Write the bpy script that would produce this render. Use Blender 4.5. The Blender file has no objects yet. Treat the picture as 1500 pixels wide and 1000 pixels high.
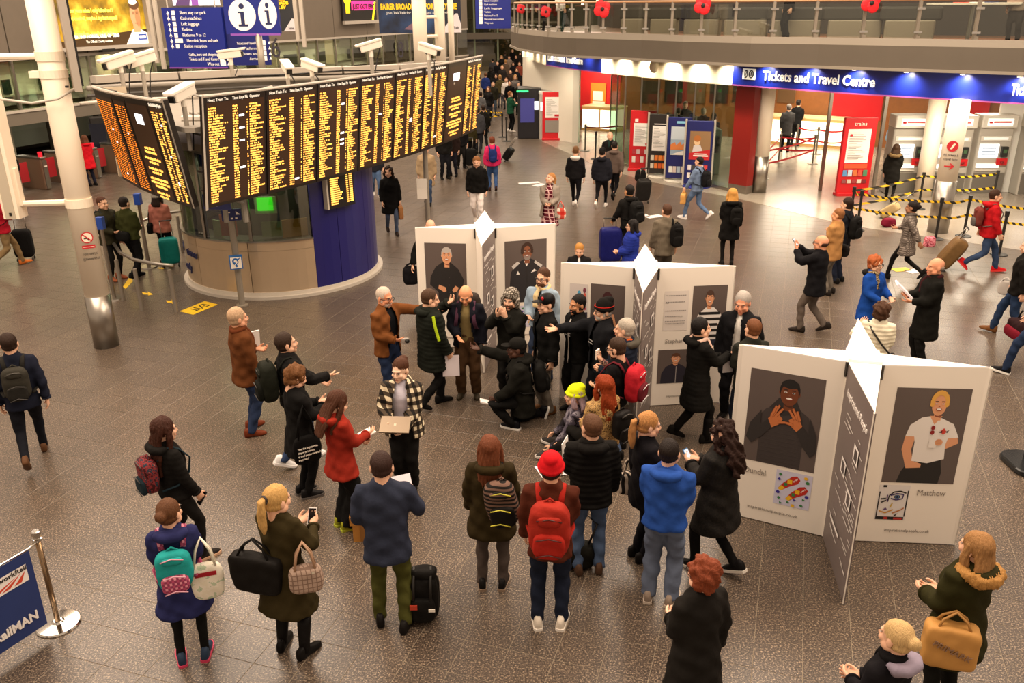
import bpy, math, random
import numpy as np
from mathutils import Vector, Matrix
random.seed(7); rng = np.random.default_rng(7)
SC = bpy.context.scene; COL = SC.collection
PI = math.pi
# ------------------------------------------------------------------ camera
CAM_H, PITCH, ROLL, FPX = 5.51, math.radians(21.63), math.radians(-0.5), 1250.0
_F = np.array([0, math.cos(PITCH), -math.sin(PITCH)]); _R0 = np.array([1., 0, 0]); _U0 = np.cross(_R0, _F)
_R = math.cos(ROLL)*_R0 + math.sin(ROLL)*_U0; _U = -math.sin(ROLL)*_R0 + math.cos(ROLL)*_U0
cd = bpy.data.cameras.new('camera'); cam = bpy.data.objects.new('camera', cd); COL.objects.link(cam)
cd.sensor_width = 36; cd.lens = FPX/1500*36; cd.clip_end = 300
M = Matrix(((_R[0], _U[0], -_F[0], 0), (_R[1], _U[1], -_F[1], 0), (_R[2], _U[2], -_F[2], CAM_H), (0, 0, 0, 1)))
cam.matrix_world = M; SC.camera = cam
# ------------------------------------------------------------------ world, lights, exposure
W = bpy.data.worlds.new('World'); SC.world = W; W.use_nodes = True
bg = W.node_tree.nodes['Background']; bg.inputs[0].default_value = (1.0, 0.77, 0.58, 1); bg.inputs[1].default_value = 0.58
vs = SC.view_settings; vs.view_transform = 'Standard'; vs.look = 'None'; vs.gamma = 1; vs.use_curve_mapping = False
vs.exposure = 0.42
def area(name, loc, size, power, col=(1, .80, .62), rot=(0, 0, 0), sy=None):
    l = bpy.data.lights.new(name, 'AREA'); l.energy = power; l.color = col; l.size = size
    if sy: l.shape = 'RECTANGLE'; l.size_y = sy
    o = bpy.data.objects.new(name, l); o.location = loc; o.rotation_euler = rot; COL.objects.link(o); return o
# rows of lamps high under the station roof
for i, (x, y) in enumerate([(-8, 8), (6, 8), (-9, 20), (7, 19), (-4, 34), (2, 50)]):
    area('roof_lamp', (x, y, 11.5), 9, 1450)
# ------------------------------------------------------------------ pixel -> world helpers (the frame as 1500x1000)
def ray(px, py): return _F*FPX + (px-750)*_R - (py-500)*_U
def G(px, py, z=0.0):
    d = ray(px, py); t = (z-CAM_H)/d[2]; return np.array([d[0]*t, d[1]*t, z])
def WP(px, py, p, d):
    'point of pixel on the vertical plane through p (x,y) with direction d'
    r = ray(px, py); n = np.array([-d[1], d[0]]); t = (n @ np.array(p[:2]))/(n @ r[:2]); return np.array([r[0]*t, r[1]*t, CAM_H+r[2]*t])
def ZAT(p, py):
    'height over ground point p that shows at pixel row py'
    lo, hi = -1., 12.
    for _ in range(40):
        m = (lo+hi)/2; d = np.array([p[0], p[1], m-CAM_H]); y = 500-FPX*(d@_U)/(d@_F)
        if y > py: lo = m
        else: hi = m
    return lo
# ------------------------------------------------------------------ materials
def lin(h):
    h = h.lstrip('#'); c = [int(h[i:i+2], 16)/255 for i in (0, 2, 4)]
    return tuple((v/12.92 if v <= .04045 else ((v+.055)/1.055)**2.4) for v in c)+(1.,)
_mats = {}
def nt(m): m.use_nodes = True; return m.node_tree, m.node_tree.nodes, m.node_tree.links
def mat(hexc, rough=.6, metal=0., var=0., scale=30., bump=0., spec=.5, emit=0., key=None, ecol=None):
    k = (hexc, rough, metal, var, scale, bump, spec, emit, ecol)
    if k in _mats: return _mats[k]
    m = bpy.data.materials.new('m_'+hexc.strip('#')); T, N, L = nt(m); b = N['Principled BSDF']
    c = lin(hexc); b.inputs['Base Color'].default_value = c; b.inputs['Roughness'].default_value = rough
    b.inputs['Metallic'].default_value = metal; b.inputs['Specular IOR Level'].default_value = spec
    if emit: b.inputs['Emission Color'].default_value = lin(ecol or hexc); b.inputs['Emission Strength'].default_value = emit
    if var or bump:
        tc = N.new('ShaderNodeTexCoord'); nz = N.new('ShaderNodeTexNoise'); nz.inputs['Scale'].default_value = scale; nz.inputs['Detail'].default_value = 4
        L.new(tc.outputs['Object'], nz.inputs['Vector'])
        if var:
            mx = N.new('ShaderNodeMix'); mx.data_type = 'RGBA'; L.new(nz.outputs['Fac'], mx.inputs['Factor'])
            mx.inputs['A'].default_value = tuple(v*(1-var) for v in c[:3])+(1,); mx.inputs['B'].default_value = tuple(min(1, v*(1+var)) for v in c[:3])+(1,)
            L.new(mx.outputs['Result'], b.inputs['Base Color'])
        if bump:
            bp = N.new('ShaderNodeBump'); bp.inputs['Strength'].default_value = bump; bp.inputs['Distance'].default_value = .01
            L.new(nz.outputs['Fac'], bp.inputs['Height']); L.new(bp.outputs['Normal'], b.inputs['Normal'])
    _mats[k] = m; return m
def glass(tint='dfe8e0', gloss=.10, key='g'):
    k = ('glass', tint, gloss)
    if k in _mats: return _mats[k]
    m = bpy.data.materials.new('glass'); T, N, L = nt(m); N.clear()
    o = N.new('ShaderNodeOutputMaterial'); mx = N.new('ShaderNodeMixShader'); t = N.new('ShaderNodeBsdfTransparent'); g = N.new('ShaderNodeBsdfGlossy')
    t.inputs[0].default_value = lin(tint); g.inputs['Roughness'].default_value = .02; mx.inputs[0].default_value = gloss
    L.new(t.outputs[0], mx.inputs[1]); L.new(g.outputs[0], mx.inputs[2]); L.new(mx.outputs[0], o.inputs[0]); _mats[k] = m; return m
def pat(kind, cols, scale=1., rough=.8, bump=0.):
    'patterned cloth: plaid / stripe / blotch, in object space'
    k = ('pat', kind, tuple(cols), scale)
    if k in _mats: return _mats[k]
    m = bpy.data.materials.new('m_'+kind); T, N, L = nt(m); b = N['Principled BSDF']; b.inputs['Roughness'].default_value = rough
    b.inputs['Specular IOR Level'].default_value = .2
    tc = N.new('ShaderNodeTexCoord'); cs = [lin(c) for c in cols]
    def mixc(f, a, bb):
        x = N.new('ShaderNodeMix'); x.data_type = 'RGBA'; L.new(f, x.inputs['Factor'])
        for s, v in (('A', a), ('B', bb)):
            if isinstance(v, tuple): x.inputs[s].default_value = v
            else: L.new(v, x.inputs[s])
        return x.outputs['Result']
    def math_(op, a, bb=None):
        x = N.new('ShaderNodeMath'); x.operation = op
        for i, v in enumerate((a, bb)):
            if v is None: continue
            if isinstance(v, (int, float)): x.inputs[i].default_value = v
            else: L.new(v, x.inputs[i])
        return x.outputs[0]
    if kind in ('plaid', 'check', 'stripe', 'hstripe'):
        sp = N.new('ShaderNodeSeparateXYZ'); L.new(tc.outputs['Object'], sp.inputs[0])
        def band(s, thr): return math_('GREATER_THAN', math_('FRACT', math_('ADD', math_('MULTIPLY', s, scale), 50.3)), thr)
        fz = band(sp.outputs['Z'], .5 if kind != 'plaid' else .78)
        h = math_('ADD', sp.outputs['X'], math_('MULTIPLY', sp.outputs['Y'], .73))
        fx = band(h, .5 if kind != 'plaid' else .78)
        if kind == 'stripe': c = mixc(fx, cs[0], cs[1])
        elif kind == 'hstripe': c = mixc(fz, cs[0], cs[1])
        elif kind == 'plaid':
            f = math_('MAXIMUM', fz, fx); c = mixc(f, cs[0], cs[1])
        else:
            c = mixc(fx, mixc(fz, cs[0], cs[2]), mixc(fz, cs[2], cs[1]))
        L.new(c, b.inputs['Base Color'])
    else:
        nz = N.new('ShaderNodeTexNoise'); nz.inputs['Scale'].default_value = scale; nz.inputs['Detail'].default_value = 3; L.new(tc.outputs['Object'], nz.inputs['Vector'])
        r = N.new('ShaderNodeValToRGB'); r.color_ramp.interpolation = 'CONSTANT'; L.new(nz.outputs['Fac'], r.inputs[0])
        e = r.color_ramp.elements; n = len(cs)
        e[0].color = cs[0]; e[0].position = 0; e[1].color = cs[1]; e[1].position = .45
        for i in range(2, n):
            q = e.new(.45+.11*(i-1)); q.color = cs[i]
        L.new(r.outputs[0], b.inputs['Base Color'])
    _mats[k] = m; return m
# ------------------------------------------------------------------ mesh helpers
QUEUE = None                      # while people are built, linking waits (one scene update instead of hundreds)
def link(o, parent=None):
    if QUEUE is None: COL.objects.link(o)
    else: QUEUE.append(o)
    if parent is not None: o.parent = parent
    return o
def rawmesh(name, V, F, mats, midx=None, smooth=False):
    me = bpy.data.meshes.new(name); V = np.asarray(V, dtype=np.float32).reshape(-1, 3)
    if isinstance(F, np.ndarray):
        n, k = F.shape; me.vertices.add(len(V)); me.vertices.foreach_set('co', V.ravel()); me.loops.add(n*k)
        me.loops.foreach_set('vertex_index', F.astype(np.int32).ravel()); me.polygons.add(n)
        me.polygons.foreach_set('loop_start', np.arange(0, n*k, k, dtype=np.int32)); me.update(calc_edges=True)
    else: me.from_pydata(V.tolist(), [], F); me.update()
    for m in (mats if isinstance(mats, (list, tuple)) else [mats]): me.materials.append(m)
    if midx is not None: me.polygons.foreach_set('material_index', np.asarray(midx, dtype=np.int32))
    me.polygons.foreach_set('use_smooth', np.full(len(me.polygons), bool(smooth)))
    return me
def org(o):
    while o is not None and o.parent is not None: o = o.parent
    return np.array(o.location) if o is not None else np.zeros(3)
def tag(o, label=None, cat=None, group=None, kind=None):
    if label: o['label'] = label
    if cat: o['category'] = cat
    if group: o['group'] = group
    if kind: o['kind'] = kind
    return o
def thing(name, label, cat, loc=(0, 0, 0), group=None):
    o = bpy.data.objects.new(name, None); o.empty_display_size = .1; o.location = tuple(float(v) for v in loc); link(o)
    return tag(o, label, cat, group)
def struct(name, loc=(0, 0, 0)):
    o = bpy.data.objects.new(name, None); o.location = tuple(float(v) for v in loc); COL.objects.link(o); o['kind'] = 'structure'; return o
def dup(o, loc=None, label=None, parent=None, rotz=None):
    c = o.copy(); COL.objects.link(c)
    if parent is not None: c.parent = parent
    if loc is not None: c.location = tuple(float(v) for v in loc)
    if rotz is not None: c.rotation_euler = (0, 0, rotz)
    if label: c['label'] = label
    for ch in list(o.children): dup(ch, parent=c)
    return c
class MB:
    'collects shapes (authored in a local frame T -> world) for one mesh object'
    def __init__(s, T=None): s.V = []; s.F = []; s.m = []; s.mats = []; s.T = T or Matrix()
    def mi(s, m):
        if m not in s.mats: s.mats.append(m)
        return s.mats.index(m)
    def add(s, V, F, m):
        b = len(s.V); s.V += [tuple(s.T @ Vector([float(q) for q in v])) for v in V]; i = s.mi(m)
        for f in F: s.F.append(tuple(b+int(q) for q in f)); s.m.append(i)
        return s
    def box(s, c, d, m, rz=0., taper=1.):
        x, y, z = (v/2 for v in d); V = []
        for k, (sx, sy, sz) in enumerate([(-1, -1, -1), (1, -1, -1), (1, 1, -1), (-1, 1, -1), (-1, -1, 1), (1, -1, 1), (1, 1, 1), (-1, 1, 1)]):
            f = taper if sz > 0 else 1; px, py = sx*x*f, sy*y*f
            V.append((c[0]+px*math.cos(rz)-py*math.sin(rz), c[1]+px*math.sin(rz)+py*math.cos(rz), c[2]+sz*z))
        return s.add(V, [(0, 3, 2, 1), (4, 5, 6, 7), (0, 1, 5, 4), (1, 2, 6, 5), (2, 3, 7, 6), (3, 0, 4, 7)], m)
    def rbox(s, c, d, m, r=.02, rz=0.):
        'box with rounded vertical edges and softened top and bottom'
        x, y, z = (v/2 for v in d); r = min(r, x*.95, y*.95); P = []
        for cx, cy, a0 in ((x-r, y-r, 0), (-x+r, y-r, 90), (-x+r, -y+r, 180), (x-r, -y+r, 270)):
            for a in (0, 30, 60, 90):
                t = math.radians(a0+a); P.append((cx+r*math.cos(t), cy+r*math.sin(t)))
        q = min(r*.5, z*.4); V = []
        for dz, k in ((-z, 1-q/max(x, y)), (-z+q, 1), (z-q, 1), (z, 1-q/max(x, y))):
            for (a, b) in P:
                a, b = a*k, b*k; V.append((c[0]+a*math.cos(rz)-b*math.sin(rz), c[1]+a*math.sin(rz)+b*math.cos(rz), c[2]+dz))
        n = len(P); F = [tuple(range(n-1, -1, -1)), tuple(range(3*n, 4*n))]
        for k in range(3): F += [(k*n+i, k*n+(i+1) % n, (k+1)*n+(i+1) % n, (k+1)*n+i) for i in range(n)]
        return s.add(V, F, m)
    def cyl(s, p, r, h, m, n=16, r2=None):
        return s.lathe(p, [(0, r), (h, r if r2 is None else r2)], m, n)
    def lathe(s, p, prof, m, n=20):
        V = []; F = []
        for (z, r) in prof:
            for i in range(n): a = 2*PI*i/n; V.append((p[0]+r*math.cos(a), p[1]+r*math.sin(a), p[2]+z))
        k = len(prof)
        for j in range(k-1): F += [(j*n+i, j*n+(i+1) % n, (j+1)*n+(i+1) % n, (j+1)*n+i) for i in range(n)]
        F += [tuple(range(n-1, -1, -1)), tuple(range((k-1)*n, k*n))]
        return s.add(V, F, m)
    def tube(s, pts, r, m, n=8):
        V, F = tubegeo(pts, r, n); return s.add(V, F, m)
    def quad(s, a, b, c, d, m): return s.add([a, b, c, d], [(0, 1, 2, 3)], m)
    def slab(s, a, b, z0, z1, t, m):
        'vertical wall piece from a to b (plan), thickness t to the left of a->b'
        a = np.array(a[:2], float); b = np.array(b[:2], float); d = b-a; n = np.array([-d[1], d[0]])/np.linalg.norm(d)*t
        P = [a, b, b+n, a+n]; V = [(p[0], p[1], z0) for p in P]+[(p[0], p[1], z1) for p in P]
        return s.add(V, [(0, 3, 2, 1), (4, 5, 6, 7), (0, 1, 5, 4), (1, 2, 6, 5), (2, 3, 7, 6), (3, 0, 4, 7)], m)
    def prism(s, poly, z0, z1, m):
        n = len(poly); V = [(p[0], p[1], z0) for p in poly]+[(p[0], p[1], z1) for p in poly]
        return s.add(V, [tuple(range(n-1, -1, -1)), tuple(range(n, 2*n))]+[(i, (i+1) % n, n+(i+1) % n, n+i) for i in range(n)], m)
    def out(s, name, parent=None, kind=None, smooth=False, label=None):
        V = np.array(s.V, dtype=float)-(org(parent) if parent is not None else 0)
        o = bpy.data.objects.new(name, rawmesh(name, V, s.F, s.mats, s.m, smooth)); link(o, parent)
        if kind: o['kind'] = kind
        if label: o['label'] = label
        return o
def tubegeo(pts, r, n=8, flat=None):
    'closed tube along pts; r number, list, or list of (ra,rb); flat = side direction for ra'
    P = [np.array(p, float) for p in pts]; k = len(P); V = []
    rs = r if isinstance(r, (list, tuple)) else [r]*k; u = None
    for i in range(k):
        d = P[min(i+1, k-1)]-P[max(i-1, 0)]; d /= (np.linalg.norm(d)+1e-9)
        if u is None:
            h = np.array(flat, float) if flat is not None else (np.array([1., 0, 0]) if abs(d[0]) < .8 else np.array([0, 1., 0])); u = h-d*(h@d)
        else: u = u-d*(u@d)
        u /= (np.linalg.norm(u)+1e-9); v = np.cross(d, u); ra, rb = rs[i] if isinstance(rs[i], (tuple, list)) else (rs[i], rs[i])
        for j in range(n): a = 2*PI*j/n; V.append(P[i]+u*ra*math.cos(a)+v*rb*math.sin(a))
    F = []
    for i in range(k-1): F += [(i*n+j, i*n+(j+1) % n, (i+1)*n+(j+1) % n, (i+1)*n+j) for j in range(n)]
    F += [tuple(range(n-1, -1, -1)), tuple(range((k-1)*n, k*n))]
    return V, F
def ellgeo(c, r, n=12, m=8, rot=None):
    V = [(0, 0, -1.)]; F = []
    for i in range(1, m):
        t = -PI/2+PI*i/m
        for j in range(n): a = 2*PI*j/n; V.append((math.cos(t)*math.cos(a), math.cos(t)*math.sin(a), math.sin(t)))
    V.append((0, 0, 1.)); e = len(V)-1
    F += [(0, 1+(j+1) % n, 1+j) for j in range(n)]
    for i in range(m-2): F += [(1+i*n+j, 1+i*n+(j+1) % n, 1+(i+1)*n+(j+1) % n, 1+(i+1)*n+j) for j in range(n)]
    F += [(e, 1+(m-2)*n+j, 1+(m-2)*n+(j+1) % n) for j in range(n)]
    V = np.array(V)*np.array(r)
    if rot is not None: V = V @ np.array(rot).T
    return list(V+np.array(c)), F
def lettering(text, O, ux, uy, size, m, parent, name='lettering', align='LEFT', ext=.004, bold=0., width=None):
    'raised letters: O world origin, ux reading direction, uy up'
    cu = bpy.data.curves.new('text', 'FONT'); cu.body = text; cu.size = size; cu.align_x = align; cu.extrude = ext; cu.offset = bold; cu.resolution_u = 2
    o = bpy.data.objects.new(name, cu); COL.objects.link(o)
    ux = Vector(ux).normalized(); uy = Vector(uy); uy = (uy-ux*(uy.dot(ux))).normalized(); uz = ux.cross(uy)
    p = np.array(O)-(org(parent) if parent is not None else 0)
    k = 1.
    mx = Matrix(((ux[0]*k, uy[0], uz[0], p[0]), (ux[1]*k, uy[1], uz[1], p[1]), (ux[2]*k, uy[2], uz[2], p[2]), (0, 0, 0, 1)))
    me = o.to_mesh(); V = [v.co.copy() for v in me.vertices]; Fc = [tuple(q.vertices) for q in me.polygons]; o.to_mesh_clear(); COL.objects.unlink(o); bpy.data.objects.remove(o); bpy.data.curves.remove(cu)
    if not V: V = [Vector((0, 0, 0))]*3; Fc = [(0, 1, 2)]
    if width: k = width/max(1e-6, max(v.x for v in V)-min(v.x for v in V))
    mx[0][0] = ux[0]*k; mx[1][0] = ux[1]*k; mx[2][0] = ux[2]*k
    o = bpy.data.objects.new(name, rawmesh(name, [tuple(mx @ v) for v in V], Fc, m)); link(o, parent); o['kind'] = 'stuff'
    return o
def flat(name, parent, O, ux, uy, shapes, lift=.0012, base=.003):
    'flat print on a surface: shapes = [(material, [(u,v)...])], each a hair proud of the one before'
    ux = np.array(ux, float); uy = np.array(uy, float); n = np.cross(ux, uy); n /= np.linalg.norm(n); b = MB()
    for i, (m, P) in enumerate(shapes):
        b.add([np.array(O)+ux*p[0]+uy*p[1]+n*(base+lift*i) for p in P], [tuple(range(len(P)))], m)
    return b.out(name, parent)
def ell(cx, cy, a, b, n=16, t0=0, t1=360):
    return [(cx+a*math.cos(math.radians(t0+(t1-t0)*i/(n if t1-t0 >= 360 else n-1))), cy+b*math.sin(math.radians(t0+(t1-t0)*i/(n if t1-t0 >= 360 else n-1)))) for i in range(n)]
def rc(x0, y0, x1, y1): return [(x0, y0), (x1, y0), (x1, y1), (x0, y1)]
STEEL = mat('a39c92', .32, 1., .12, 3); CHROME = mat('c9c4bc', .12, 1.); GREY = mat('8d867b', .5); LGREY = mat('b9b0a3', .5); DGREY = mat('4b4742', .5)
WHITE = mat('efe6d8', .45); BLACK = mat('16130f', .5); NAVY = mat('15215e', .4); RED = mat('b8141c', .4); AMBER = mat('d8902a', .5, emit=1.7, ecol='ffb450')
WHITELIT = mat('ffffff', .5, emit=2.0); YELLOW = mat('e8bc14', .5); DARKGLASS = mat('0d0c0b', .08)
# ================================================================== STRUCTURE
def granite(name, dark, mid, light, rough, tile, a0, spread):
    m = bpy.data.materials.new(name); T, N, L = nt(m); b = N['Principled BSDF']
    g = N.new('ShaderNodeNewGeometry'); mp = N.new('ShaderNodeMapping'); mp.vector_type = 'POINT'; mp.inputs['Rotation'].default_value = (0, 0, -a0)
    L.new(g.outputs['Position'], mp.inputs['Vector'])
    nz = N.new('ShaderNodeTexNoise'); nz.inputs['Scale'].default_value = 58; nz.inputs['Detail'].default_value = 6; nz.inputs['Roughness'].default_value = .75; L.new(g.outputs['Position'], nz.inputs['Vector'])
    r = N.new('ShaderNodeValToRGB'); L.new(nz.outputs['Fac'], r.inputs[0]); e = r.color_ramp.elements
    e[0].position = .38; e[0].color = lin(dark); e[1].position = .66; e[1].color = lin(light); q = e.new(.53); q.color = lin(mid)
    sc = N.new('ShaderNodeVectorMath'); sc.operation = 'SCALE'; sc.inputs['Scale'].default_value = 1/tile; L.new(mp.outputs[0], sc.inputs[0])
    ad = N.new('ShaderNodeVectorMath'); ad.operation = 'ADD'; ad.inputs[1].default_value = (-.575/tile+50, -7.62/tile+50, 0); L.new(sc.outputs[0], ad.inputs[0])
    fl = N.new('ShaderNodeVectorMath'); fl.operation = 'FLOOR'; L.new(ad.outputs[0], fl.inputs[0])
    sp = N.new('ShaderNodeSeparateXYZ'); L.new(fl.outputs[0], sp.inputs[0]); cb = N.new('ShaderNodeCombineXYZ'); L.new(sp.outputs[0], cb.inputs[0]); L.new(sp.outputs[1], cb.inputs[1])
    wn = N.new('ShaderNodeTexWhiteNoise'); wn.noise_dimensions = '2D'; L.new(cb.outputs[0], wn.inputs['Vector'])
    mr = N.new('ShaderNodeMapRange'); mr.inputs['To Min'].default_value = 1-spread; mr.inputs['To Max'].default_value = 1+spread; L.new(wn.outputs['Value'], mr.inputs['Value'])
    mu = N.new('ShaderNodeVectorMath'); mu.operation = 'SCALE'; L.new(r.outputs[0], mu.inputs[0]); L.new(mr.outputs[0], mu.inputs['Scale'])
    L.new(mu.outputs[0], b.inputs['Base Color'])
    n2 = N.new('ShaderNodeTexNoise'); n2.inputs['Scale'].default_value = 1.3; L.new(g.outputs['Position'], n2.inputs['Vector'])
    m2 = N.new('ShaderNodeMapRange'); m2.inputs['To Min'].default_value = rough-.05; m2.inputs['To Max'].default_value = rough+.07; L.new(n2.outputs['Fac'], m2.inputs['Value'])
    L.new(m2.outputs[0], b.inputs['Roughness']); b.inputs['Specular IOR Level'].default_value = .55
    return m
TS, TA = .4275, math.radians(-18.1); UV = np.array([[math.cos(TA), math.sin(TA)], [-math.sin(TA), math.cos(TA)]])
GRAN = granite('granite_dark', '1f1915', '4e4238', 'bca68c', .30, TS, TA, .10)
GRANL = granite('stone_pale', '786e60', '8c8276', 'a0968a', .22, .6, TA, .06)
GROUT = mat('918470', .8)
floor = struct('floor')
b = MB(); b.quad((-60, -2, -.003), (45, -2, -.003), (45, 130, -.003), (-60, 130, -.003), GROUT); b.out('grout_bed', floor)
def tilegrid():
    cells = []
    for i in range(-110, 110):
        for j in range(-14, 150):
            c = UV.T @ np.array([.575+TS*(i+.5), 7.62+TS*(j+.5)-0.])
            if 3.2 < c[1] < 52 and abs(c[0]) < 4.5+.75*c[1] and c[0] < 18: cells.append((c[0], c[1]))
    return np.array(cells)
cells = tilegrid()
def pix(P):
    d = P-np.array([0, 0, CAM_H]); z = d@_F; return 750+FPX*(d@_R)/z, 500-FPX*(d@_U)/z, z
px_, py_, dz_ = pix(np.c_[cells, np.zeros(len(cells))]); dd = np.hypot(cells[:, 0], cells[:, 1])
vis = (px_ > -25) & (px_ < 1525) & (py_ < 1030) & (py_ > 0)
order = np.argsort(np.where(vis, dd, 1e6)); near = order[:300]; rest = order[300:]
h_, bv = TS/2-.0021, .002
TV = [(-h_, -h_, -.002), (h_, -h_, -.002), (h_, h_, -.002), (-h_, h_, -.002), (-h_+bv, -h_+bv, 0), (h_-bv, -h_+bv, 0), (h_-bv, h_-bv, 0), (-h_+bv, h_-bv, 0)]
TF = [(4, 5, 6, 7), (0, 1, 5, 4), (1, 2, 6, 5), (2, 3, 7, 6), (3, 0, 4, 7)]
tm = rawmesh('tile', TV, TF, GRAN)
for k in near:
    o = bpy.data.objects.new('tile', tm); o.location = (cells[k, 0], cells[k, 1], 0); o.rotation_euler = (0, 0, TA); link(o, floor)
A = np.array(TV); A[:, :2] = A[:, :2] @ UV; n = len(rest)
V = (A[None]+np.c_[cells[rest], np.zeros(n)][:, None]).reshape(-1, 3); Fq = (np.array(TF)[None]+8*np.arange(n)[:, None, None]).reshape(-1, 4)
o = bpy.data.objects.new('tile_field', rawmesh('tile_field', V, Fq, GRAN)); link(o, floor); o['kind'] = 'stuff'
# pale stone floor of the ticket hall
BND = [(770, 190), (794, 207), (885, 248), (960, 268), (1077, 290), (1240, 330), (1500, 367), (1700, 380)]
poly = [tuple(G(*p)[:2]) for p in BND]+[(30, 46), (3, 60), (1.5, 48)]
f2 = struct('floor.001'); b = MB(); b.prism(poly, -.002, .004, GRANL); b.out('stone_slab', f2)
# ---------------------------------------------------------------- left gateline facade
FA, FD = np.array([-17.5, 25.0]), np.array([.4, .917]); FD = FD/np.linalg.norm(FD); FN = np.array([FD[1], -FD[0]])   # FN towards the concourse
def FW(px, py, off=0.): return WP(px, py, FA+FN*off, FD)
def FPt(t, off=0.): return FA+FD*t+FN*off
T_OF = lambda px, py=100: float((FW(px, py)[:2]-FA)@FD)
FASC = mat('6f6659', .5, 0, .1, 2); PANEL = mat('7d7264', .45, .3, .06, 4); CONC = mat('8f8672', .7, 0, .1, 5); GREENG = glass('d6d4c2', .12); DARKW = mat('2a2823', .6)
wl = struct('wall_left'); zb0, zb1 = 1.93, 2.38; zg = 3.98
t0, t1 = -8., 37.
b = MB(); b.slab(FPt(t0), FPt(t1), zb0, zb1, .5, FASC); b.slab(FPt(t0, .04), FPt(t1, .04), zb1-.06, zb1+.02, .06, LGREY); b.out('beam', wl)
b = MB(); b.slab(FPt(t0, -7), FPt(t1, -7), 0, 6.5, .2, mat('4a463a', .7, 0, .45, .6)); b.out('platform_back_wall', wl)
b = MB()
for i in range(8): b.box((FPt(t0+3+i*5.2, -3.2)[0], FPt(t0+3+i*5.2, -3.2)[1], 3), (.55, .55, 6.4), CONC)
b.out('concrete_pillar', wl, kind='stuff')
b = MB(); b.slab(FPt(t0, -1.2), FPt(t1, -1.2), zb1, zb1+.06, 6, DARKW); b.out('upper_slab', wl)
nm = 30
for i in range(nm):                                          # glass storey: pane and mullion one by one
    ta, tb = t0+(t1-t0)*i/nm, t0+(t1-t0)*(i+1)/nm
    b = MB(); b.slab(FPt(ta, -.05), FPt(tb, -.05), zb1, zg, .02, GREENG); b.out('glass_pane', wl)
    b = MB(); b.slab(FPt(ta-.045), FPt(ta+.045), zb1, zg, .12, STEEL); b.out('mullion', wl)
for i in range(nm//2):                                       # grey cladding panels above
    ta, tb = t0+(t1-t0)*i/(nm/2), t0+(t1-t0)*(i+1)/(nm/2)
    b = MB(); b.slab(FPt(ta+.02), FPt(tb-.02), zg+.02, 6.6, .12, PANEL); b.out('cladding_panel', wl)
b = MB(); b.slab(FPt(t0, .02), FPt(t1, .02), zg-.06, zg+.03, .2, LGREY); b.out('transom', wl)
for i in range(5):                                           # doors and ribs in the wall under the beam
    b = MB(); b.slab(FPt(3+i*2.2, -3), FPt(3.35+i*2.2, -3), 0, 1.9, .3, mat('40382c', .6)); b.out('rib', wl)
for i in range(9): P = FPt(1+i*3., -1.3); area('gate_fill', (P[0], P[1], 1.88), .8, 16, (1, .9, .74))  # added fill lights brightening the gateline under the beam
# far end: green glass wall beyond the crowd
wb = struct('wall_back')
for i in range(9):
    x0 = -13+i*2.
    b = MB(); b.box((x0+1, 78, 3.3), (1.94, .05, 6.6), GREENG); b.out('glass_pane', wb)
    b = MB(); b.box((x0, 78, 3.3), (.14, .2, 6.6), mat('7d8a6c', .5)); b.out('mullion', wb)
b = MB(); b.box((-2, 84, 3.5), (30, .3, 7), mat('4a4a36', .7, 0, .35, .4)); b.out('end_wall', wb)
b = MB(); b.box((-5, 77.7, 2.9), (20, .4, .5), FASC); b.out('beam', wb)
# ---------------------------------------------------------------- gallery, fascia, balustrade, sign band (right)
ZT = 4.45
TOP = [(700, 34), (748, 46), (753, 48.7), (777, 51), (801, 54), (840, 56), (881, 57), (940, 58.7), (1000, 61), (1100, 63.6), (1200, 65), (1300, 67), (1500, 70.7), (1620, 72.5)]
tx = np.array([p[0] for p in TOP], float); ty = np.array([p[1] for p in TOP], float)
def rim(px): return G(px, np.interp(px, tx, ty), ZT)[:2]
RP = [rim(p) for p in list(range(748, 1000, 12))+list(range(1000, 1640, 25))]
RP[0:0] = [RP[0]+np.array([.15, 2.5]), ][:1]
RP = [np.array(p) for p in RP]
def offs(P, d):
    out = []
    for i in range(len(P)):
        t = P[min(i+1, len(P)-1)]-P[max(i-1, 0)]; t /= np.linalg.norm(t); out.append(P[i]+np.array([-t[1], t[0]])*d)
    return out
FASCM = mat('5c5347', .55, 0, .08, 2); EDGE = mat('8d8476', .5)
def strip(P0, z0, P1, z1, m, name, parent):
    V = []; F = []
    for a, c in zip(P0, P1): V += [(a[0], a[1], z0), (c[0], c[1], z1)]
    for i in range(len(P0)-1): F.append((2*i, 2*i+2, 2*i+3, 2*i+1))
    b = MB(); b.add(V, F, m); return b.out(name, parent)
gal = struct('gallery_floor')
strip(RP, 3.93, RP, ZT, FASCM, 'fascia', gal); strip(offs(RP, -.05), 3.86, offs(RP, -.05), 3.93, EDGE, 'fascia_lip', gal)
strip(offs(RP, -.05), 3.93, RP, 3.93, EDGE, 'fascia_ledge', gal)
IN1 = offs(RP, 1.3); strip(offs(RP, -.05), 3.86, IN1, 3.86, mat('8f8472', .6), 'soffit', gal)
strip(offs(RP, .0), ZT, offs(RP, .02), ZT+.17, EDGE, 'kerb', gal); strip(offs(RP, .02), ZT+.17, offs(RP, .14), ZT+.17, EDGE, 'kerb_top', gal)
back = [np.array([p[0]+9, p[1]+14]) for p in RP]
strip(RP, ZT, back, ZT, mat('6b4a34', .35, 0, .1, 3), 'gallery_deck', gal)
bk2 = [np.array([p[0]+4.2, p[1]+6.5]) for p in RP]
strip(bk2, ZT, bk2, 7.5, mat('2c231c', .6, 0, .6, .8), 'gallery_wall', gal)
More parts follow.
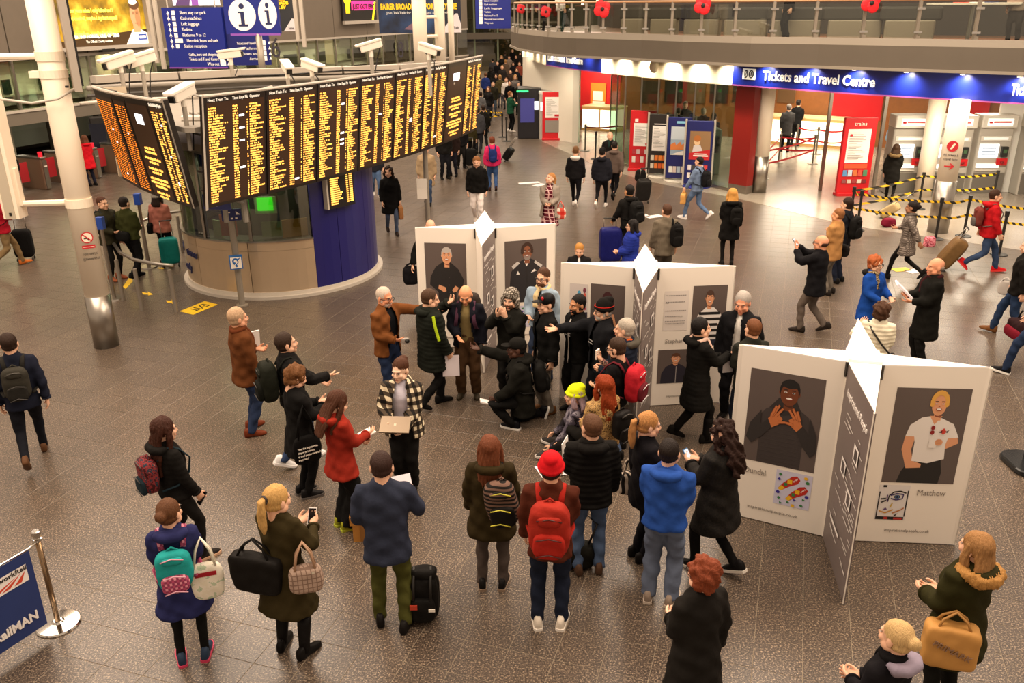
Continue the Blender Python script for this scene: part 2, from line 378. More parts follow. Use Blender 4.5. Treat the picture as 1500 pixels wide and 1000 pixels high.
# balustrade
bal = thing('balustrade', 'curved glass balustrade with steel posts along the gallery edge above the ticket signs', 'balustrade', (rim(1100)[0], rim(1100)[1], ZT))
PPX = [752, 757, 763, 770, 778, 788, 801, 816, 835, 856, 881, 911, 943, 981, 1024, 1073, 1128, 1190, 1260, 1339, 1424, 1516]
PST = [rim(p) for p in PPX]; PST = [p+np.array([.05, .1]) for p in PST]
POSTM = mat('9c9284', .35, .6); BG = glass('e4e8e2', .06)
for p in PST:
    b = MB(); b.box((p[0], p[1], ZT+.54), (.07, .07, 1.04), POSTM); b.box((p[0]+.02, p[1]-.05, ZT+.12), (.1, .05, .24), POSTM); b.out('post', bal)
    for zc in (.32, .86): b = MB(); b.box((p[0], p[1]-.05, ZT+zc), (.2, .05, .05), CHROME); b.out('clamp', bal)
for a, c in zip(PST[:-1], PST[1:]):
    d = c-a; b = MB(); b.slab(a+d*.04, c-d*.04, ZT+.2, ZT+.98, .015, BG); b.out('glass_panel', bal)
b = MB(); b.tube([(p[0], p[1], ZT+1.06) for p in PST], .035, mat('b58a63', .4), 8); b.out('handrail', bal, smooth=True)
# sign band
SB = [(765, 83), (781, 88), (800, 95), (838, 101), (881, 106), (940, 112), (1000, 118), (1072, 124), (1150, 130), (1280, 139), (1400, 146), (1500, 152), (1600, 157)]
ZS0, ZS1 = 3.22, 3.86
sx = np.array([p[0] for p in SB], float); sy = np.array([p[1] for p in SB], float)
def sgn(px): return G(px, np.interp(px, sx, sy), ZS0)[:2]
fas = struct('trim_1'); NAVYS = mat('0f1e78', .3); CREAM = mat('e8dcc0', .5)
for (xa, xb, m, nme) in ((765, 800, CREAM, 'cream_board'), (800, 881, NAVYS, 'navy_sign_board'), (881, 1072, CREAM, 'cream_board'), (1072, 1600, NAVYS, 'navy_sign_board')):
    xs = np.linspace(xa, xb, 9); P = [sgn(x) for x in xs]
    strip(P, ZS0, P, ZS1, m, nme, fas); strip(P, ZS0, offs(P, .15), ZS0, m, 'board_soffit', fas)
    strip(offs(P, -.015), ZS0-.02, offs(P, -.015), ZS0+.015, mat('8a3f7d' if m is NAVYS else 'c9bda8', .5), 'board_edge', fas)
ORD = 'first second third fourth fifth sixth seventh eighth ninth tenth eleventh twelfth thirteenth fourteenth fifteenth sixteenth seventeenth eighteenth nineteenth twentieth twenty-first'.split()
SPX = [766, 773, 779, 788, 797, 810, 825, 842, 863, 887, 915, 947, 985, 1025, 1068, 1123, 1187, 1253, 1327, 1408, 1490]
for i, x in enumerate(SPX):
    p = sgn(x); t = sgn(x+3)-sgn(x-3); t /= np.linalg.norm(t); nrm = np.array([t[1], -t[0]]); q = p+nrm*.26
    o = thing('spotlight', f'small round soffit downlight over the sign band, {ORD[i]} from the left', 'light', (q[0], q[1], ZS1), 'downlights over the sign band')
    b = MB(); b.cyl((q[0], q[1], ZS1-.03), .075, .03, CHROME, 12); b.out('ring', o)
    b = MB(); b.cyl((q[0], q[1], ZS1-.036), .055, .008, mat('fff1cf', .5, emit=9), 12); b.out('lens', o)
    l = bpy.data.lights.new('downlight', 'SPOT'); l.energy = 170 if x > 880 else 60; l.color = (1, .88, .66); l.spot_size = 2.3; l.spot_blend = 1; l.shadow_soft_size = .05
    lo = bpy.data.objects.new('downlight_lamp', l); COL.objects.link(lo); lo.location = (q[0], q[1], ZS1-.05)
    lo.rotation_euler = Vector((-nrm[0]*.55, -nrm[1]*.55, -1)).to_track_quat('-Z', 'Y').to_euler()
def signtext(x0, x1, txt, zlo, size, parent):
    a = sgn(x0); c = sgn(x1); d = (c-a)/np.linalg.norm(c-a); n = np.array([d[1], -d[0]])
    mid = [sgn(x) for x in np.linspace(x0, x1, 7)]; off = max(float((p-a)@n) for p in mid)+.02
    return lettering(txt, (a[0]+n[0]*off, a[1]+n[1]*off, zlo), (d[0], d[1], 0), (0, 0, 1), size, mat('f4efe2', .5, emit=.25), parent, bold=.008, width=float(np.linalg.norm(c-a)))
def ticketicon(x0, x1, parent):
    a = sgn(x0); c = sgn(x1); w = np.linalg.norm(c-a); d = (c-a)/w; n = np.array([d[1], -d[0]]); O = (a[0]+n[0]*.02, a[1]+n[1]*.02, 3.40); h = .3
    K = mat('1b1b22', .5); Wm = mat('f4efe2', .5, emit=.25)
    flat('ticket_icon', parent, O, (d[0], d[1], 0), (0, 0, 1), [(Wm, rc(0, 0, w, h)), (K, ell(w*.27, h*.5, w*.13, h*.38)), (Wm, ell(w*.27, h*.5, w*.07, h*.26)), (K, [(w*.17, h*.1), (w*.22, h*.1), (w*.38, h*.9), (w*.33, h*.9)]),
        (K, ell(w*.68, h*.5, w*.2, h*.38)), (Wm, ell(w*.68, h*.5, w*.1, h*.27)), (K, rc(w*.64, h*.3, w*.72, h*.7))], lift=.003)
signtext(1117, 1281, 'Tickets and Travel Centre', 3.42, .36, fas); signtext(1478, 1625, 'Tickets and Travel Centre', 3.42, .36, fas); signtext(811, 856, 'Tickets and Travel Centre', 3.42, .34, fas)
ticketicon(1087, 1106, fas); ticketicon(803, 809, fas)
# ---------------------------------------------------------------- travel centre shell
wr = struct('wall_right'); WW = mat('d9cfc0', .5, 0, .04, 2); WOOD = mat('7a4a22', .4, 0, .2, 6); REDW = mat('b3121a', .35); HC = 3.25
B0, B1 = G(846, 184)[:2], G(1262, 214)[:2]; bd = (B1-B0)/np.linalg.norm(B1-B0); bn = np.array([bd[1], -bd[0]])
def BW(px, py, off=0.): return WP(px, py, B0+bn*off, bd)
S0, S1 = G(766, 196)[:2], G(838, 209)[:2]
b = MB(); b.slab(S0, S1, 0, ZS0+.1, .3, WW); b.out('white_wall', wr)
b = MB(); b.slab(S1, S1+np.array([.25, -.05]), 0, ZS0, .5, WW); b.out('white_pier', wr)
b = MB(); b.slab(B0, B1+bd*12, 0, HC, .2, WOOD); b.out('back_wall', wr)
b = MB(); b.slab(S1+np.array([.2, .4]), B0+bn*.1, 0, HC, .15, WW); b.out('return_wall', wr)
ce = struct('ceiling'); cp = [sgn(x)+np.array([.1, .2]) for x in (768, 838, 940, 1072, 1280, 1500, 1600)]
b = MB(); b.prism([tuple(p) for p in cp]+[(31, 40), (20, 50), (1.6, 52)], HC, HC+.15, mat('b8ab98', .7)); b.out('hall_ceiling', ce)
for (x, y, s, e) in ((850, 192, 1.2, 120), (985, 205, 2.2, 150), (1060, 200, 2, 120), (1170, 225, 2.4, 330), (1185, 205, 2.4, 260), (1300, 235, 2, 110), (1425, 262, 2.2, 200), (800, 214, .9, 60), (1335, 312, 1.2, 130), (1450, 318, 1.6, 170)):
    p = G(x, y); area('hall_lamp_and_fill', (p[0], p[1], HC-.05), s, e, (1, .86, .66))  # final entries are fill added for the white wall and ticket machines
# red and wood panels, posters on the back wall
def bpanel(x0, y0, x1, y1, m, name, off=.03):
    a = BW(x0, y1, off); c = BW(x1, y1, off); zt = BW(x0, y0, off)[2]; b = MB(); b.slab(a, c, a[2], zt, -.03, m); return b.out(name, wr)
bpanel(845, 100, 908, 160, REDW, 'red_panel'); bpanel(1213, 115, 1290, 172, REDW, 'red_panel'); bpanel(1420, 118, 1447, 172, REDW, 'red_panel'); bpanel(985, 118, 1008, 172, mat('6b2018', .4), 'dark_red_panel')
bpanel(865, 121, 887, 157, mat('d8771c', .5), 'orange_poster', .08); bpanel(869, 133, 883, 147, WHITE, 'poster_print', .1); bpanel(868, 148, 886, 155, WHITE, 'poster_print', .12)
for i in range(7):
    x = 940+i*33
    bpanel(x, 118, x+26, 150, mat(['3a2a1c', '20180f', '57402a', '2c241d'][i % 4], .3), 'ticket_window', .04)
# glass screen along the shop front, red pier, mullions
gl = [G(893, 200)[:2], G(912, 243)[:2], G(1066, 280)[:2]]
for a, c, k, tint in ((gl[0], gl[1], 2, 'bcd8cc'), (gl[1], gl[2], 6, 'dce8e0')):
    for i in range(k):
        p = a+(c-a)*i/k; q = a+(c-a)*(i+1)/k
        b = MB(); b.slab(p, q, .08, ZS0, .02, glass(tint, .09)); b.out('glass_pane', wr)
        b = MB(); b.box((p[0], p[1], ZS0/2), (.05, .05, ZS0), STEEL); b.out('mullion', wr)
b = MB(); p = G(1092, 285)[:2]; b.slab(gl[2], p, .25, ZS0, .3, mat('7a1812', .35)); b.slab(gl[2], p, 0, .25, .32, STEEL); b.out('red_pier', wr)
b = MB(); p = gl[1]; b.slab(p, gl[2], 0, .1, .06, STEEL); b.out('screen_base', wr)
for x, y in ((1201, 279), (1278, 286)):
    p = G(x, y); b = MB(); b.box((p[0], p[1], 1.6), (.09, .09, 3.2), STEEL); b.out('door_post', wr)
# white wall behind the ticket machines (right end)
m0, m1 = G(1450, 283)[:2]+np.array([.0, .3]), G(1640, 290)[:2]+np.array([0, .3])
b = MB(); b.slab(m0, m1, 0, ZS0, .15, mat('dfdcd6', .4)); b.out('machine_wall', wr)
# ---------------------------------------------------------------- columns
COLM = mat('f0e2cc', .4, 0, .03, 1)
def column(name, p, r, sleeve, top, label=None):
    o = struct(name, (p[0], p[1], 0))
    b = MB(); b.lathe((p[0], p[1], 0), [(sleeve, r), (top, r)], COLM, 28); b.out('shaft', o, smooth=False)
    for poly in o.children[0].data.polygons: poly.use_smooth = len(poly.vertices) == 4
    if sleeve:
        b = MB(); b.lathe((p[0], p[1], 0), [(0, r+.012), (sleeve, r+.012)], STEEL, 28); q = b.out('steel_sleeve', o)
        for poly in q.data.polygons: poly.use_smooth = len(poly.vertices) == 4
    return o
C1 = G(150, 511)[:2]+np.array([0, .18]); c1 = column('column_1', C1, .195, ZAT(C1, 431), 6.4)
C2 = G(1378, 343)[:2]+np.array([.03, .25]); c2 = column('column_2', C2, .235, ZAT(C2, 264), 3.25)
C3 = G(1110, 281)[:2]; c3 = column('column_3', C3, .235, ZAT(C3, 228), 3.25)
C4 = G(617, 88, 4.2)[:2]; c4 = column('column_4', C4, .175, 0, 6.4)
for v in c4.children[0].data.vertices: v.co.z = max(v.co.z, 3.66)
C5 = G(1352, 292)[:2]+np.array([.15, .4]); c5 = column('column_5', C5, .24, 0, 3.25)
for (x, d, r) in ((*G(646, 86, 4.2)[:2], .13), (*G(662, 84, 4.2)[:2], .075)):
    b = MB(); b.cyl((x, d, 3.66), r, 2.74, COLM, 16); b.out('shaft', c4, smooth=True)
for z in (4.35, 4.75, 5.2):
    b = MB(); b.tube([(C4[0], C4[1], z), (*G(646, 86, 4.2)[:2], z)], .04, COLM); b.out('tie_bar', c4)
# hanging square post beside column 1, tied to it by bars
hb = G(45, 318, 1.97); zt = 1.97
P = np.array([C1[0]-1.02, C1[1]-.1]); zbot = ZAT(P, 318); ztop = ZAT(P, 64)
b = MB(); b.box((P[0], P[1], (zbot+ztop)/2), (.26, .26, ztop-zbot), COLM); b.box((P[0]+.15, P[1], zbot+.5), (.04, .1, .6), COLM); b.out('hanging_post', c1)
b = MB(); b.box((P[0]-.01, P[1]-.135, (zbot+ztop)/2), (.16, .012, ztop-zbot), mat('b9ad98', .5)); b.box((P[0], P[1]-.138, zbot+.08), (.04, .02, .05), BLACK); b.out('post_recess', c1)
for py, m in ((296, 'lower'), (82, 'upper')):
    z = ZAT(C1, py); b = MB(); b.tube([(P[0], P[1], z), (C1[0], C1[1], z)], .05, COLM); b.lathe((C1[0], C1[1], z-.07), [(0, .21), (.14, .21)], COLM, 24); b.out('tie_bar', c1)
z = ZAT(C1, 108); b = MB(); b.lathe((C1[0], C1[1], z-.06), [(0, .21), (.12, .21)], COLM, 24); b.box((C1[0]-.22, C1[1]-.1, z), (.16, .12, .1), COLM); b.out('clamp_ring', c1)
zc = ZAT(C1, 142)
b = MB(); b.tube([(P[0]+.12, P[1]-.05, zc+.12), (P[0]+.3, P[1]-.2, zc), (C1[0]-.25, C1[1]-.33, zc-.06), (C1[0]+.15, C1[1]-.33, zc), (C1[0]+.3, C1[1]-.05, zc+.12)], .02, LGREY); b.out('cable', c1, smooth=True)
# screen seen edge on, clamped to column 1
zs = ZAT((C1[0]+.3, C1[1]), 132)
so = thing('display_screen', 'grey backed screen hung on the big white column, seen nearly edge on', 'screen', (C1[0]+.34, C1[1], zs))
b = MB(); b.box((C1[0]+.34, C1[1]-.02, (zs+6.3)/2), (.10, .62, 6.3-zs), mat('a2978a', .5), rz=.5); b.out('casing', so)
b = MB(); b.box((C1[0]+.4, C1[1]+.01, (zs+6.25)/2), (.03, .54, 6.1-zs), BLACK, rz=.5); b.out('screen_face', so)
b = MB(); b.box((C1[0]+.27, C1[1]-.2, zs+.07), (.04, .04, .03), BLACK); b.out('socket', so)
# signs painted on columns
def wrapprint(parent, name, C, r, px, py, w, shapes_fn, n=1):
    z = ZAT(C, py); d = np.array([-C[0], -C[1]]); d /= np.linalg.norm(d); a = math.atan2(d[1], d[0])+px
    ux = np.array([-math.sin(a), math.cos(a), 0]); O = np.array([C[0]+math.cos(a)*(r+.004), C[1]+math.sin(a)*(r+.004), z])
    return O, ux
O, ux = wrapprint(c1, 'no_smoking', C1, .195, .08, 344, .2, None); RD = mat('c2202a', .5); WC = COLM
flat('no_smoking_sign', c1, O, ux, (0, 0, 1), [(RD, ell(0, 0, .095, .095, 28)), (WC, ell(0, 0, .078, .078, 28)), (BLACK, rc(-.05, -.02, .03, -.004)), (BLACK, ell(.02, -.035, .018, .018, 10)), (RD, [(-.062, .05), (-.05, .062), (.062, -.05), (.05, -.062)]), (RD, rc(-.1, -.18, .1, -.125)), (WC, rc(-.085, -.157, .085, -.15))], lift=.002, base=.012)
lettering('FOLLOW US', O+np.array([0, 0, -.30])+ux*-.11-np.array([d_ for d_ in (0, 0, 0)]), ux, (0, 0, 1), .055, mat('5a5147', .6), c1, width=.22)
lettering('@NetworkRail', O+np.array([0, 0, -.38])+ux*-.12, ux, (0, 0, 1), .055, mat('5a5147', .6), c1, width=.25)
O, ux = wrapprint(c2, 'sign', C2, .235, .0, 212, .2, None)
flat('ticket_sign', c2, O, ux, (0, 0, 1), [(RD, ell(0, 0, .13, .13, 24)), (WC, [(-.05, -.07), (.0, -.07), (.07, .06), (.02, .07)]), (RD, rc(-.11, -.50, .07, -.47)), (RD, [(.03, -.56), (.12, -.485), (.03, -.41), (.0, -.41), (.06, -.485), (0, -.56)])], lift=.003, base=.02)
lettering('All tickets &', O+np.array([0, 0, -.24])-ux*.17, ux, (0, 0, 1), .08, mat('4a4040', .6), c2, width=.34)
lettering('travel here', O+np.array([0, 0, -.34])-ux*.15, ux, (0, 0, 1), .08, mat('4a4040', .6), c2, width=.31)

for (x, y) in ((760, 20), (860, 22), (1000, 24), (1180, 26), (1400, 28)):
    p = G(x, np.interp(x, tx, ty)-4, ZT)[:2]+np.array([2.2, 3.2]); area('gallery_fill', (p[0], p[1], 7.2), 2.0, 75, (1, .82, .62))  # fill lights added above the gallery to lift its dark interior
# ================================================================== OBJECTS
# ---------------------------------------------------------------- information kiosk
KC = np.array([-5.05, 18.4]); KR = 2.05
ks = thing('information_kiosk', 'round information kiosk with brushed steel counter, windows and dark blue back under the departure boards', 'kiosk', (KC[0], KC[1], 0))
def arc(r, a0, a1, z0, z1, m, name, parent, t=.05, n=None, sub=None):
    n = n or max(2, int(abs(a1-a0)/5)); V = []; F = []
    for i in range(n+1):
        a = math.radians(a0+(a1-a0)*i/n); c, s = math.cos(a), math.sin(a)
        V += [(KC[0]+r*c, KC[1]+r*s, z0), (KC[0]+r*c, KC[1]+r*s, z1), (KC[0]+(r-t)*c, KC[1]+(r-t)*s, z1), (KC[0]+(r-t)*c, KC[1]+(r-t)*s, z0)]
    for i in range(n):
        for k in range(4): F.append((4*i+k, 4*i+4+k, 4*i+4+(k+1) % 4, 4*i+(k+1) % 4))
    F += [(0, 1, 2, 3), (4*n+3, 4*n+2, 4*n+1, 4*n)]
    b = MB(); b.add(V, F, m); o = b.out(name, parent)
    return o
KB = mat('1c1a5e', .35); BRUSH = mat('cdb698', .33, .6, .10, 2)
arc(KR+.1, -180, 180, 0, .06, LGREY, 'plinth', ks, .3, 72); arc(KR+.02, -180, 180, .06, .13, mat('c5bcae', .4), 'plinth_step', ks, .2, 72)
for a0, a1 in ((-200, -168), (-167.6, -131), (-130.6, -94.4), (-94, -58)):
    arc(KR, a0, a1, .13, .98, BRUSH, 'steel_panel', ks); arc(KR+.004, a0, a1, .985, 1.16, BRUSH, 'steel_rail', ks)
arc(KR+.03, -200, -58, 1.16, 1.19, STEEL, 'counter_edge', ks, .5)
for i, (a0, a1) in enumerate([(-57.8, -42), (-41.7, -18), (-17.7, 12), (12.3, 60), (60.3, 110), (110.3, 159.7)]): arc(KR, a0, a1, .13, 2.9, KB, 'blue_panel', ks)
GK = glass('cfd6c8', .12)
for i, (a0, a1) in enumerate([(-200, -172), (-172, -146), (-146, -122), (-122, -92), (-92, -58)]):
    arc(KR-.03, a0+.6, a1-.6, 1.19, 2.9, GK, 'window_pane', ks, .015); arc(KR-.01, a0-.9, a0+.9, 1.19, 2.9, STEEL, 'mullion', ks, .07, 2)
b = MB(); b.cyl((KC[0], KC[1], 2.9), KR+.02, .15, GREY, 48); b.out('kiosk_roof', ks)
b = MB(); b.cyl((KC[0], KC[1], .14), .95, 2.74, mat('3a3428', .7, 0, .4, 4), 32); b.out('core_wall', ks)
for aa in (-75, -110, -150): area('kiosk_fill', (KC[0]+1.45*math.cos(math.radians(aa)), KC[1]+1.45*math.sin(math.radians(aa)), 2.8), .5, 14, (.95, 1, .8))  # added fill so the kiosk interior reads through the windows
def kflat(px, py, w, h, m, name, r=KR-.35, lift=0.):
    a = math.atan2(*( (G(px, 430)[:2]-KC)[::-1])); C = np.array([KC[0]+r*math.cos(a), KC[1]+r*math.sin(a)]); z = ZAT(C, py); t = np.array([-math.sin(a), math.cos(a)])
    b = MB(); b.slab(C-t*w/2, C+t*w/2, z-h/2, z+h/2, -.02, m); return b.out(name, ks), C, z, t
kflat(356, 330, .36, .42, mat('d2401f', .5), 'red_poster', KR-.1); kflat(404, 300, .42, .34, mat('c9c4b5', .5), 'monitor', KR-.3); kflat(404, 299, .3, .25, mat('35d81f', .5, emit=1.6), 'green_screen', KR-.26)
kflat(443, 340, .5, .55, mat('b0793a', .5), 'wood_panel', KR-.25); kflat(410, 335, .4, .3, mat('7f8b62', .5), 'notice', KR-.22); kflat(330, 340, .25, .5, mat('9ca37f', .6, 0, .5, 30), 'leaflets', KR-.22); kflat(303, 330, .45, .9, mat('23304e', .5), 'blue_notice', KR-.07)
b = MB(); p = kflat(377, 322, .01, .01, BLACK, 'clock_pin', KR-.25); b.lathe((p[1][0], p[1][1], p[2]-.01), [(0, .09), (.03, .09)], mat('d8cfc0', .5), 16); 
for txt, a0, zt in (('train', -166, .70), ('times', -145, .70), ('only', -152, .36)):
    aa = math.radians(a0); am = aa+math.radians(6); t = np.array([-math.sin(am), math.cos(am), 0]); lettering(txt, (KC[0]+(KR+.02)*math.cos(aa), KC[1]+(KR+.02)*math.sin(aa), zt), t, (0, 0, 1), .24, mat('252a55', .5), ks, ext=.012)
# small screen on the blue side of the kiosk
a = math.radians(-40); n2 = np.array([math.cos(a), math.sin(a)]); t2 = np.array([-n2[1], n2[0]]); sc0 = KC+n2*(KR+.12)
ss = thing('kiosk_screen', 'small amber text screen fixed to the blue side of the information kiosk', 'screen', (sc0[0], sc0[1], 1.7))
b = MB(); b.slab(sc0-t2*.33, sc0+t2*.33, 1.72, 2.75, .1, mat('1a1512', .4)); b.out('casing', ss)
b = MB(); b.slab(sc0-t2*.37, sc0-t2*.33, 1.72, 2.75, .12, LGREY); b.out('side_rail', ss)
b = MB()
for r in range(22):
    z = 2.68-r*.042
    for (x0, x1) in ((-.28, -.28+rng.uniform(.15, .3)), (.12, .17), (.2, .28)):
        A = sc0-(-n2)*.006+t2*x0+n2*.006; Bq = sc0+t2*x1+n2*.012; A = sc0+t2*x0+n2*.012
        b.quad((A[0], A[1], z), (Bq[0], Bq[1], z), (Bq[0], Bq[1], z+.026), (A[0], A[1], z+.026), AMBER)
b.out('text_rows', ss, kind='stuff')
# ---------------------------------------------------------------- departure boards
CASE = mat('1b130d', .35); CASE_GLOW = mat('3a2414', .35); HDR = mat('e8e0d0', .5, emit=.35)  # display face browned: glow of the lit words put into its colour
def led(A0, A1, A2, A3, kind, parent, seed):
    'one board panel: A0 bottom-left, A1 bottom-right, A2 top-right, A3 top-left (world); rows of lit words on it'
    R_ = random.Random(seed); A0, A1, A2, A3 = map(np.array, (A0, A1, A2, A3)); ux = A1-A0; w = np.linalg.norm(ux); ux /= w; up = A3-A0; h = np.linalg.norm(up); uy = up/h; n = np.cross(ux, uy)
    b = MB(); g = .012
    V = [A0+ux*g, A1-ux*g, A2-ux*g, A3+ux*g]; V += [v-n*.12 for v in V]
    b.add(V, [(0, 1, 2, 3), (7, 6, 5, 4), (0, 4, 5, 1), (1, 5, 6, 2), (2, 6, 7, 3), (3, 7, 4, 0)], CASE); pn = b.out('display_panel', parent)
    b = MB(); b.add([A0+ux*.05+uy*.05+n*.003, A1-ux*.05+uy*.05+n*.003, A1-ux*.05+uy*(h-.09)+n*.003, A0+ux*.05+uy*(h-.09)+n*.003], [(0, 1, 2, 3)], CASE_GLOW); b.out('glow_tinted_face', pn)
    q = MB()
    def word(x0, x1, y, hh, m): 
        P = [A0+ux*x0+uy*y+n*.006, A0+ux*x1+uy*y+n*.006, A0+ux*x1+uy*(y+hh)+n*.006, A0+ux*x0+uy*(y+hh)+n*.006]; q.add(P, [(0, 1, 2, 3)], m)
    def run(x0, L, y, hh, m):                                 # letters: narrow lit blocks with hairline gaps
        x = x0
        while x < x0+L-.012:
            l = R_.choice((.02, .026, .03)); word(x, min(x+l, x0+L), y+(R_.random() < .25)*hh*.12, hh*(.8 if R_.random() < .4 else 1), m); x += l+.006
            if R_.random() < .13: x += .02
    rows = 38; rh = (h-.22)/rows; D = AMBER
    if kind == 'rows':
        c = [.07, .44*w, .54*w, .665*w, .715*w]
        for r in range(rows):
            y = h-.15-(r+1)*rh; hh = rh*.64
            run(c[0], R_.uniform(.10, .31)*w*(1 if R_.random() < .8 else 1.05), y, hh, D); run(c[1], .085*w, y, hh, D)
            if R_.random() < .07: word(c[2], c[2]+.085*w, y, hh*1.15, WHITELIT)
            if R_.random() < .8: run(c[3], R_.choice((.016, .03)), y, hh, D)
            run(c[4], R_.uniform(.1, .25)*w, y, hh, D)
        lettering('Next Train To:', A0+ux*.07+uy*(h-.075)+n*.006, ux, uy, .07, HDR, pn, width=.32*w); lettering('Time Expt Plt', A0+ux*.44*w+uy*(h-.075)+n*.006, ux, uy, .07, HDR, pn, width=.25*w); lettering('Operator', A0+ux*.72*w+uy*(h-.075)+n*.006, ux, uy, .07, HDR, pn, width=.17*w)
    elif kind == 'calls':
        for r in range(rows):
            y = h-.15-(r+1)*rh; x = .07
            while x < .84*w:
                l = R_.uniform(.06, .16); run(x, min(l, .87*w-x), y, rh*.42, mat('c8641c', .5, emit=1.6, ecol='ff8420')); x += l+R_.uniform(.03, .07)
            if R_.random() < .06: word(.45*w, .52*w, y, rh*.7, WHITELIT)
    else:
        word(.3*w, .62*w, h-.42, .17, WHITELIT)
        y = h-.85
        for L in (.44, .5, 0, .7, .4, 0, .62, .4, 0, .75, .8, .5, 0, .55, .36):
            if L: run(w*(.5-L/2), w*L, y, .045, D)
            y -= .068 if L else .045
    q.out('lit_words', pn, kind='stuff')
Z0 = 2.40
b0, b1 = G(305, 305, Z0)[:2], G(698, 190, Z0)[:2]; ch = b1-b0; L_ = np.linalg.norm(ch); cdir = ch/L_; cn = np.array([cdir[1], -cdir[0]])
def mainp(u): return b0+ch*u+cn*(.46*4*u*(1-u))
def topz(u): return 4.17+.08*u
bm = thing('departure_board', 'long curved bank of eight amber train departure displays standing above the kiosk', 'departure board', (b0[0], b0[1], Z0))
for i in range(8):
    u0, u1 = i/8, (i+1)/8; p, q = mainp(u0), mainp(u1); o0, o1 = .22, .22
    led((p[0], p[1], Z0), (q[0], q[1], Z0), (q[0]+cn[0]*o1, q[1]+cn[1]*o1, topz(u1)), (p[0]+cn[0]*o0, p[1]+cn[1]*o0, topz(u0)), 'notice' if i == 6 else 'rows', bm, 100+i)
Pm = [mainp(i/24) for i in range(25)]
b = MB(); b.tube([(p[0]+cn[0]*.22, p[1]+cn[1]*.22, topz(i/24)+.02) for i, p in enumerate(Pm)], .025, LGREY, 6); b.out('top_rail', bm)
b = MB(); p = mainp(0); b.add([(p[0], p[1], Z0-.03), (p[0]+cn[0]*.22, p[1]+cn[1]*.22, 4.2), (p[0]+cn[0]*.22-cdir[0]*.035, p[1]+cn[1]*.22-cdir[1]*.035, 4.2), (p[0]-cdir[0]*.035, p[1]-cdir[1]*.09, Z0-.03)], [(0, 1, 2, 3), (3, 2, 1, 0)], LGREY)
b.out('end_cheek', bm)
l0, l1 = G(180, 262, Z0)[:2], G(283, 305, Z0)[:2]; lc = l1-l0; ld = lc/np.linalg.norm(lc); ln = np.array([ld[1], -ld[0]])
bl = thing('departure_board', 'shorter bank of orange train displays on the left flank of the kiosk', 'departure board', (l0[0], l0[1], Z0))
def leftp(u): return l0+lc*u+ln*(.10*4*u*(1-u))
lu = np.linspace(0, 1, 400); lpx = np.array([pix(np.array([[*(leftp(u)+ln*.25), 4.12]]))[0][0] for u in lu]); U_ = [0]+[float(lu[np.argmin(abs(lpx-x))]) for x in (161, 180, 213)]+[1]
for u0, u1, kd in zip(U_[:-1], U_[1:], ('calls', 'calls', 'notice', 'rows')):
    p, q = leftp(u0), leftp(u1); o = .25
    led((p[0], p[1], Z0), (q[0], q[1], Z0), (q[0]+ln[0]*o, q[1]+ln[1]*o, 4.13), (p[0]+ln[0]*o, p[1]+ln[1]*o, 4.1), kd, bl, int(200+u0*10))
b = MB(); b.tube([(leftp(i/10)[0]+ln[0]*.25, leftp(i/10)[1]+ln[1]*.25, 4.13) for i in range(11)], .03, LGREY, 6); b.out('top_rail', bl)
b = MB(); p = leftp(1); b.add([(p[0], p[1], Z0), (p[0]+ln[0]*.25, p[1]+ln[1]*.25, 4.16), (p[0]+ln[0]*.25+ld[0]*.07, p[1]+ln[1]*.25+ld[1]*.07, 4.16), (p[0]+ld[0]*.07, p[1]+ld[1]*.07, Z0)], [(0, 1, 2, 3), (3, 2, 1, 0)], LGREY)
b.out('end_cheek', bl)
b = MB(); p = leftp(0); b.slab(p-ld*.02-ln*.35, p-ld*.02+ln*.05, Z0+.05, 4.1, -.05, mat('c6b59b', .5)); b.out('end_cheek', bl)
# roof tray behind the boards, truss and poles
rt = thing('board_canopy', 'grey canopy tray with raised rim behind the departure boards, carrying pipes and cameras', 'canopy', (KC[0], KC[1], 3.7))
ZR = 4.22
RIM = [G(x, y, ZR)[:2] for x, y in ((131, 111), (160, 109), (200, 107), (260, 105), (350, 101), (420, 99), (500, 97), (580, 94), (664, 89))]
front = [leftp(u)-ln*.05 for u in (0, .5, 1)]+[mainp(u)-cn*.05 for u in (0, .25, .5, .75, 1)]
b = MB(); b.prism([tuple(p) for p in front]+[tuple(p) for p in RIM[::-1]], 3.62, 3.70, mat('8a8276', .6, 0, .2, 2)); b.out('tray_deck', rt)
for i in range(len(RIM)-1):
    b = MB(); b.slab(RIM[i], RIM[i+1], 3.66, ZR-.12, .06, mat('7f776b', .5)); b.out('rim_panel', rt)
    d = (RIM[i+1]-RIM[i]); b = MB(); b.slab(RIM[i]+d*.004, RIM[i+1]-d*.004, ZR-.14, ZR, -.22, mat('b0a699', .5)); b.out('rim_cap', rt)
def pipe(off, z, r, m=GREY):
    P = [np.array([p[0], p[1]]) for p in RIM]; Q = [(p[0]+.05, p[1]-off, z) for p in P]; b = MB(); b.tube(Q, r, m, 8); b.out('pipe', rt, smooth=True)
pipe(.3, 4.0, .05); pipe(.34, 3.86, .03, DGREY); pipe(.7, 3.75, .035, LGREY)
cb_ = MB()
for s in range(2):
    Q = []
    for p in RIM[1:]: Q.append((p[0], p[1]-.24-.05*s, 4.1+rng.uniform(-.07, .05)-.05*s))
    cb_.tube(Q, .015, BLACK, 5)
cb_.out('cable', rt)
b = MB()
for k in range(7):
    u = .1+.12*k; p = mainp(u)-cn*.15; q = p-cn*1.2; b.tube([(p[0], p[1], 3.95), (q[0], q[1], 3.72)], .03, LGREY, 6); b.tube([(p[0], p[1], 3.95), (q[0]+.8*cdir[0], q[1]+.8*cdir[1], 3.72)], .03, LGREY, 6)
b.out('truss', rt, kind='stuff')
v0 = leftp(1); b = MB()                                     # open steel frame seen in the notch between the two banks
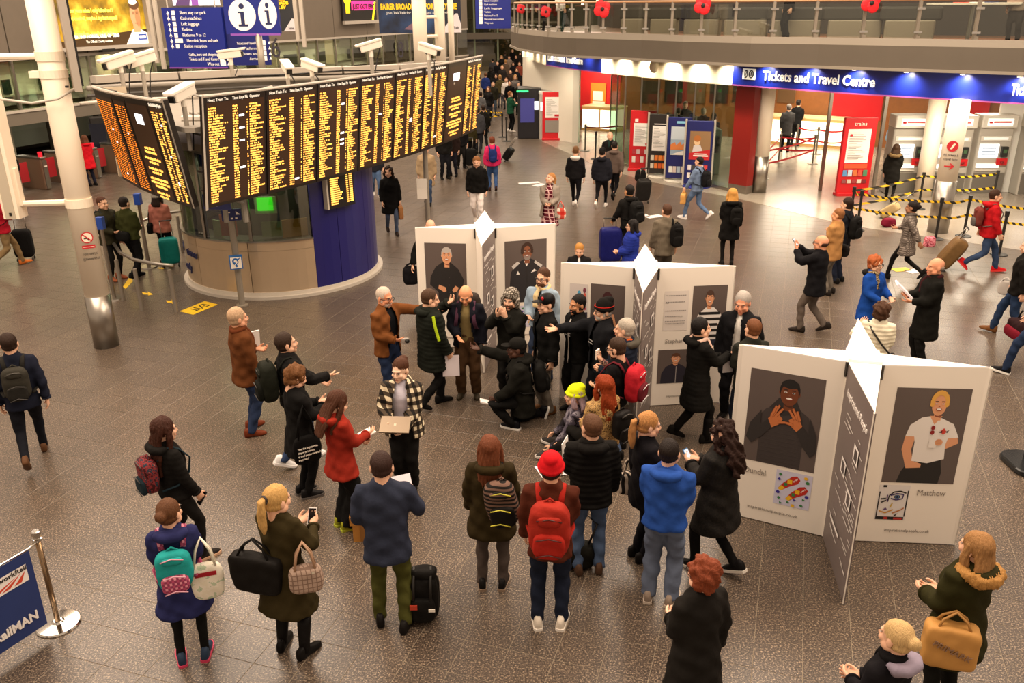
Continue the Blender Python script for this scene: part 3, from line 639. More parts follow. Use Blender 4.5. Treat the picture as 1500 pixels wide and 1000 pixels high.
for k in range(6):
    z = 2.3+k*.33; b.tube([(v0[0]+.2, v0[1]+.9, z), (v0[0]+.65+.1*k, v0[1]+1.4, z+.25)], .03, LGREY, 6); b.tube([(v0[0]-.2, v0[1]+1.0, z+.2), (v0[0]+.6, v0[1]+.8, z)], .02, GREY, 6)
for dx in (.15, .5): b.tube([(v0[0]+dx, v0[1]+1.1, 1.9), (v0[0]+dx, v0[1]+1.1, 3.7)], .05, GREY, 8)
b.tube([(v0[0]-.3, v0[1]+.9, 3.72), (v0[0]+.9, v0[1]+.95, 3.72)], .07, LGREY, 8); b.out('steel_frame', rt, kind='stuff')
ib = thing('information_sign', 'small navy Info sign in the gap between the two display banks', 'sign', (v0[0]+.15, v0[1]+.6, 2.0)); 
b = MB(); b.slab((v0[0]-.05, v0[1]+.62), (v0[0]+.45, v0[1]+.5), 2.25, 2.5, .03, NAVY); b.out('board', ib); lettering('Info', (v0[0]+.0, v0[1]+.585, 2.31), (.5, -.12, 0), (0, 0, 1), .17, WHITE, ib)
def post(name, label, cat, p, z0, z1, r, m, base=None):
    o = thing(name, label, cat, (p[0], p[1], z0)); b = MB(); b.cyl((p[0], p[1], z0), r, z1-z0, m, 14); q = b.out('pole', o, smooth=False)
    if base: b = MB(); b.lathe((p[0], p[1], z0), [(0, base), (.02, base), (.03, r*1.2)], m, 20); b.out('base', o)
    return o
p1 = G(355, 447)[:2]; pl = post('support_pole', 'grey pole in front of the kiosk carrying the blue ear symbol sign', 'pole', p1, 0, 3.7, .062, mat('948b7d', .4, .4), .12)
za = ZAT(p1, 381)
hs = thing('hearing_loop_sign', 'small blue ear symbol sign clamped to the pole before the kiosk', 'sign', (p1[0], p1[1]-.1, za-.12))
BLU = mat('1560a8', .4); T_ = Matrix.Translation((p1[0]+.03, p1[1]-.13, za)) @ Matrix.Rotation(.35, 4, 'Z')
b = MB(T_); b.box((0, 0, 0), (.24, .1, .26), BLU); b.out('sign_box', hs)
O = T_ @ Vector((0, -.052, 0)); uxx = T_.to_3x3() @ Vector((1, 0, 0))
flat('ear_symbol', hs, O, uxx, (0, 0, 1), [(WHITE, rc(-.1, -.11, .1, .11)), (BLU, ell(-.01, .03, .06, .065, 14)), (WHITE, ell(-.01, .03, .03, .035, 12)), (BLU, [(-.06, .0), (0, -.09), (.03, -.07), (-.02, .02)]), (BLU, [(.0, .06), (.08, .1), (.09, .08), (.02, .04)]), (WHITE, [(-.1, -.11), (-.08, -.11), (.1, .09), (.1, .11)])], lift=.002)
zz = ZAT(p1, 313); ar = thing('arrow_sign', 'little navy arrow sign on the kiosk pole below the displays', 'sign', (p1[0], p1[1], zz-.1))
T_ = Matrix.Translation((p1[0]+.05, p1[1]-.09, zz)) @ Matrix.Rotation(.3, 4, 'Z'); b = MB(T_); b.box((0, 0, 0), (.36, .03, .22), NAVY, taper=1); b.out('board', ar)
O = T_ @ Vector((0, -.016, 0)); flat('print', ar, O, T_.to_3x3() @ Vector((1, 0, 0)), (0, 0, 1), [(WHITE, [(.08, .07), (.16, .0), (.08, -.0), (.08, .03)]), (WHITE, rc(-.14, .04, -.02, .06)), (WHITE, rc(-.02, -.08, .02, -.05)), (WHITE, rc(.06, -.08, .1, -.05))])
us = np.linspace(.3, .95, 200); p2_ = min((mainp(u)-cn*.3 for u in us), key=lambda p: abs(pix(np.array([[p[0], p[1], 2.3]]))[0][0]-622)); pl2 = post('support_pole', 'grey pole under the far end of the display bank behind the first exhibition stand', 'pole', p2_, 0, 3.7, .06, mat('948b7d', .4, .4), .12)
pap = thing('notice', 'white paper notices taped round the far grey pole', 'notice', (p2_[0], p2_[1]-.07, ZAT(p2_, 285)))
for k, y in enumerate((268, 283)):
    z = ZAT(p2_, y); b = MB(); b.box((p2_[0]-.1, p2_[1]-.08, z), (.24, .012, .24), WHITE, rz=.1*k); b.out('sheet', pap)
p3_ = G(613, 300)[:2]+np.array([.1, 3.2])
# security cameras
def camera_thing(px, py, zt, ang, label, tilt=-.25, polez=None, s=1.):
    C = G(px, py, zt); o = thing('security_camera', label, 'camera', (C[0], C[1], zt), 'security cameras on the canopy'); CM = mat('ece3d3', .4)
    T = Matrix.Translation((C[0], C[1], zt)) @ Matrix.Rotation(ang, 4, 'Z') @ Matrix.Rotation(tilt, 4, 'X') @ Matrix.Scale(s, 4)
    b = MB(T); b.rbox((0, 0, 0), (.15, .46, .13), CM, .03); b.rbox((0, .03, .085), (.19, .54, .04), CM, .04); b.out('housing', o)
    b = MB(T); b.box((0, .24, -.01), (.11, .03, .09), BLACK); b.out('lens_window', o)
    zb = zt-.45 if polez is None else polez
    b = MB(); b.cyl((C[0], C[1], zt-.2), .045, .16, CM, 10); b.cyl((C[0], C[1], zb), .04, zt-.2-zb, mat('a79e90', .4), 10); b.out('bracket', o)
    b = MB(); b.tube([T @ Vector((0, -.22, 0)), (C[0]+.1, C[1]+.1, zt-.25), (C[0]+.05, C[1], zb)], .012, BLACK, 5); b.out('cable', o)
    return o
camera_thing(175, 90, 4.55, 2.35, 'left of two big white cameras over the left display bank', polez=3.7, s=1.25); camera_thing(206, 88, 4.55, 2.2, 'right of two big white cameras over the left display bank', polez=3.7, s=1.25)
camera_thing(267, 137, 4.2, 2.75, 'white camera in the gap between the display banks', polez=3.3, s=1.1); camera_thing(337, 80, 4.6, -1.5, 'white camera under the blue direction board, on the canopy rim', .1, polez=4.2)
camera_thing(420, 99, 4.35, -2.7, 'left camera of the close pair behind the second display', polez=3.7); camera_thing(456, 97, 4.35, -2.1, 'right camera of the close pair behind the second display', polez=3.7)
camera_thing(543, 68, 4.72, 1.9, 'white camera on a short stem above the canopy, below the dark banner', polez=4.2); camera_thing(628, 73, 4.62, -2.0, 'white camera at the foot of the tall thin white columns', polez=3.7)
# ---------------------------------------------------------------- information totem and blue direction boards
def board(name, label, cat, px0, py0, px1, py1, P, D, m, th=.08):
    'upright board seen at the pixel box, standing on plane P,D; returns thing, lower-left corner, ux, width, height'
    a = WP(px0, py1, P, D); c = WP(px1, py1, P, D); t = WP(px0, py0, P, D); d = (c-a); d[2] = 0; w = np.linalg.norm(d); d /= w; h = t[2]-a[2]
    o = thing(name, label, cat, (a[0], a[1], a[2])); b = MB(); b.slab(a, a+d*w, a[2], a[2]+h, th, m); b.out('panel', o); return o, a, d, w, h
UP = np.array([0, 0, 1.])
NB = mat('14237e', .35); WL = mat('f0ece2', .5, emit=.15)
P24 = np.array([-7.5, 24.5]); D24 = np.array([1, -.12])
dbd, a, d, w, h = board('direction_board', 'large blue direction board listing station facilities, left of the i totem', 'sign', 249, 11, 334, 99, P24, D24, NB)
n = np.array([d[1], -d[0], 0])
for i, (t, k) in enumerate((('Short stay car park', .52), ('Cash machines', .42), ('Left luggage', .36), ('Toilets', .2), ('Platforms 9 to 12', .46), ('Metrolink, buses and taxis', .62), ('Station reception', .45))):
    z = h*(.89-i*.092); x = w*(.30 if i != 5 else .36); lettering(t, a+d*(x+.0)+UP*z+n*.01, d, UP, h*.075, WL, dbd, width=k*w*.85)
    flat('arrow', dbd, a+d*w*.07+UP*z+n*.003, d, UP, [(WL, [(0, .0), (.05, .09), (.1, 0), (.06, .02), (.06, -.03), (.04, -.03), (.04, .02)]), (WL, rc(w*.09, -.02, w*.09+.1+(.12 if i == 5 else 0), .09))])
for i, (t, k) in enumerate((('Cafés, bars and shopping', .5), ('Tickets and Travel Centre', .5), ('Way out', .2))):
    z = h*(.20-i*.08); lettering(t, a+d*(w*.86-k*w)+UP*z+n*.01, d, UP, h*.07, WL, dbd, width=k*w); flat('pictogram', dbd, a+d*w*.88+UP*z+n*.003, d, UP, [(WL, rc(0, -.02, .16, .1)), (WL, [(.2, .0), (.24, .08), (.28, 0)])])
b = MB(); b.slab(a-d*.0, a+d*w, a[2]-.02, a[2]+.015, -.02, mat('7a3f95', .5)); b.out('violet_edge', dbd)
for k in (.1, .9): b = MB(); q = a+d*w*k; b.cyl((q[0], q[1]+.04, a[2]+h), .02, 1.5, LGREY, 8); b.out('hanger', dbd)
dbd2, a, d, w, h = board('direction_board', 'dark blue direction board partly hidden behind the pole of the i totem', 'sign', 333, 10, 398, 96, P24+np.array([.3, .25]), np.array([1, .12]), mat('101b66', .35))
n = np.array([d[1], -d[0], 0])
for i, (t, k) in enumerate((('Tickets and Travel C', .45), ('Platforms', .3), ('Buses and', .35), ('Arriva', .2))):
    z = h*(.36-i*.09); lettering(t, a+d*(w*.72-k*w)+UP*z+n*.01, d, UP, h*.065, WL, dbd2, width=k*w); flat('pictogram', dbd2, a+d*w*.78+UP*z+n*.003, d, UP, [(WL, rc(0, -.02, .16, .1)), (WL, [(.22, .0), (.26, .08), (.3, 0)])])
P20 = np.array([-5.3, 20.6])
tot, a, d, w, h = board('information_totem', 'blue information totem with two white i discs on a pole above the canopy', 'sign', 332, -6, 411, 50, P20, np.array([1, -.06]), NB, .1)
n = np.array([d[1], -d[0], 0])
def idisc(cx, cz, rx, rz):
    K = mat('1a2252', .5); return [(WL, ell(cx, cz, rx, rz, 30)), (K, ell(cx, cz+rz*.55, rx*.2, rz*.18, 14)), (K, rc(cx-rx*.13, cz-rz*.6, cx+rx*.15, cz+rz*.22)), (K, rc(cx-rx*.3, cz+rz*.12, cx+rx*.1, cz+rz*.22)), (K, rc(cx-rx*.34, cz-rz*.72, cx+rx*.36, cz-rz*.58))]
flat('i_disc', tot, a+n*.002, d, UP, idisc(w*.33, h*.5, w*.25, h*.42)); flat('i_disc', tot, a+n*.002, d, UP, idisc(w*.8, h*.53, w*.17, h*.40))
b = MB(); b.slab(a+d*w*.08, a+d*w, a[2]-.03, a[2]+.01, -.02, mat('8a4fb0', .5)); b.out('violet_edge', tot)
q = a+d*w*.58; b = MB(); b.cyl((q[0], q[1]+.05, 3.7), .075, a[2]-3.7, mat('9c9384', .4, .3), 14); b.out('pole', tot, smooth=True)
P34 = np.array([-.6, 38.])
dbd3, a, d, w, h = board('direction_board', 'far blue direction board hung over the crowded passage', 'sign', 697, -5, 748, 42, P34, np.array([1, .05]), NB)
n = np.array([d[1], -d[0], 0])
for i, (t, k) in enumerate((('Station reception', .4), ('Cash machines', .36), ('Left luggage', .5), ('Toilets', .18), ('Platforms 9 to 12', .38), ('Metrolink, buses and taxis', .55), ('Way out', .25))):
    z = h*(.84-i*.115); lettering(t, a+d*w*.25+UP*z+n*.012, d, UP, h*.085, WL, dbd3, width=k*w); flat('pictogram', dbd3, a+d*w*.1+UP*z+n*.005, d, UP, [(WL, rc(0, 0, .14, .13))])
# ---------------------------------------------------------------- billboards and banners on the left facade
def fboard(name, label, px0, px1, pyb, pyt, m, off=.15):
    ta, tb = T_OF(px0), T_OF(px1); A = FPt(ta, off); B = FPt(tb, off); z0 = FW((px0+px1)/2, pyb, off)[2]; z1 = FW((px0+px1)/2, pyt, off)[2]
    o = thing(name, label, 'billboard', (A[0], A[1], z0)); b = MB(); b.slab(A, B, z0, z1, .12, m); b.out('panel', o); w = np.linalg.norm(B-A); d = np.array([FD[0], FD[1], 0]); n = np.array([FN[0], FN[1], 0])
    return o, np.array([A[0], A[1], z0]), d, w, z1-z0, n
o, a, d, w, h, n = fboard('billboard', 'lit yellow advertising billboard with a man\'s face, upper left', 84, 219, 67, -8, mat('c9a21a', .5, 0, 0, 3))
def blotch(c1, c2, c3, e, sc):
    m = bpy.data.materials.new('poster_blotch'); T, N, L = nt(m); b = N['Principled BSDF']; tc = N.new('ShaderNodeTexCoord'); nz = N.new('ShaderNodeTexNoise'); nz.inputs['Scale'].default_value = sc; nz.inputs['Detail'].default_value = 5
    L.new(tc.outputs['Object'], nz.inputs['Vector']); r = N.new('ShaderNodeValToRGB'); L.new(nz.outputs['Fac'], r.inputs[0]); q = r.color_ramp.elements; q[0].position = .35; q[0].color = lin(c1); q[1].position = .68; q[1].color = lin(c3); x = q.new(.52); x.color = lin(c2)
    L.new(r.outputs[0], b.inputs['Base Color']); L.new(r.outputs[0], b.inputs['Emission Color']); b.inputs['Emission Strength'].default_value = e; return m
S = mat('e2a274', .5, emit=.45); HAIRb = mat('6b4a2c', .5, emit=.2); WB = mat('fff6e0', .5, emit=.7); YT = mat('fff35c', .5, emit=.9); BRN = mat('4a3212', .5, emit=.25)
flat('poster', o, a, d, UP, [(blotch('5a4a10', 'b8901a', 'f0d84a', .35, 1.3), rc(0, 0, w, h)), (BRN, [(0, 0), (w, 0), (w, h*.3), (w*.5, h*.22), (0, h*.1)]),
    (WB, [(w*.74, 0), (w, 0), (w, h*.22), (w*.93, h*.3), (w*.84, h*.3)]), (S, rc(w*.85, h*.24, w*.93, h*.5)), (S, ell(w*.89, h*.6, w*.058, h*.27, 20)), (mat('c58a5c', .5, emit=.35), ell(w*.915, h*.55, w*.028, h*.2, 14)), (HAIRb, ell(w*.89, h*.82, w*.062, h*.12, 16)), (WB, ell(w*.88, h*.86, w*.05, h*.06, 12)),
    (HAIRb, rc(w*.86, h*.64, w*.885, h*.66)), (HAIRb, rc(w*.9, h*.64, w*.925, h*.66)), (BRN, rc(w*.862, h*.61, w*.88, h*.625)), (BRN, rc(w*.902, h*.61, w*.92, h*.625)), (mat('b05a44', .5, emit=.3), rc(w*.875, h*.42, w*.91, h*.435)), (mat('3a56b0', .5, emit=.3), rc(w*.89, h*.08, w*.985, h*.2)), (WB, rc(w*.9, h*.11, w*.975, h*.17))])
for i, (t, wd) in enumerate((('"Those years when I only talked and I', .5), ('lost control, maybe I try hurt myself', .52), ('I', .01), ('together, maybe just the', .42))):
    if wd > .1: lettering(t, a+d*w*(.14+.02*i)+UP*h*(.66-.15*i)+n*.03, d, UP, h*.11, YT, o, width=wd*w, bold=.01)
lettering('GAMES AND HORSES, ONE OF TENS', a+d*w*.12+UP*h*.17+n*.03, d, UP, h*.085, WB, o, width=.55*w, bold=.01); lettering('The Official Charity Auction', a+d*w*.3+UP*h*.07+n*.03, d, UP, h*.07, WB, o, width=.28*w)
b = MB()
for z in (-.12, h): b.slab(a-d*.1, a+d*(w+.1), a[2]+z, a[2]+z+.12, -.18, LGREY)
for x in (-.1, w): b.slab(a+d*x, a+d*(x+.12), a[2]-.1, a[2]+h+.1, -.18, LGREY)
b.out('frame', o); b = MB(); b.slab(a+d*w*.42, a+d*w*.56, a[2]-.2, a[2]-.1, -.19, BLACK); b.out('name_plate', o)
o, a, d, w, h, n = fboard('billboard', 'bright white and violet lit billboard behind the direction boards', 266, 330, 8, -30, mat('eee6ee', .5, emit=.9))
flat('poster', o, a, d, UP, [(mat('8a4fa0', .5, emit=.5), rc(w*.35, 0, w*.5, h)), (mat('5a3f70', .5, emit=.3), [(0, 0), (w*.3, 0), (w*.4, h), (w*.2, h)])])
o, a, d, w, h, n = fboard('billboard', 'black and magenta lit billboard for a golf attraction', 505, 553, 30, -25, mat('181410', .5))
MG = mat('f0338a', .5, emit=.8); flat('poster', o, a, d, UP, [(MG, rc(w*.28, h*.55, w*.95, h*.9)), (MG, rc(w*.25, h*.28, w*.98, h*.52)), (mat('ffd21c', .5, emit=.8), ell(w*.14, h*.6, w*.11, h*.2, 12)), (mat('ffd21c', .5, emit=.8), rc(w*.08, h*.2, w*.2, h*.6)), (mat('ffe11c', .5, emit=.8), [(w*.84, 0), (w*.9, 0), (w*.99, h*.5), (w*.94, h*.5)])])
lettering('CRAZY GOLF', a+d*w*.31+UP*h*.62+n*.03, d, UP, h*.2, BLACK, o, width=.6*w, bold=.01); lettering('JUST GOT EPIC', a+d*w*.28+UP*h*.32+n*.03, d, UP, h*.17, BLACK, o, width=.66*w, bold=.01)
b = MB(); b.slab(a-d*.1, a+d*(w+.1), a[2]-.15, a[2], -.15, LGREY); b.out('frame', o)
PB = np.array([-3.5, 31.]); DB = np.array([1, .12])
bn1, a, d, w, h = board('hanging_banner', 'wide dark blue hanging banner with yellow lettering behind the thin white columns', 'banner', 556, -8, 676, 49, PB, DB, mat('131c33', .5), .03)
n = np.array([d[1], -d[0], 0]); YB = mat('f0c21c', .5, emit=.3)
flat('print', bn1, a, d, UP, [(blotch('0a0f1c', '1c3358', '2f4f7e', .0, 1.1), rc(0, 0, w*.72, h)), (mat('7d5f70', .5), [(w*.3, h*.1), (w*.52, h*.05), (w*.62, h*.55), (w*.5, h*.42)]), (mat('e9e2e4', .5), [(w*.74, 0), (w, 0), (w, h*.2), (w*.96, h*.5), (w*.93, h*.5)])])
lettering('FAIRER BROADBAND FOR EVERYONE', a+d*w*.03+UP*h*.62+n*.02, d, UP, h*.2, YB, bn1, width=.92*w, bold=.012); lettering('Join TalkTalk for fast fibre, and a fixed price.', a+d*w*.1+UP*h*.5+n*.02, d, UP, h*.09, WL, bn1, width=.78*w); lettering('TalkTalk', a+d*w*.84+UP*h*.1+n*.02, d, UP, h*.09, BLACK, bn1, width=.13*w)
bn2, a, d, w, h = board('hanging_banner', 'dark banner with yellow words just right of the i totem', 'banner', 398, -10, 434, 46, np.array([-6.6, 27.2]), DB, mat('25272a', .5), .03)
n = np.array([d[1], -d[0], 0]); flat('print', bn2, a, d, UP, [(mat('d8d2d2', .5), [(w*.5, 0), (w, 0), (w, h*.2), (w*.93, h*.33), (w*.86, h*.33)])]); lettering('FAIRER\nBROADB\nFOR EV', a+d*w*.1+UP*h*.82+n*.02, d, UP, h*.11, YB, bn2, width=.7*w, bold=.01); lettering('TalkTalk', a+d*w*.7+UP*h*.06+n*.02, d, UP, h*.06, BLACK, bn2, width=.22*w)
for x, y, zb_, lb in ((231, 92, 4.0, 'pair of thin pale hanging rods left of the blue direction board'), (437, 60, 4.6, 'pair of thin pale hanging rods right of the i totem')):
    P = np.array(WP(x, y, np.array([-7.5, 26.]), (1, 0))); o = thing('hanging_rods', lb, 'rods', (P[0], P[1], P[2]))
    for k in (0, .17): b = MB(); b.box((P[0]+k, P[1], (P[2]+6.6)/2-k*.5), (.1, .1, 6.6-P[2]+k), mat('b8ad9d', .5)); b.out('rod', o)
for px, txt in ((398, '6'), (583, '8')):
    A = FW(px, 85, .1); lettering(txt, A, (FD[0], FD[1], 0), UP, 1.25, mat('3a3640', .5), wl, name='platform_number', width=.6)
# ---------------------------------------------------------------- things behind the left facade and the ticket gates
tr = thing('train', 'pale grey green train standing behind the left glass facade', 'train', (FPt(6, -4)[0], FPt(6, -4)[1], .6))
TRM = mat('8b8f80', .35, 0, .12, 1)
p = FPt(-6, -5.5); q = FPt(33, -5.5); sec = [(0, .6), (1.35, .6), (1.5, 1.2), (1.5, 2.5), (1.25, 3.2), (.6, 3.5), (0, 3.55)]
V = []; 
for e in (p, q):
    for (o_, z) in sec: V.append((e[0]+FN[0]*o_, e[1]+FN[1]*o_, z))
k = len(sec); b = MB(); b.add(V, [(i, i+1, k+i+1, k+i) for i in range(k-1)]+[tuple(range(k)), tuple(range(2*k-1, k-1, -1))], TRM); b.out('body_shell', tr)
for i in range(12):
    P = FPt(-4+i*3.0, -3.96); Q = FPt(-2.2+i*3.0, -3.96); b = MB(); b.slab(P, Q, 2.55, 3.05, .05, mat('1c2a22', .1)); b.out('window', tr)
b = MB(); b.slab(FPt(-6, -3.97), FPt(33, -3.97), 1.5, 1.62, .04, mat('b8442c', .4)); b.out('red_stripe', tr)
for i in range(10):
    t = 1.5+i*2.9; P = FPt(t, -2.6); area('platform_lamp', (P[0], P[1], 3.8), .9, 120, (1, .96, .74))
for i in range(10):
    t = 2.4+i*1.02; P = FPt(t, .7)
    o = thing('ticket_gate', f'brown and steel automatic ticket gate under the left facade, {ORD[i]} from the left', 'gate', (P[0], P[1], 0), 'ticket gates along the facade')
    T = Matrix(((FN[0], FD[0], 0, P[0]), (FN[1], FD[1], 0, P[1]), (0, 0, 1, 0), (0, 0, 0, 1)))
    b = MB(T); b.rbox((0, 0, .5), (1.15, .2, 1.0), mat('6a5240', .35), .08); b.out('cabinet', o)
    b = MB(T); b.rbox((0, 0, 1.02), (1.2, .23, .06), STEEL, .08); b.out('steel_top', o)
    b = MB(T); b.box((.585, 0, .5), (.02, .16, .9), STEEL); b.cyl((.6, 0, .75), .05, .02, mat('ddd6c8'), 10); b.out('reader', o)
    b = MB(T); b.cyl((.45, 0, 1.04), .07, .16, mat('c8182a' if i % 2 else '1fae3c', .4, emit=.6), 10); b.out('status_lamp', o)
    b = MB(T); b.box((.2, .42, .62), (.03, .5, .62), mat('9b1a22', .4)); b.out('flap', o)
o = thing('glazed_cabinet', 'tall black machine standing at the end of the ticket gates', 'machine', tuple(G(160, 250))); P = G(160, 250)
b = MB(); b.rbox((P[0], P[1], .95), (.7, .5, 1.9), BLACK, .04, rz=.5); b.out('body', o); b = MB(); b.box((P[0]-.02, P[1]-.28, 1.1), (.5, .03, 1.2), mat('20232e', .1), rz=.5); b.out('screen', o)
o = thing('waste_bin', 'green hooded bin at the far left edge', 'bin', tuple(G(2, 262))); P = G(2, 262); b = MB(); b.rbox((P[0], P[1], .55), (.7, .6, 1.1), mat('2f5a3c', .5), .1); b.out('body', o); b = MB(); b.rbox((P[0], P[1], 1.15), (.75, .65, .1), BLACK, .1); b.out('lid', o)
o = thing('green_machine', 'dark green cabinet with yellow band at the far left edge', 'machine', tuple(G(3, 245)+np.array([-.5, .7, 0]))); P = G(3, 245)+np.array([-.5, .7, 0]); b = MB(); b.rbox((P[0], P[1], .95), (.8, .6, 1.9), mat('143320', .5), .05); b.out('body', o); b = MB(); b.box((P[0], P[1], 1.15), (.82, .62, .14), YELLOW); b.out('yellow_band', o)
# ---------------------------------------------------------------- exhibition stands with portrait panels
PW = mat('ece3d6', .45); LID = mat('f6f1ea', .5); PGREY = mat('6f635f', .5); PBG = mat('5d514c', .5); INK = mat('8a8178', .6)
SKL = mat('d99a72', .55); SKD = mat('6e3a20', .5); SKM = mat('b87a55', .55); WT = mat('e9e2dc', .5); BK = mat('1c1816', .6)
def portrait(k):
    'list of (material, polygon) in a unit box, 0..1 across and 0..1 up'
    S = [(PBG, rc(0, 0, 1, 1))]
    def add(m, p): S.append((m, p))
    def face(cx, cy, rx, ry, sk, hair, beard=None, smile=True, hairstyle='short', gl=False):
        if hairstyle == 'bob': add(hair, ell(cx, cy-ry*.05, rx*1.35, ry*1.2, 22))
        add(sk, rc(cx-rx*.5, cy-ry*1.45, cx+rx*.5, cy-ry*.3)); add(mat('8a4a30' if sk is not SKD else '4a2412', .6), [(cx-rx*.5, cy-ry*.9), (cx+rx*.5, cy-ry*.9), (cx+rx*.42, cy-ry*1.2), (cx-rx*.3, cy-ry*1.1)]); add(sk, ell(cx-rx, cy, rx*.16, ry*.2, 8)); add(sk, ell(cx+rx, cy, rx*.16, ry*.2, 8))
        if hairstyle in ('short', 'curly'): add(hair, ell(cx, cy+ry*.22, rx*1.1, ry*.92, 22))
        add(sk, ell(cx, cy, rx, ry, 22) if hairstyle == 'bald' else ell(cx, cy-ry*.12, rx*.97, ry*.9, 22))
        if hairstyle == 'curly':
            for i in range(13): t = math.radians(-10+200*i/12); add(hair, ell(cx+rx*1.0*math.cos(t), cy+ry*.15+ry*.88*math.sin(t), rx*.3, ry*.24, 9))
        if hairstyle in ('short', 'bob'): add(hair, ell(cx, cy+ry*.72, rx*.95, ry*.34, 14))
        if hairstyle == 'bald': add(hair, [(cx-rx*1.06, cy), (cx-rx*.98, cy+ry*.5), (cx-rx*.8, cy+ry*.5), (cx-rx*.88, cy)]); add(hair, [(cx+rx*1.06, cy), (cx+rx*.98, cy+ry*.5), (cx+rx*.8, cy+ry*.5), (cx+rx*.88, cy)])
        if beard: add(beard, ell(cx, cy-ry*.62, rx*.7, ry*.42, 16)); add(sk, ell(cx, cy-ry*.33, rx*.5, ry*.16, 12))
        for s in (-1, 1): add(BK, rc(cx+s*rx*.42-rx*.2, cy+ry*.22, cx+s*rx*.42+rx*.2, cy+ry*.29)); add(WT, ell(cx+s*rx*.42, cy+ry*.06, rx*.16, ry*.06, 8)); add(BK, ell(cx+s*rx*.42, cy+ry*.06, rx*.08, ry*.06, 8))
        add(mat('8a4a34', .6), [(cx-rx*.14, cy-ry*.22), (cx+rx*.14, cy-ry*.22), (cx, cy-ry*.14)])
        add(mat('8a3a30', .6), ell(cx, cy-ry*.44, rx*.4, ry*.13, 12)); 
        if smile: add(WT, ell(cx, cy-ry*.42, rx*.33, ry*.075, 10))
    if k == 'hands_heart':
        J = mat('3a3230', .8); J2 = mat('2c2624', .8); O2 = mat('c07040', .5); O3 = mat('8a4420', .5)
        add(J, [(.2, 0), (.2, .3), (.16, .5), (.26, .6), (.44, .67), (.68, .66), (.84, .58), (.9, .46), (.8, .3), (.8, 0)]); add(J2, [(.3, .62), (.5, .55), (.74, .61), (.66, .73), (.42, .74)])
        face(.55, .8, .125, .13, SKD, mat('15100d', .8))
        for i in range(9): add(mat('453c39', .8), rc(.22, .05+i*.045, .79, .054+i*.045))
        add(J2, [(.2, .58), (.06, .42), (.02, .26), (.1, .2), (.24, .3), (.36, .42), (.31, .5), (.2, .42)]); add(J2, [(.86, .58), (.97, .4), (.99, .22), (.92, .16), (.8, .26), (.7, .42), (.76, .49), (.86, .4)])
        add(O2, [(.3, .5), (.36, .41), (.46, .46), (.5, .52), (.44, .56), (.36, .56)]); add(O2, [(.77, .48), (.7, .41), (.62, .46), (.58, .52), (.64, .56), (.72, .55)])
        for x0, y0, x1, y1 in ((.4, .54, .49, .63), (.36, .54, .44, .66), (.34, .53, .4, .65), (.66, .54, .57, .63), (.7, .54, .62, .65), (.73, .53, .68, .63), (.44, .48, .54, .49), (.64, .48, .54, .49)):
            dx, dy = x1-x0, y1-y0; l = math.hypot(dx, dy); ox, oy = -dy/l*.017, dx/l*.013; add(O3, [(x0-ox*1.3, y0-oy*1.3), (x1-ox, y1-oy), (x1+ox, y1+oy), (x0+ox*1.3, y0+oy*1.3)]); add(O2, [(x0-ox, y0-oy), (x1-ox*.7, y1-oy*.7), (x1+ox*.7, y1+oy*.7), (x0+ox, y0+oy)])
    elif k == 'white_tee':
        T = mat('e4ddd6', .7); D = mat('1f1b18', .7)
        add(D, [(.2, 0), (.24, .12), (.34, .26), (.76, .26), (.8, .12), (.78, 0)]); add(SKL, [(.22, .5), (.2, .36), (.3, .16), (.5, .17), (.5, .21), (.38, .24), (.33, .36), (.36, .5)])
        add(SKL, [(.92, .52), (.95, .44), (.8, .38), (.6, .42), (.58, .47), (.64, .5), (.78, .46), (.8, .52)])
        add(T, [(.36, .24), (.36, .44), (.34, .5), (.22, .5), (.26, .62), (.4, .7), (.54, .72), (.66, .7), (.84, .64), (.94, .5), (.8, .49), (.78, .42), (.8, .27), (.58, .22)])
        add(SKL, [(.5, .72), (.58, .63), (.67, .72)]); face(.6, .84, .1, .115, SKL, mat('d9a24a', .7), hairstyle='curly')
        R2 = mat('8a1a1c', .4); add(R2, ell(.57, .6, .028, .024, 10)); add(R2, ell(.57, .55, .028, .024, 10)); add(mat('c43a2c', .5), [(.67, .56), (.72, .6), (.76, .56), (.72, .53)]); add(BK, [(.66, .55), (.7, .575), (.7, .55)]); add(BK, [(.74, .56), (.79, .58), (.77, .55)])
        add(T, rc(.55, .39, .65, .48)); add(SKL, ell(.68, .45, .055, .035, 10)); 
        for i in range(4): add(mat('b87850', .6), rc(.64, .422+i*.016, .71, .425+i*.016))
    elif k == 'black_jacket':
        J = mat('1d1817', .8)
        add(J, [(.3, 0), (.3, .22), (.1, .34), (.12, .46), (.25, .62), (.42, .7), (.62, .7), (.8, .6), (.94, .42), (.9, .32), (.74, .22), (.74, 0)])
        add(SKL, [(.32, .34), (.48, .3), (.5, .24), (.44, .22), (.3, .28)]); add(SKL, [(.72, .33), (.8, .3), (.76, .24), (.66, .22), (.64, .26)]); add(mat('6f3038', .6), [(.44, .72), (.52, .62), (.62, .72)])
        face(.53, .8, .115, .125, SKL, mat('b5aca4', .7), hairstyle='short')
        for i in range(4): add(mat('3a3230', .5), ell(.58, .58-i*.12, .012, .01, 8))
    elif k == 'tracksuit':
        J = mat('221f22', .7); SK = mat('8a5236', .5)
        add(J, [(.12, 0), (.1, .2), (.14, .5), (.28, .64), (.45, .7), (.62, .7), (.8, .64), (.9, .5), (.94, .3), (.94, 0)]); add(WT, [(.45, .67), (.52, .58), (.6, .67)]); add(mat('c8c2bc', .6), [(.16, .6), (.3, .67), (.36, .64), (.2, .55)]); add(mat('c8c2bc', .6), [(.72, .67), (.9, .58), (.86, .54), (.7, .63)])
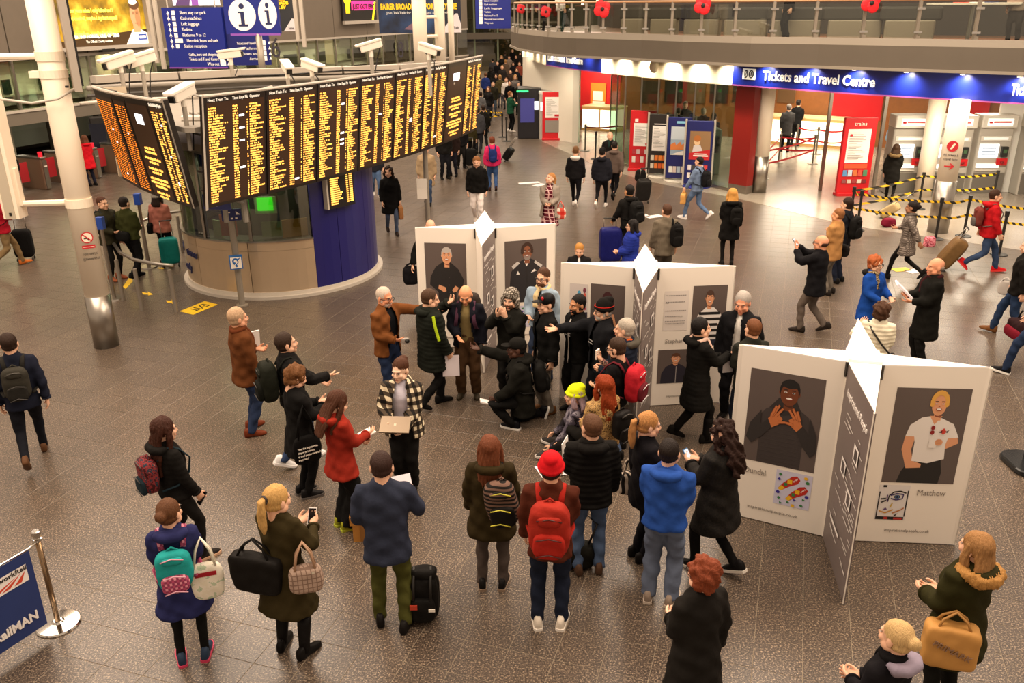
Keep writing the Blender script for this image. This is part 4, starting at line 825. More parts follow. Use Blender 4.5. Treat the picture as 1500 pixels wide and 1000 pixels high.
        add(WT, [(.27, .46), (.35, .46), (.31, .52)]); add(WT, [(.62, .47), (.76, .5), (.7, .53)]); add(BK, rc(.52, 0, .535, .56))
        face(.53, .81, .115, .125, SK, mat('3a2418', .8), beard=mat('8d8078', .7), hairstyle='curly')
    elif k == 'dress':
        D = mat('a08a84', .7); add(SKL, [(.2, 0), (.2, .4), (.3, .56), (.7, .56), (.78, .4), (.8, 0), (.68, 0), (.68, .3), (.32, .3), (.3, 0)]); add(D, [(.3, 0), (.3, .4), (.4, .58), (.62, .58), (.7, .4), (.7, 0)])
        for i in range(22): x, y = .32+.36*rng.random(), .02+.46*rng.random(); add(BK, [(x, y), (x+.035, y+.01), (x+.025, y+.06), (x-.005, y+.05)])
        face(.5, .76, .12, .12, SKL, mat('3c1416', .7), hairstyle='bob')
    elif k == 'striped_polo':
        add(SKL, [(.1, .1), (.14, .34), (.24, .5), (.78, .5), (.9, .34), (.86, .08), (.76, .1), (.78, .3), (.25, .3), (.22, .08)]); add(mat('23283a', .7), rc(.25, 0, .8, .12))
        b0_ = [(.26, .1), (.26, .36), (.12, .34), (.18, .52), (.4, .64), (.64, .64), (.86, .52), (.92, .34), (.78, .36), (.78, .1)]
        add(WT, b0_)
        for i in range(5): y = .14+i*.095; x0 = .26 if y < .34 else .15+max(0, y-.45)*.9; add(BK, [(x0, y), (1.04-x0, y), (1.04-x0, y+.045), (x0, y+.045)])
        face(.5, .79, .115, .12, SKL, mat('4a3226', .7))
    else:
        J = mat('1f1a28', .8); add(J, [(.1, 0), (.12, .3), (.24, .5), (.42, .58), (.62, .58), (.8, .48), (.92, .3), (.95, 0)]); add(mat('b5aca8', .6), rc(.54, 0, .555, .5)); add(SKL, [(.42, .6), (.52, .52), (.6, .6)])
        face(.52, .74, .12, .14, SKL, mat('5a3520', .7))
    return S
def artwork(k):
    if k == 'feet':
        S = [(mat('c9c6da', .6), rc(0, 0, 1, 1))]; Rr = mat('b8281c', .5); Yy = mat('e8b51e', .5); Gg = mat('3a7a44', .5); Vv = mat('3a2c8a', .5)
        for (cx, cy) in ((.38, .67), (.62, .42)):
            S.append((Rr, [(cx-.3, cy-.22), (cx-.2, cy-.26), (cx+.02, cy-.1), (cx+.24, cy+.02), (cx+.3, cy+.14), (cx+.2, cy+.24), (cx+.06, cy+.2), (cx-.16, cy-.02)])); S.append((Yy, [(cx-.3, cy-.22), (cx-.2, cy-.26), (cx-.1, cy-.16), (cx-.2, cy-.1)])); S.append((Yy, rc(cx-.05, cy-.02, cx+.08, cy+.1))); S.append((Gg, rc(cx-.13, cy-.1, cx-.04, cy-.01)))
            for i in range(4): S.append((mat('e8dcd8', .5), [(cx+.1+i*.03, cy+.06+i*.03), (cx+.14+i*.03, cy+.05+i*.03), (cx+.12+i*.03, cy+.1+i*.03)]))
        for i, (x, y) in enumerate([(.12, .88), (.88, .78), (.1, .74), (.82, .9), (.1, .36), (.9, .38), (.14, .2), (.58, .22), (.82, .28), (.4, .12), (.2, .06), (.78, .1), (.55, .05)]):
            m = [Gg, Gg, Vv, Yy, Vv, Vv, Gg, Vv, Gg, Gg, Gg, Gg, Yy][i]; S.append((m, ell(x, y, .055, .045, [4, 10, 4, 8, 10, 10, 4, 3, 3, 3, 3, 4, 6][i])))
        return S
    if k == 'eye':
        K = mat('17120f', .5); S = [(mat('d8d2ce', .6), rc(0, 0, 1, 1)), (K, rc(.02, .0, .06, .8)), (K, rc(.94, .1, .98, .85)), (K, rc(.05, 0, .95, .09)), (mat('b02a22', .5), rc(.3, .01, .42, .08)), (mat('b02a22', .5), rc(.62, .01, .9, .07)), (K, rc(.12, .93, .24, .99))]
        def st(P, m=K, w=.018):
            for (x0, y0), (x1, y1) in zip(P[:-1], P[1:]):
                dx, dy = x1-x0, y1-y0; l = math.hypot(dx, dy); ox, oy = -dy/l*w, dx/l*w; S.append((m, [(x0-ox, y0-oy), (x1-ox, y1-oy), (x1+ox, y1+oy), (x0+ox, y0+oy)]))
        st([(.34, .52), (.36, .7), (.5, .8), (.7, .83), (.9, .78)]); st([(.4, .7), (.6, .76), (.82, .74), (.8, .62), (.6, .58), (.42, .62)], mat('3a2c60', .5)); S.append((K, ell(.62, .67, .1, .055, 14))); S.append((mat('4a6a9a', .5), ell(.62, .67, .07, .05, 12))); S.append((K, ell(.62, .67, .035, .035, 10)))
        st([(.34, .52), (.3, .6), (.3, .72)], mat('4a2c60', .5)); st([(.1, .26), (.3, .2), (.55, .3)], mat('c08a3a', .5)); st([(.12, .5), (.28, .56)]); st([(.55, .2), (.8, .3), (.9, .36)], mat('b0703a', .5)); st([(.1, .6), (.26, .62)]); S.append((mat('5a3c6a', .5), [(.2, .28), (.36, .3), (.3, .36)])); S.append((K, [(.6, .14), (.72, .2), (.66, .12)])); st([(.5, .5), (.44, .36)], mat('c0a03a', .5))
        return S
    if k == 'doodle':
        S = [(mat('d0c6c0', .6), rc(0, 0, 1, 1)), (mat('2c2a3c', .6), [(0, 0), (1, 0), (1, .36), (.6, .34), (.5, .26), (.36, .36), (0, .38)])]
        for (x, y, c, r) in ((.52, .78, '4aa0c8', .1), (.82, .86, '7a3a4a', .09), (.84, .74, 'd05a4a', .09), (.3, .55, 'c8a0a0', .06), (.7, .5, 'b04a5a', .05), (.86, .44, 'b04a5a', .06), (.12, .6, '8a98b0', .06), (.2, .48, 'd0a080', .05)): S.append((mat(c, .6), ell(x, y, r, r*.7, 8)))
        for i in range(7): a = .3+i*.35; S.append((mat('8a8aa0', .6), [(.45, .4), (.46, .41), (.45+.35*math.cos(a), .4+.35*math.sin(a))]))
        return S
    S = [(mat('ded5cc', .6), rc(0, 0, 1, 1))]
    for i, (y, L) in enumerate([(.88, .8), (.72, .78), (.7, .1), (.5, .8), (.36, .66), (.24, .78), (.18, .82)]):
        x = .06
        while x < .06+L: w_ = rng.uniform(.03, .09); S.append((mat('8a8480', .6), rc(x, y, x+w_, y+.018))); x += w_+.02
    return S
def place(S, x0, y0, w, h): return [(m, [(x0+p[0]*w, y0+p[1]*h) for p in P]) for m, P in S]
HP = 2.1
def exhibit(label, Lp, Fp, Rp, Bp, prints):
    Lp, Fp, Rp, Bp = (np.array(q, float) for q in (Lp, Fp, Rp, Bp)); c = (Lp+Rp+Fp+Bp)/4; r = .165
    o = thing('exhibition_stand', label, 'display stand', (c[0], c[1], 0))
    dR = (Rp-Lp)/np.linalg.norm(Rp-Lp); dB = np.array([-dR[1], dR[0]])
    for nm, tip, d in (('L', Lp, -dR), ('F', Fp, -dB), ('R', Rp, dR), ('B', Bp, dB)):
        nn = np.array([-d[1], d[0]]); a, e = c+d*r+nn*r*.96, c+d*r-nn*r*.96       # a = left of the wing when looking outward
        for key, P, Q in ((nm+'-', tip, a), (nm+'+', e, tip)):                     # outer faces: P->Q reads left to right from outside
            dd = Q-P; w = np.linalg.norm(dd); ux = np.append(dd/w, 0)
            grey = key in prints and prints[key][0] == 'grey'
            b = MB(); b.slab(P, Q, .01, HP-.012, .012, PGREY if grey else PW); b.slab(P-ux[:2]*.002, P+ux[:2]*.010, .008, HP-.01, .012, PW); pn = b.out('display_panel', o)
            if key not in prints: continue
            O = np.array([P[0], P[1], 0.]); kind = prints[key]
            if kind[0] == 'grey':
                sh = []
                for i in range(46):
                    x = .08+.8*rng.random(); y = .12+.72*rng.random(); sh.append((mat('d8d0c8', .5), rc(w*x, HP*y, min(w*.93, w*(x+.05+.2*rng.random())), HP*y+.012)))
                for (x, y) in ((.62, .66), (.3, .5), (.6, .42)): sh += [(WT, rc(w*x, HP*y, w*(x+.16), HP*y+.17)), (mat('4a4240', .5), rc(w*(x+.03), HP*y+.02, w*(x+.13), HP*y+.14))]
                sh.append((WT, rc(w*.2, HP*.2, w*.55, HP*.2+.035)))
                flat('text_print', pn, O, ux, UP, sh, lift=.0002)['kind'] = 'stuff'
                lettering('Inspirational People', O+ux*w*.14+UP*HP*.86+np.append([dd[1], -dd[0]], 0)/w*.006, ux, UP, .11, WT, pn, width=.74*w)
                continue
            for it in kind:
                if it[0] == 'pic': 
                    _, k, u0, v0, u1, v1 = it; sh = place(portrait(k) if k in ('hands_heart', 'white_tee', 'black_jacket', 'tracksuit', 'dress', 'striped_polo', 'youth') else artwork(k), w*u0, HP*v0, w*(u1-u0), HP*(v1-v0)); flat('portrait' if len(k) > 6 or k in ('dress', 'youth') else 'artwork', pn, O, ux, UP, sh, lift=.00025)
                else:
                    _, t, u0, v0, u1, sz = it; lettering(t, O+ux*w*u0+UP*HP*v0+np.append([dd[1], -dd[0]], 0)/w*.006, ux, UP, sz, INK, pn, ext=.001, width=(u1-u0)*w)
        b = MB(); b.prism([tuple(q) for q in (tip, e, a)][::1], HP-.012, HP, LID); b.out('lid', o)
    q = [c+dR*r+dB*r, c-dR*r+dB*r, c-dR*r-dB*r, c+dR*r-dB*r]; b = MB(); b.prism([tuple(p) for p in q], .01, HP, PW); b.prism([tuple(c+(p-c)*.98) for p in q], HP, HP+.03, LID); b.out('centre_box', o)
    for s1, s2 in ((1, 1), (-1, 1), (-1, -1), (1, -1)):
        k = c+(dR*s1+dB*s2)*(r+.006); b = MB(); b.box((k[0], k[1], HP-.08), (.02, .02, .16), mat('3a3632', .4), rz=math.atan2(dR[1], dR[0])+.78); b.out('hinge', o)
    return o
URL = ('txt', 'inspirationalpeople.co.uk')
def P2(*p): return G(*p, HP)[:2]
exhibit('nearest white portrait stand, showing the man who makes a heart with his hands', P2(1083, 504), P2(1282, 604), P2(1455, 538), P2(1257, 466),
    {'L-': [('pic', 'hands_heart', .14, .36, .84, .885), ('pic', 'feet', .49, .135, .84, .34), ('txt', 'Dundal', .17, .285, .38, .10), ('txt', '', .17, .25, .2, .03), ('txt', URL[1], .24, .075, .74, .05)], 'F+': ['grey'],
     'R+': [('pic', 'white_tee', .17, .36, .86, .885), ('pic', 'eye', .165, .14, .46, .345), ('txt', 'Matthew', .53, .29, .80, .10), ('txt', URL[1], .28, .07, .72, .05)]})
exhibit('middle white portrait stand, showing a striped polo man and a woman', P2(822, 384), P2(942, 428), P2(1078, 389), P2(945, 357),
    {'L-': [('pic', 'doodle', .13, .55, .38, .86), ('pic', 'dress', .42, .40, .89, .87), ('txt', URL[1], .3, .07, .75, .05)], 'F-': ['grey'], 'F+': ['grey'],
     'R+': [('pic', 'letter', .10, .56, .42, .84), ('txt', 'Stephen', .14, .47, .38, .09), ('pic', 'striped_polo', .47, .44, .92, .87), ('pic', 'youth', .06, .17, .52, .42), ('txt', URL[1], .2, .065, .6, .045)]})
exhibit('farthest white portrait stand, showing a smiling man in black and a tracksuit man', P2(608, 333), P2(705, 360), P2(814, 327), P2(710, 308),
    {'L-': [('pic', 'black_jacket', .14, .36, .84, .88), ('txt', URL[1], .25, .08, .72, .05)], 'F-': ['grey'], 'R+': [('pic', 'tracksuit', .15, .37, .85, .885), ('pic', 'feet', .4, .15, .8, .34), ('txt', URL[1], .25, .08, .72, .05)]})
# ---------------------------------------------------------------- advertising stands by the travel centre
def advstand(name, label, px, py, w, h, ang, body, shapes, base=None, posts=None, group=None):
    P = G(px, py); o = thing(name, label, 'display stand', tuple(P), group); T = Matrix.Translation(tuple(P)) @ Matrix.Rotation(ang, 4, 'Z')
    b = MB(T); b.rbox((0, 0, h/2+.05), (w, .14, h-.1), body, .03); b.out('panel', o)
    if base: b = MB(T) ; b.lathe((0, 0, 0), [(0, w*.55), (.03, w*.55), (.05, w*.45)], base, 24); b.out('base', o)
    else: b = MB(T); b.rbox((0, 0, .05), (w*1.04, .3, .1), body, .05); b.out('base', o)
    if posts:
        for s in (-1, 1): b = MB(T); b.cyl((s*(w/2+.03), 0, .03), .035, h+.02, posts, 10); b.out('post', o)
    O = T @ Vector((-w/2, -.071, 0)); ux = T.to_3x3() @ Vector((1, 0, 0)); flat('poster', o, O, ux, UP, place(shapes, 0, 0, w, h), lift=.0012)
    return o, T
def sheet(txtcol='8f8880', n=16, x0=.14, x1=.84, y0=.42, y1=.82):
    S = [(WT, rc(x0, y0, x1, y1))]
    for i in range(n):
        y = y1-.05-(y1-y0-.08)*i/n; S.append((mat(txtcol, .6), rc(x0+.05, y, x0+.05+(x1-x0-.1)*rng.uniform(.3, 1), y+.006)))
    return S
def leaf(y, cols, x0=.12, n=5, w=.13, h=.08): return [(mat(cols[i % len(cols)], .5), rc(x0+i*.155, y, x0+i*.155+w, y+h)) for i in range(n)]
REDP = mat('c3161e', .4); ticket = [(mat('b81f2a', .5), ell(.24, .785, .045, .016, 12))]
o, T = advstand('timetable_stand', 'red timetable stand with leaflets in the entrance to the ticket hall', 1246, 286, .98, 2.3, .02, REDP, sheet(y0=.43, y1=.86)+ticket+[(mat('c9502a', .5), rc(.14, .36, .84, .42))]+leaf(.26, ('5a8ab8', 'b8c8d8', 'c86a3a', 'c84a3a', '4a7a5a'))+leaf(.17, ('8a4a4a', 'c8b8a8', '9a3a3a', 'd8c8b8', '7a2a2a'), h=.05))
lettering('trains', T @ Vector((-.2, -.085, 2.08)), T.to_3x3() @ Vector((1, 0, 0)), UP, .16, WHITE, o, width=.36)
advstand('timetable_stand', 'red timetable stand by the far white wall, next to the ticket machines there', 809, 205, .86, 2.0, -.05, REDP, sheet(y0=.47, y1=.9)+[(mat('c1202a', .5), rc(.6, .5, .84, .54)), (mat('8a8078', .5), rc(.14, .17, .82, .42))])
o, T = advstand('leaflet_stand', 'bright red stand at the left end of the row of four advertising stands', 940, 250, .92, 2.05, -.28, REDP, sheet(y0=.42, y1=.8)+[(WT, rc(.18, .82, .3, .87)), (REDP, rc(.6, .44, .82, .47))]+leaf(.29, ('a83038', 'c8b0b0', 'b02a30', 'd0c0c0', 'a02028'))+leaf(.15, ('d8c8c0', 'c83038', 'e0d0c8', 'b82830', 'd0b8b0'), h=.1))
advstand('leaflet_stand', 'black stand with orange leaflets, second in the row of four', 966, 258, .84, 2.05, -.28, mat('1c1512', .5), sheet(y0=.42, y1=.82)+[(mat('d8d0c8', .5), rc(.2, .84, .84, .855))]+leaf(.27, ('c8c0b0', 'd8742a', 'e0802a', 'c8641c', 'd8742a'))+leaf(.14, ('c8c0b0', 'd8742a', 'c8541c', 'e0802a', 'd8742a')), LGREY, LGREY)
advstand('leaflet_stand', 'navy stand with a pyramid shaped orange rock photo, third in the row of four', 993, 265, .84, 2.05, -.28, mat('171c5c', .4), [(mat('8fa0b0', .5), rc(.14, .42, .92, .86)), (mat('b8c0c8', .5), rc(.14, .66, .92, .86)), (mat('c8743a', .5), [(.14, .5), (.14, .58), (.3, .62), (.36, .57), (.5, .63), (.56, .58), (.72, .62), (.92, .57), (.92, .5)]), (mat('e0d8d0', .5), [(.14, .42), (.92, .42), (.92, .52), (.4, .46)]), (mat('7ab0d0', .5), rc(.34, .91, .66, .945))]+leaf(.14, ('d8d8d0', 'c8b8b0', 'a8b8c8', 'd8c8b8'), h=.1), LGREY, LGREY)
advstand('leaflet_stand', 'navy stand with a woman\'s photo and red slogan, right end of the row of four', 1020, 273, .82, 2.05, -.28, mat('171c5c', .4), [(mat('8a6a48', .5), rc(.14, .42, .92, .85)), (mat('d8b48c', .5), ell(.42, .7, .12, .07, 14)), (mat('a8642c', .5), ell(.42, .74, .14, .05, 12)), (mat('c8c0c0', .5), [(.25, .52), (.3, .64), (.55, .64), (.7, .5)]), (mat('b81c22', .5), [(.14, .42), (.92, .42), (.92, .58), (.14, .52)]), (WT, rc(.3, .47, .86, .49)), (WT, rc(.34, .5, .8, .515))]+leaf(.26, ('d8d0d0', '3a3a3a', 'c84a3a', 'd8d0c8', 'c83a3a'))+leaf(.14, ('e0d8d0', '8a8a8a', 'c84a3a', 'd8d0c8', 'b83a3a')), mat('1a2270', .4), LGREY)
# ---------------------------------------------------------------- ticket machines
MG_ = mat('a8a298', .4, .15); MG2 = mat('c9c4ba', .4, .1)
def machine(px, py, label, s=1.):
    P = G(px, py); o = thing('ticket_machine', label, 'ticket machine', tuple(P), 'ticket machines on the right'); T = Matrix.Translation(tuple(P)) @ Matrix.Rotation(-.06, 4, 'Z') @ Matrix.Scale(s, 4)
    b = MB(T); b.rbox((0, .25, 1.0), (1.0, .55, 2.0), MG_, .05); b.out('cabinet', o)
    b = MB(T); b.rbox((0, .18, 2.16), (1.04, .62, .36), MG2, .04); b.out('header_box', o)
    b = MB(T); b.box((0, -.14, 2.15), (.72, .02, .2), mat('f0eae4', .5, emit=.5)); b.box((.05, -.152, 2.15), (.5, .006, .05), mat('c85a5a', .5)); b.cyl((-.28, -.152, 2.12), .05, .05, RED, 10); b.out('header_sign', o)
    b = MB(T); b.box((0, -.03, 1.66), (.86, .04, .14), MG2); b.box((0, -.055, 1.66), (.7, .006, .07), mat('e0d8d4', .5, emit=.3)); b.out('upper_strip', o)
    b = MB(T); b.box((-.14, -.04, 1.3), (.56, .03, .4), mat('dfe6ee', .4, emit=1.1)); 
    for i in range(3): b.box((-.14, -.058, 1.2+i*.09), (.4, .004, .03), mat('9fb0c8', .5))
    b.out('screen', o)
    b = MB(T); b.box((.3, -.07, 1.28), (.18, .1, .3), mat('201f1c', .4)); b.box((.3, -.125, 1.3), (.1, .01, .1), mat('3a5a3a', .4)); b.out('card_reader', o)
    b = MB(T); b.box((.28, -.06, .98), (.3, .06, .2), RED); b.cyl((.28, -.1, .95), .05, .05, mat('7a1016'), 10); b.out('red_plate', o)
    b = MB(T); b.box((-.1, -.04, .86), (.66, .04, .12), mat('f0e8dc', .4, emit=.8)); b.box((-.1, -.045, .72), (.7, .05, .03), MG2); b.out('ticket_tray', o)
    b = MB(T); b.box((0, -.03, .35), (.9, .03, .6), mat('77726a', .4, .5)); b.out('lower_door', o); return o
machine(1320, 284, 'ticket machine behind the dark haired woman, left in the row of grey machines'); machine(1385, 285, 'ticket machine half hidden behind the column with the arrow sign')
machine(1442, 284, 'ticket machine fully in view right of the arrow column'); machine(1512, 286, 'ticket machine cut by the right edge of the picture')
for x, y, lb in ((786, 196, 'black photo machine with a green lit top at the far white wall'),):
    P = G(x, y)+np.array([-.35, -.8, 0]); o = thing('photo_machine', lb, 'machine', tuple(P)); b = MB(); b.rbox((P[0], P[1], 1.05), (1.0, 1.3, 2.1), mat('17151a', .4), .04); b.out('body', o); b = MB(); b.box((P[0]-.3, P[1]-.68, 2.0), (.5, .03, .06), mat('2ad86a', .5, emit=2)); b.out('green_light', o); b = MB(); b.box((P[0]-.1, P[1]-.67, 1.2), (.6, .03, 1.0), mat('3a3a78', .3, emit=.3)); b.out('screen', o)
for k, x in enumerate((791, 800)):
    P = G(x, 203+k*2); o = thing('ticket_machine', 'grey ticket machine by the far white wall, '+('nearer the black photo machine' if k == 0 else 'nearer the red stand'), 'ticket machine', tuple(P)); b = MB(); b.rbox((P[0], P[1]+.4, .95), (.6, .7, 1.9), MG_, .05); b.out('cabinet', o); b = MB(); b.box((P[0]-.05, P[1]+.03, 1.4), (.4, .03, .35), mat('dfe6ee', .4, emit=.7)); b.out('screen', o); b = MB(); b.rbox((P[0], P[1]+.4, 1.95), (.64, .74, .14), MG2, .05); b.out('header_box', o)
# ---------------------------------------------------------------- counters in the ticket hall
def counter(x0, x1, y0, y1, z, label, glow=True):
    a, c = BW(x0, y0, 1.2), BW(x1, y1, 1.2); a = a[:2]; c = c[:2]; o = thing('ticket_counter', label, 'counter', (a[0], a[1], 0)); d = c-a
    b = MB(); b.slab(a, c, 0, z, .9, mat('b08a52', .4)); b.out('body', o); b = MB(); b.slab(a-d*.01, c+d*.01, z, z+.05, .95, mat('c9b48a', .3)); b.out('counter_top', o)
    n_ = max(2, int(np.linalg.norm(d)/1.4))
    for i in range(n_): b = MB(); p = a+d*(i+.04)/n_; q = a+d*(i+.96)/n_; b.slab(p, q, .12, z-.1, -.02, mat('fff0cf', .5, emit=1.3 if glow else .2)); b.out('glowing_front', o)
    return o
counter(852, 905, 181, 184, 1.05, 'glowing ticket counter under the red panel at the left'); counter(1105, 1235, 200, 206, 1.1, 'long ticket counter with a bright glowing front in the hall')
P = G(1234, 208); o = thing('wooden_desk_end', 'orange wood desk end beside the glowing counter, behind the red stand', 'desk', tuple(P)); b = MB(); b.rbox((P[0], P[1], .6), (.7, .9, 1.2), mat('c8882c', .4), .03); b.out('side', o); b = MB(); b.rbox((P[0], P[1], 1.22), (.8, 1.0, .06), mat('d8b878', .4), .03); b.out('top', o)
P = G(1030, 258); o = thing('vending_cabinet', 'grey machine with a dark round opening behind the glass beside the red pier', 'machine', tuple(P)); b = MB(); b.rbox((P[0], P[1]+.7, .75), (1.2, .9, 1.5), mat('8f9484', .5), .05); b.out('body', o); b = MB(); b.lathe((P[0]+.25, P[1]+.1, .8), [(0, .25), (.5, .25)], BLACK, 16); b.out('opening', o)
# ---------------------------------------------------------------- queue barriers
def hazard():
    m = bpy.data.materials.new('hazard_tape'); T, N, L = nt(m); b = N['Principled BSDF']; b.inputs['Roughness'].default_value = .6
    g = N.new('ShaderNodeNewGeometry'); sp = N.new('ShaderNodeSeparateXYZ'); L.new(g.outputs['Position'], sp.inputs[0])
    def mth(op, a, c=None):
        x = N.new('ShaderNodeMath'); x.operation = op
        for i, v in enumerate((a, c)):
            if v is None: continue
            if isinstance(v, (int, float)): x.inputs[i].default_value = v
            else: L.new(v, x.inputs[i])
        return x.outputs[0]
    s = mth('ADD', mth('ADD', sp.outputs[0], mth('MULTIPLY', sp.outputs[1], -.9)), sp.outputs[2]); f = mth('GREATER_THAN', mth('FRACT', mth('ADD', mth('MULTIPLY', s, 5.0), 300.)), .5)
    mx = N.new('ShaderNodeMix'); mx.data_type = 'RGBA'; mx.inputs['A'].default_value = lin('e6b91c'); mx.inputs['B'].default_value = lin('191510'); L.new(f, mx.inputs['Factor']); L.new(mx.outputs['Result'], b.inputs['Base Color']); return m
HAZ = hazard(); REDB = mat('c8202a', .5, emit=.1)
def barrier(px, py, label, h=1.02, r=.032, m=BLACK, links=(), zs=(.93,), bm_=None, w=.06, group='queue posts with striped tape'):
    P = G(px, py); o = thing('queue_post', label, 'barrier post', tuple(P), group); b = MB(); b.cyl((P[0], P[1], .02), r, h-.02, m, 12); b.out('pole', o); b = MB(); b.lathe((P[0], P[1], 0), [(0, .19), (.02, .18), (.035, .06)], m, 20); b.out('base', o); b = MB(); b.cyl((P[0], P[1], h-.12), r*1.5, .13, m, 12); b.out('head', o)
    for q in links:
        Q = G(*q)
        for z in zs:
            n = 6; V = []
            for i in range(n+1):
                t = i/n; p = P+(Q-P)*t; sg = .05*math.sin(PI*t); V += [(p[0], p[1], z-w/2-sg), (p[0], p[1], z+w/2-sg)]
            b = MB(); b.add(V, [(2*i, 2*i+2, 2*i+3, 2*i+1) for i in range(n)], bm_ or HAZ); b.out('tape', o)
    return o
QA, QB, QC, QD, QE, QF, QG, QH = (1244, 331), (1255, 337), (1345, 306), (1370, 350), (1411, 346), (1452, 303), (1463, 373), (1530, 366)
for p, lk, lb in ((QA, (QC, QB), 'back left corner post of the yellow and black tape queue'), (QB, (QD,), 'front left corner post of the tape queue'), (QC, (QF,), 'post between the machines and the back run of tape'), (QD, (QE,), 'post in front of the steel column base'), (QE, (QH,), 'post between the steel column base and the man in red'), (QF, (), 'post in front of the right hand ticket machine'), (QG, (), 'post directly behind the man in the red jacket'), (QH, (), 'post beyond the right edge of the frame')):
    barrier(*p, 'black queue post, '+lb, links=lk, zs=(.93, .55))
barrier(1463, 372, 'black queue post at the end of the front tape, touching the red jacket man', links=((1560, 385),), zs=(.9,)) if 0 else None
for i, (p, lk, lb) in enumerate((((1118, 262), ((1140, 238),), 'nearest to the white column'), ((1140, 238), ((1190, 240),), 'second from the white column'), ((1190, 240), ((1118, 262),), 'right of the people queuing'), ((1165, 222), ((1195, 226),), 'behind the people at the glowing counter'), ((1195, 226), ((1232, 228),), 'close to the red stand'))):
    barrier(*p, 'steel queue post with red belts, '+lb, links=lk, zs=(.92, .5), m=mat('7d766a', .4, .5), bm_=REDB, group='steel queue posts in the ticket hall')
for p, lk, lb in (((857, 221), ((905, 219),), 'steel queue post left of the bald man in the ticket hall'), ((872, 233), (), 'black queue post just behind the bald man')):
    barrier(*p, lb, links=lk, bm_=mat('8a2a20', .5), m=mat('5d564a', .4, .3) if p[0] == 857 else BLACK, group='posts by the left entrance')
for p, lk, lb in (((716, 194), ((690, 190), (736, 196)), 'left'), ((736, 201), ((692, 204),), 'middle'), ((742, 207), (), 'right')):
    barrier(*p, 'far black tape post beside the passage crowd, '+lb+' of the three', links=lk, zs=(.95,), group='far tape posts')
# belts, rails and posts by the kiosk queue
def rail(label, P, z, posts_, r=.035):
    o = thing('hand_rail', label, 'railing', (P[0][0], P[0][1], 0)); b = MB(); b.tube([(p[0], p[1], z) for p in P], r, STEEL, 8); b.out('top_rail', o, smooth=True)
    for p in posts_: b = MB(); b.cyl((p[0], p[1], 0), r*1.1, z, mat('8d8478', .4, .4), 10); b.out('post', o)
    return o
rp = [G(*p, .85)[:2] for p in ((167, 357), (176, 370), (195, 380), (225, 386), (254, 389))]
rail('curved steel queue rail left of the kiosk, nearest the floor arrows', rp, .85, [G(181, 440)[:2], G(208, 455)[:2], G(258, 457)[:2]])
rp = [G(*p, .9)[:2] for p in ((205, 325), (232, 314), (270, 308))]
rail('short steel rail reaching the back of the kiosk', rp, .9, [G(218, 391)[:2], G(268, 370)[:2]])
for (x, y, lb) in ((168, 437, 'slim post with a blue top in front of the queuing men'), (219, 391, 'slim post with a blue top behind the queuing men')):
    P = G(x, y); o = thing('sign_post', lb, 'post', tuple(P)); b = MB(); b.cyl((P[0], P[1], .02), .035, 1.5, STEEL, 10); b.out('pole', o); b = MB(); b.lathe((P[0], P[1], 0), [(0, .19), (.025, .18)], STEEL, 20); b.out('base', o); b = MB(); b.box((P[0], P[1], 1.56), (.13, .13, .24), mat('1d45a0', .4)); b.out('blue_box', o)
# floor stickers
def sticker(name, label, pts, inner, m=YELLOW):
    P = [G(*p) for p in pts]; c = np.mean(P, 0); o = thing(name, label, 'floor sticker', (c[0], c[1], 0)); b = MB(); b.prism([(p[0], p[1]) for p in P], .001, .004, m); b.out('sticker', o)
    return o, P
o, P = sticker('exit_sticker', 'yellow floor sticker reading EXIT in front of the kiosk', [(263, 456), (283, 461), (319, 446), (300, 441)], None)
lettering('EXIT', P[2]+(P[3]-P[2])*.74+(P[1]-P[2])*.2+np.array([0, 0, .006]), (P[1]-P[2]), (P[2]-P[3]), .28, BLACK, o, width=np.linalg.norm(P[1]-P[2])*.58)
sticker('exit_sticker', 'yellow floor sticker partly under the queuing man\'s feet', [(180, 420), (184, 423), (195, 412), (191, 404)], None)
for i, (x, y, lb) in enumerate(((216, 430, 'yellow floor arrow nearest the white column'), (251, 442, 'yellow floor arrow nearest the EXIT sticker'), (236, 393, 'small yellow floor mark beside the teal suitcase'), (279, 380, 'small yellow floor mark beside the kiosk plinth'))):
    s = 1 if i < 2 else .55; sticker('floor_arrow', lb, [(x-8*s, y-2*s), (x+1*s, y-.5*s), (x, y-3*s), (x+8*s, y+1*s), (x+1*s, y+3*s), (x+1.5*s, y+1.3*s), (x-6*s, y+1.2*s)], None)
# stanchion with blue banner, lower left
P = G(86, 914); o = thing('banner_stanchion', 'polished steel stanchion holding a navy banner, lower left corner', 'stanchion', tuple(P))
b = MB(); b.lathe((P[0], P[1], 0), [(0, .2), (.012, .2), (.025, .19), (.035, .06), (.05, .04)], CHROME, 36); b.out('base', o); b = MB(); b.cyl((P[0], P[1], .03), .026, .93, mat('8d7458', .25, .9), 16); b.out('pole', o, smooth=True)
b = MB(); b.lathe((P[0], P[1], .95), [(0, .035), (.02, .045), (.03, .045), (.035, .03), (.06, .03), (.065, .04), (.1, .04), (.11, .03)], CHROME, 20); b.out('head', o)
A_ = G(41, 806, .93); Bq = G(-120, 898, .93); dd = (Bq-A_); dd[2] = 0; dd /= np.linalg.norm(dd)
b = MB(); b.tube([(P[0], P[1], .955), tuple(A_+np.array([0, 0, .01])), tuple(A_+dd*1.4)], .014, CHROME, 8); b.out('cross_bar', o)
bn = thing('barrier_banner', 'navy cloth barrier banner with white lettering hung from the steel stanchion', 'banner', tuple(A_)); NVB = mat('1c2f66', .7, 0, .06, 8)
b = MB(); b.slab(A_, A_+dd*1.4, .12, .945, .012, NVB); b.out('cloth', bn)
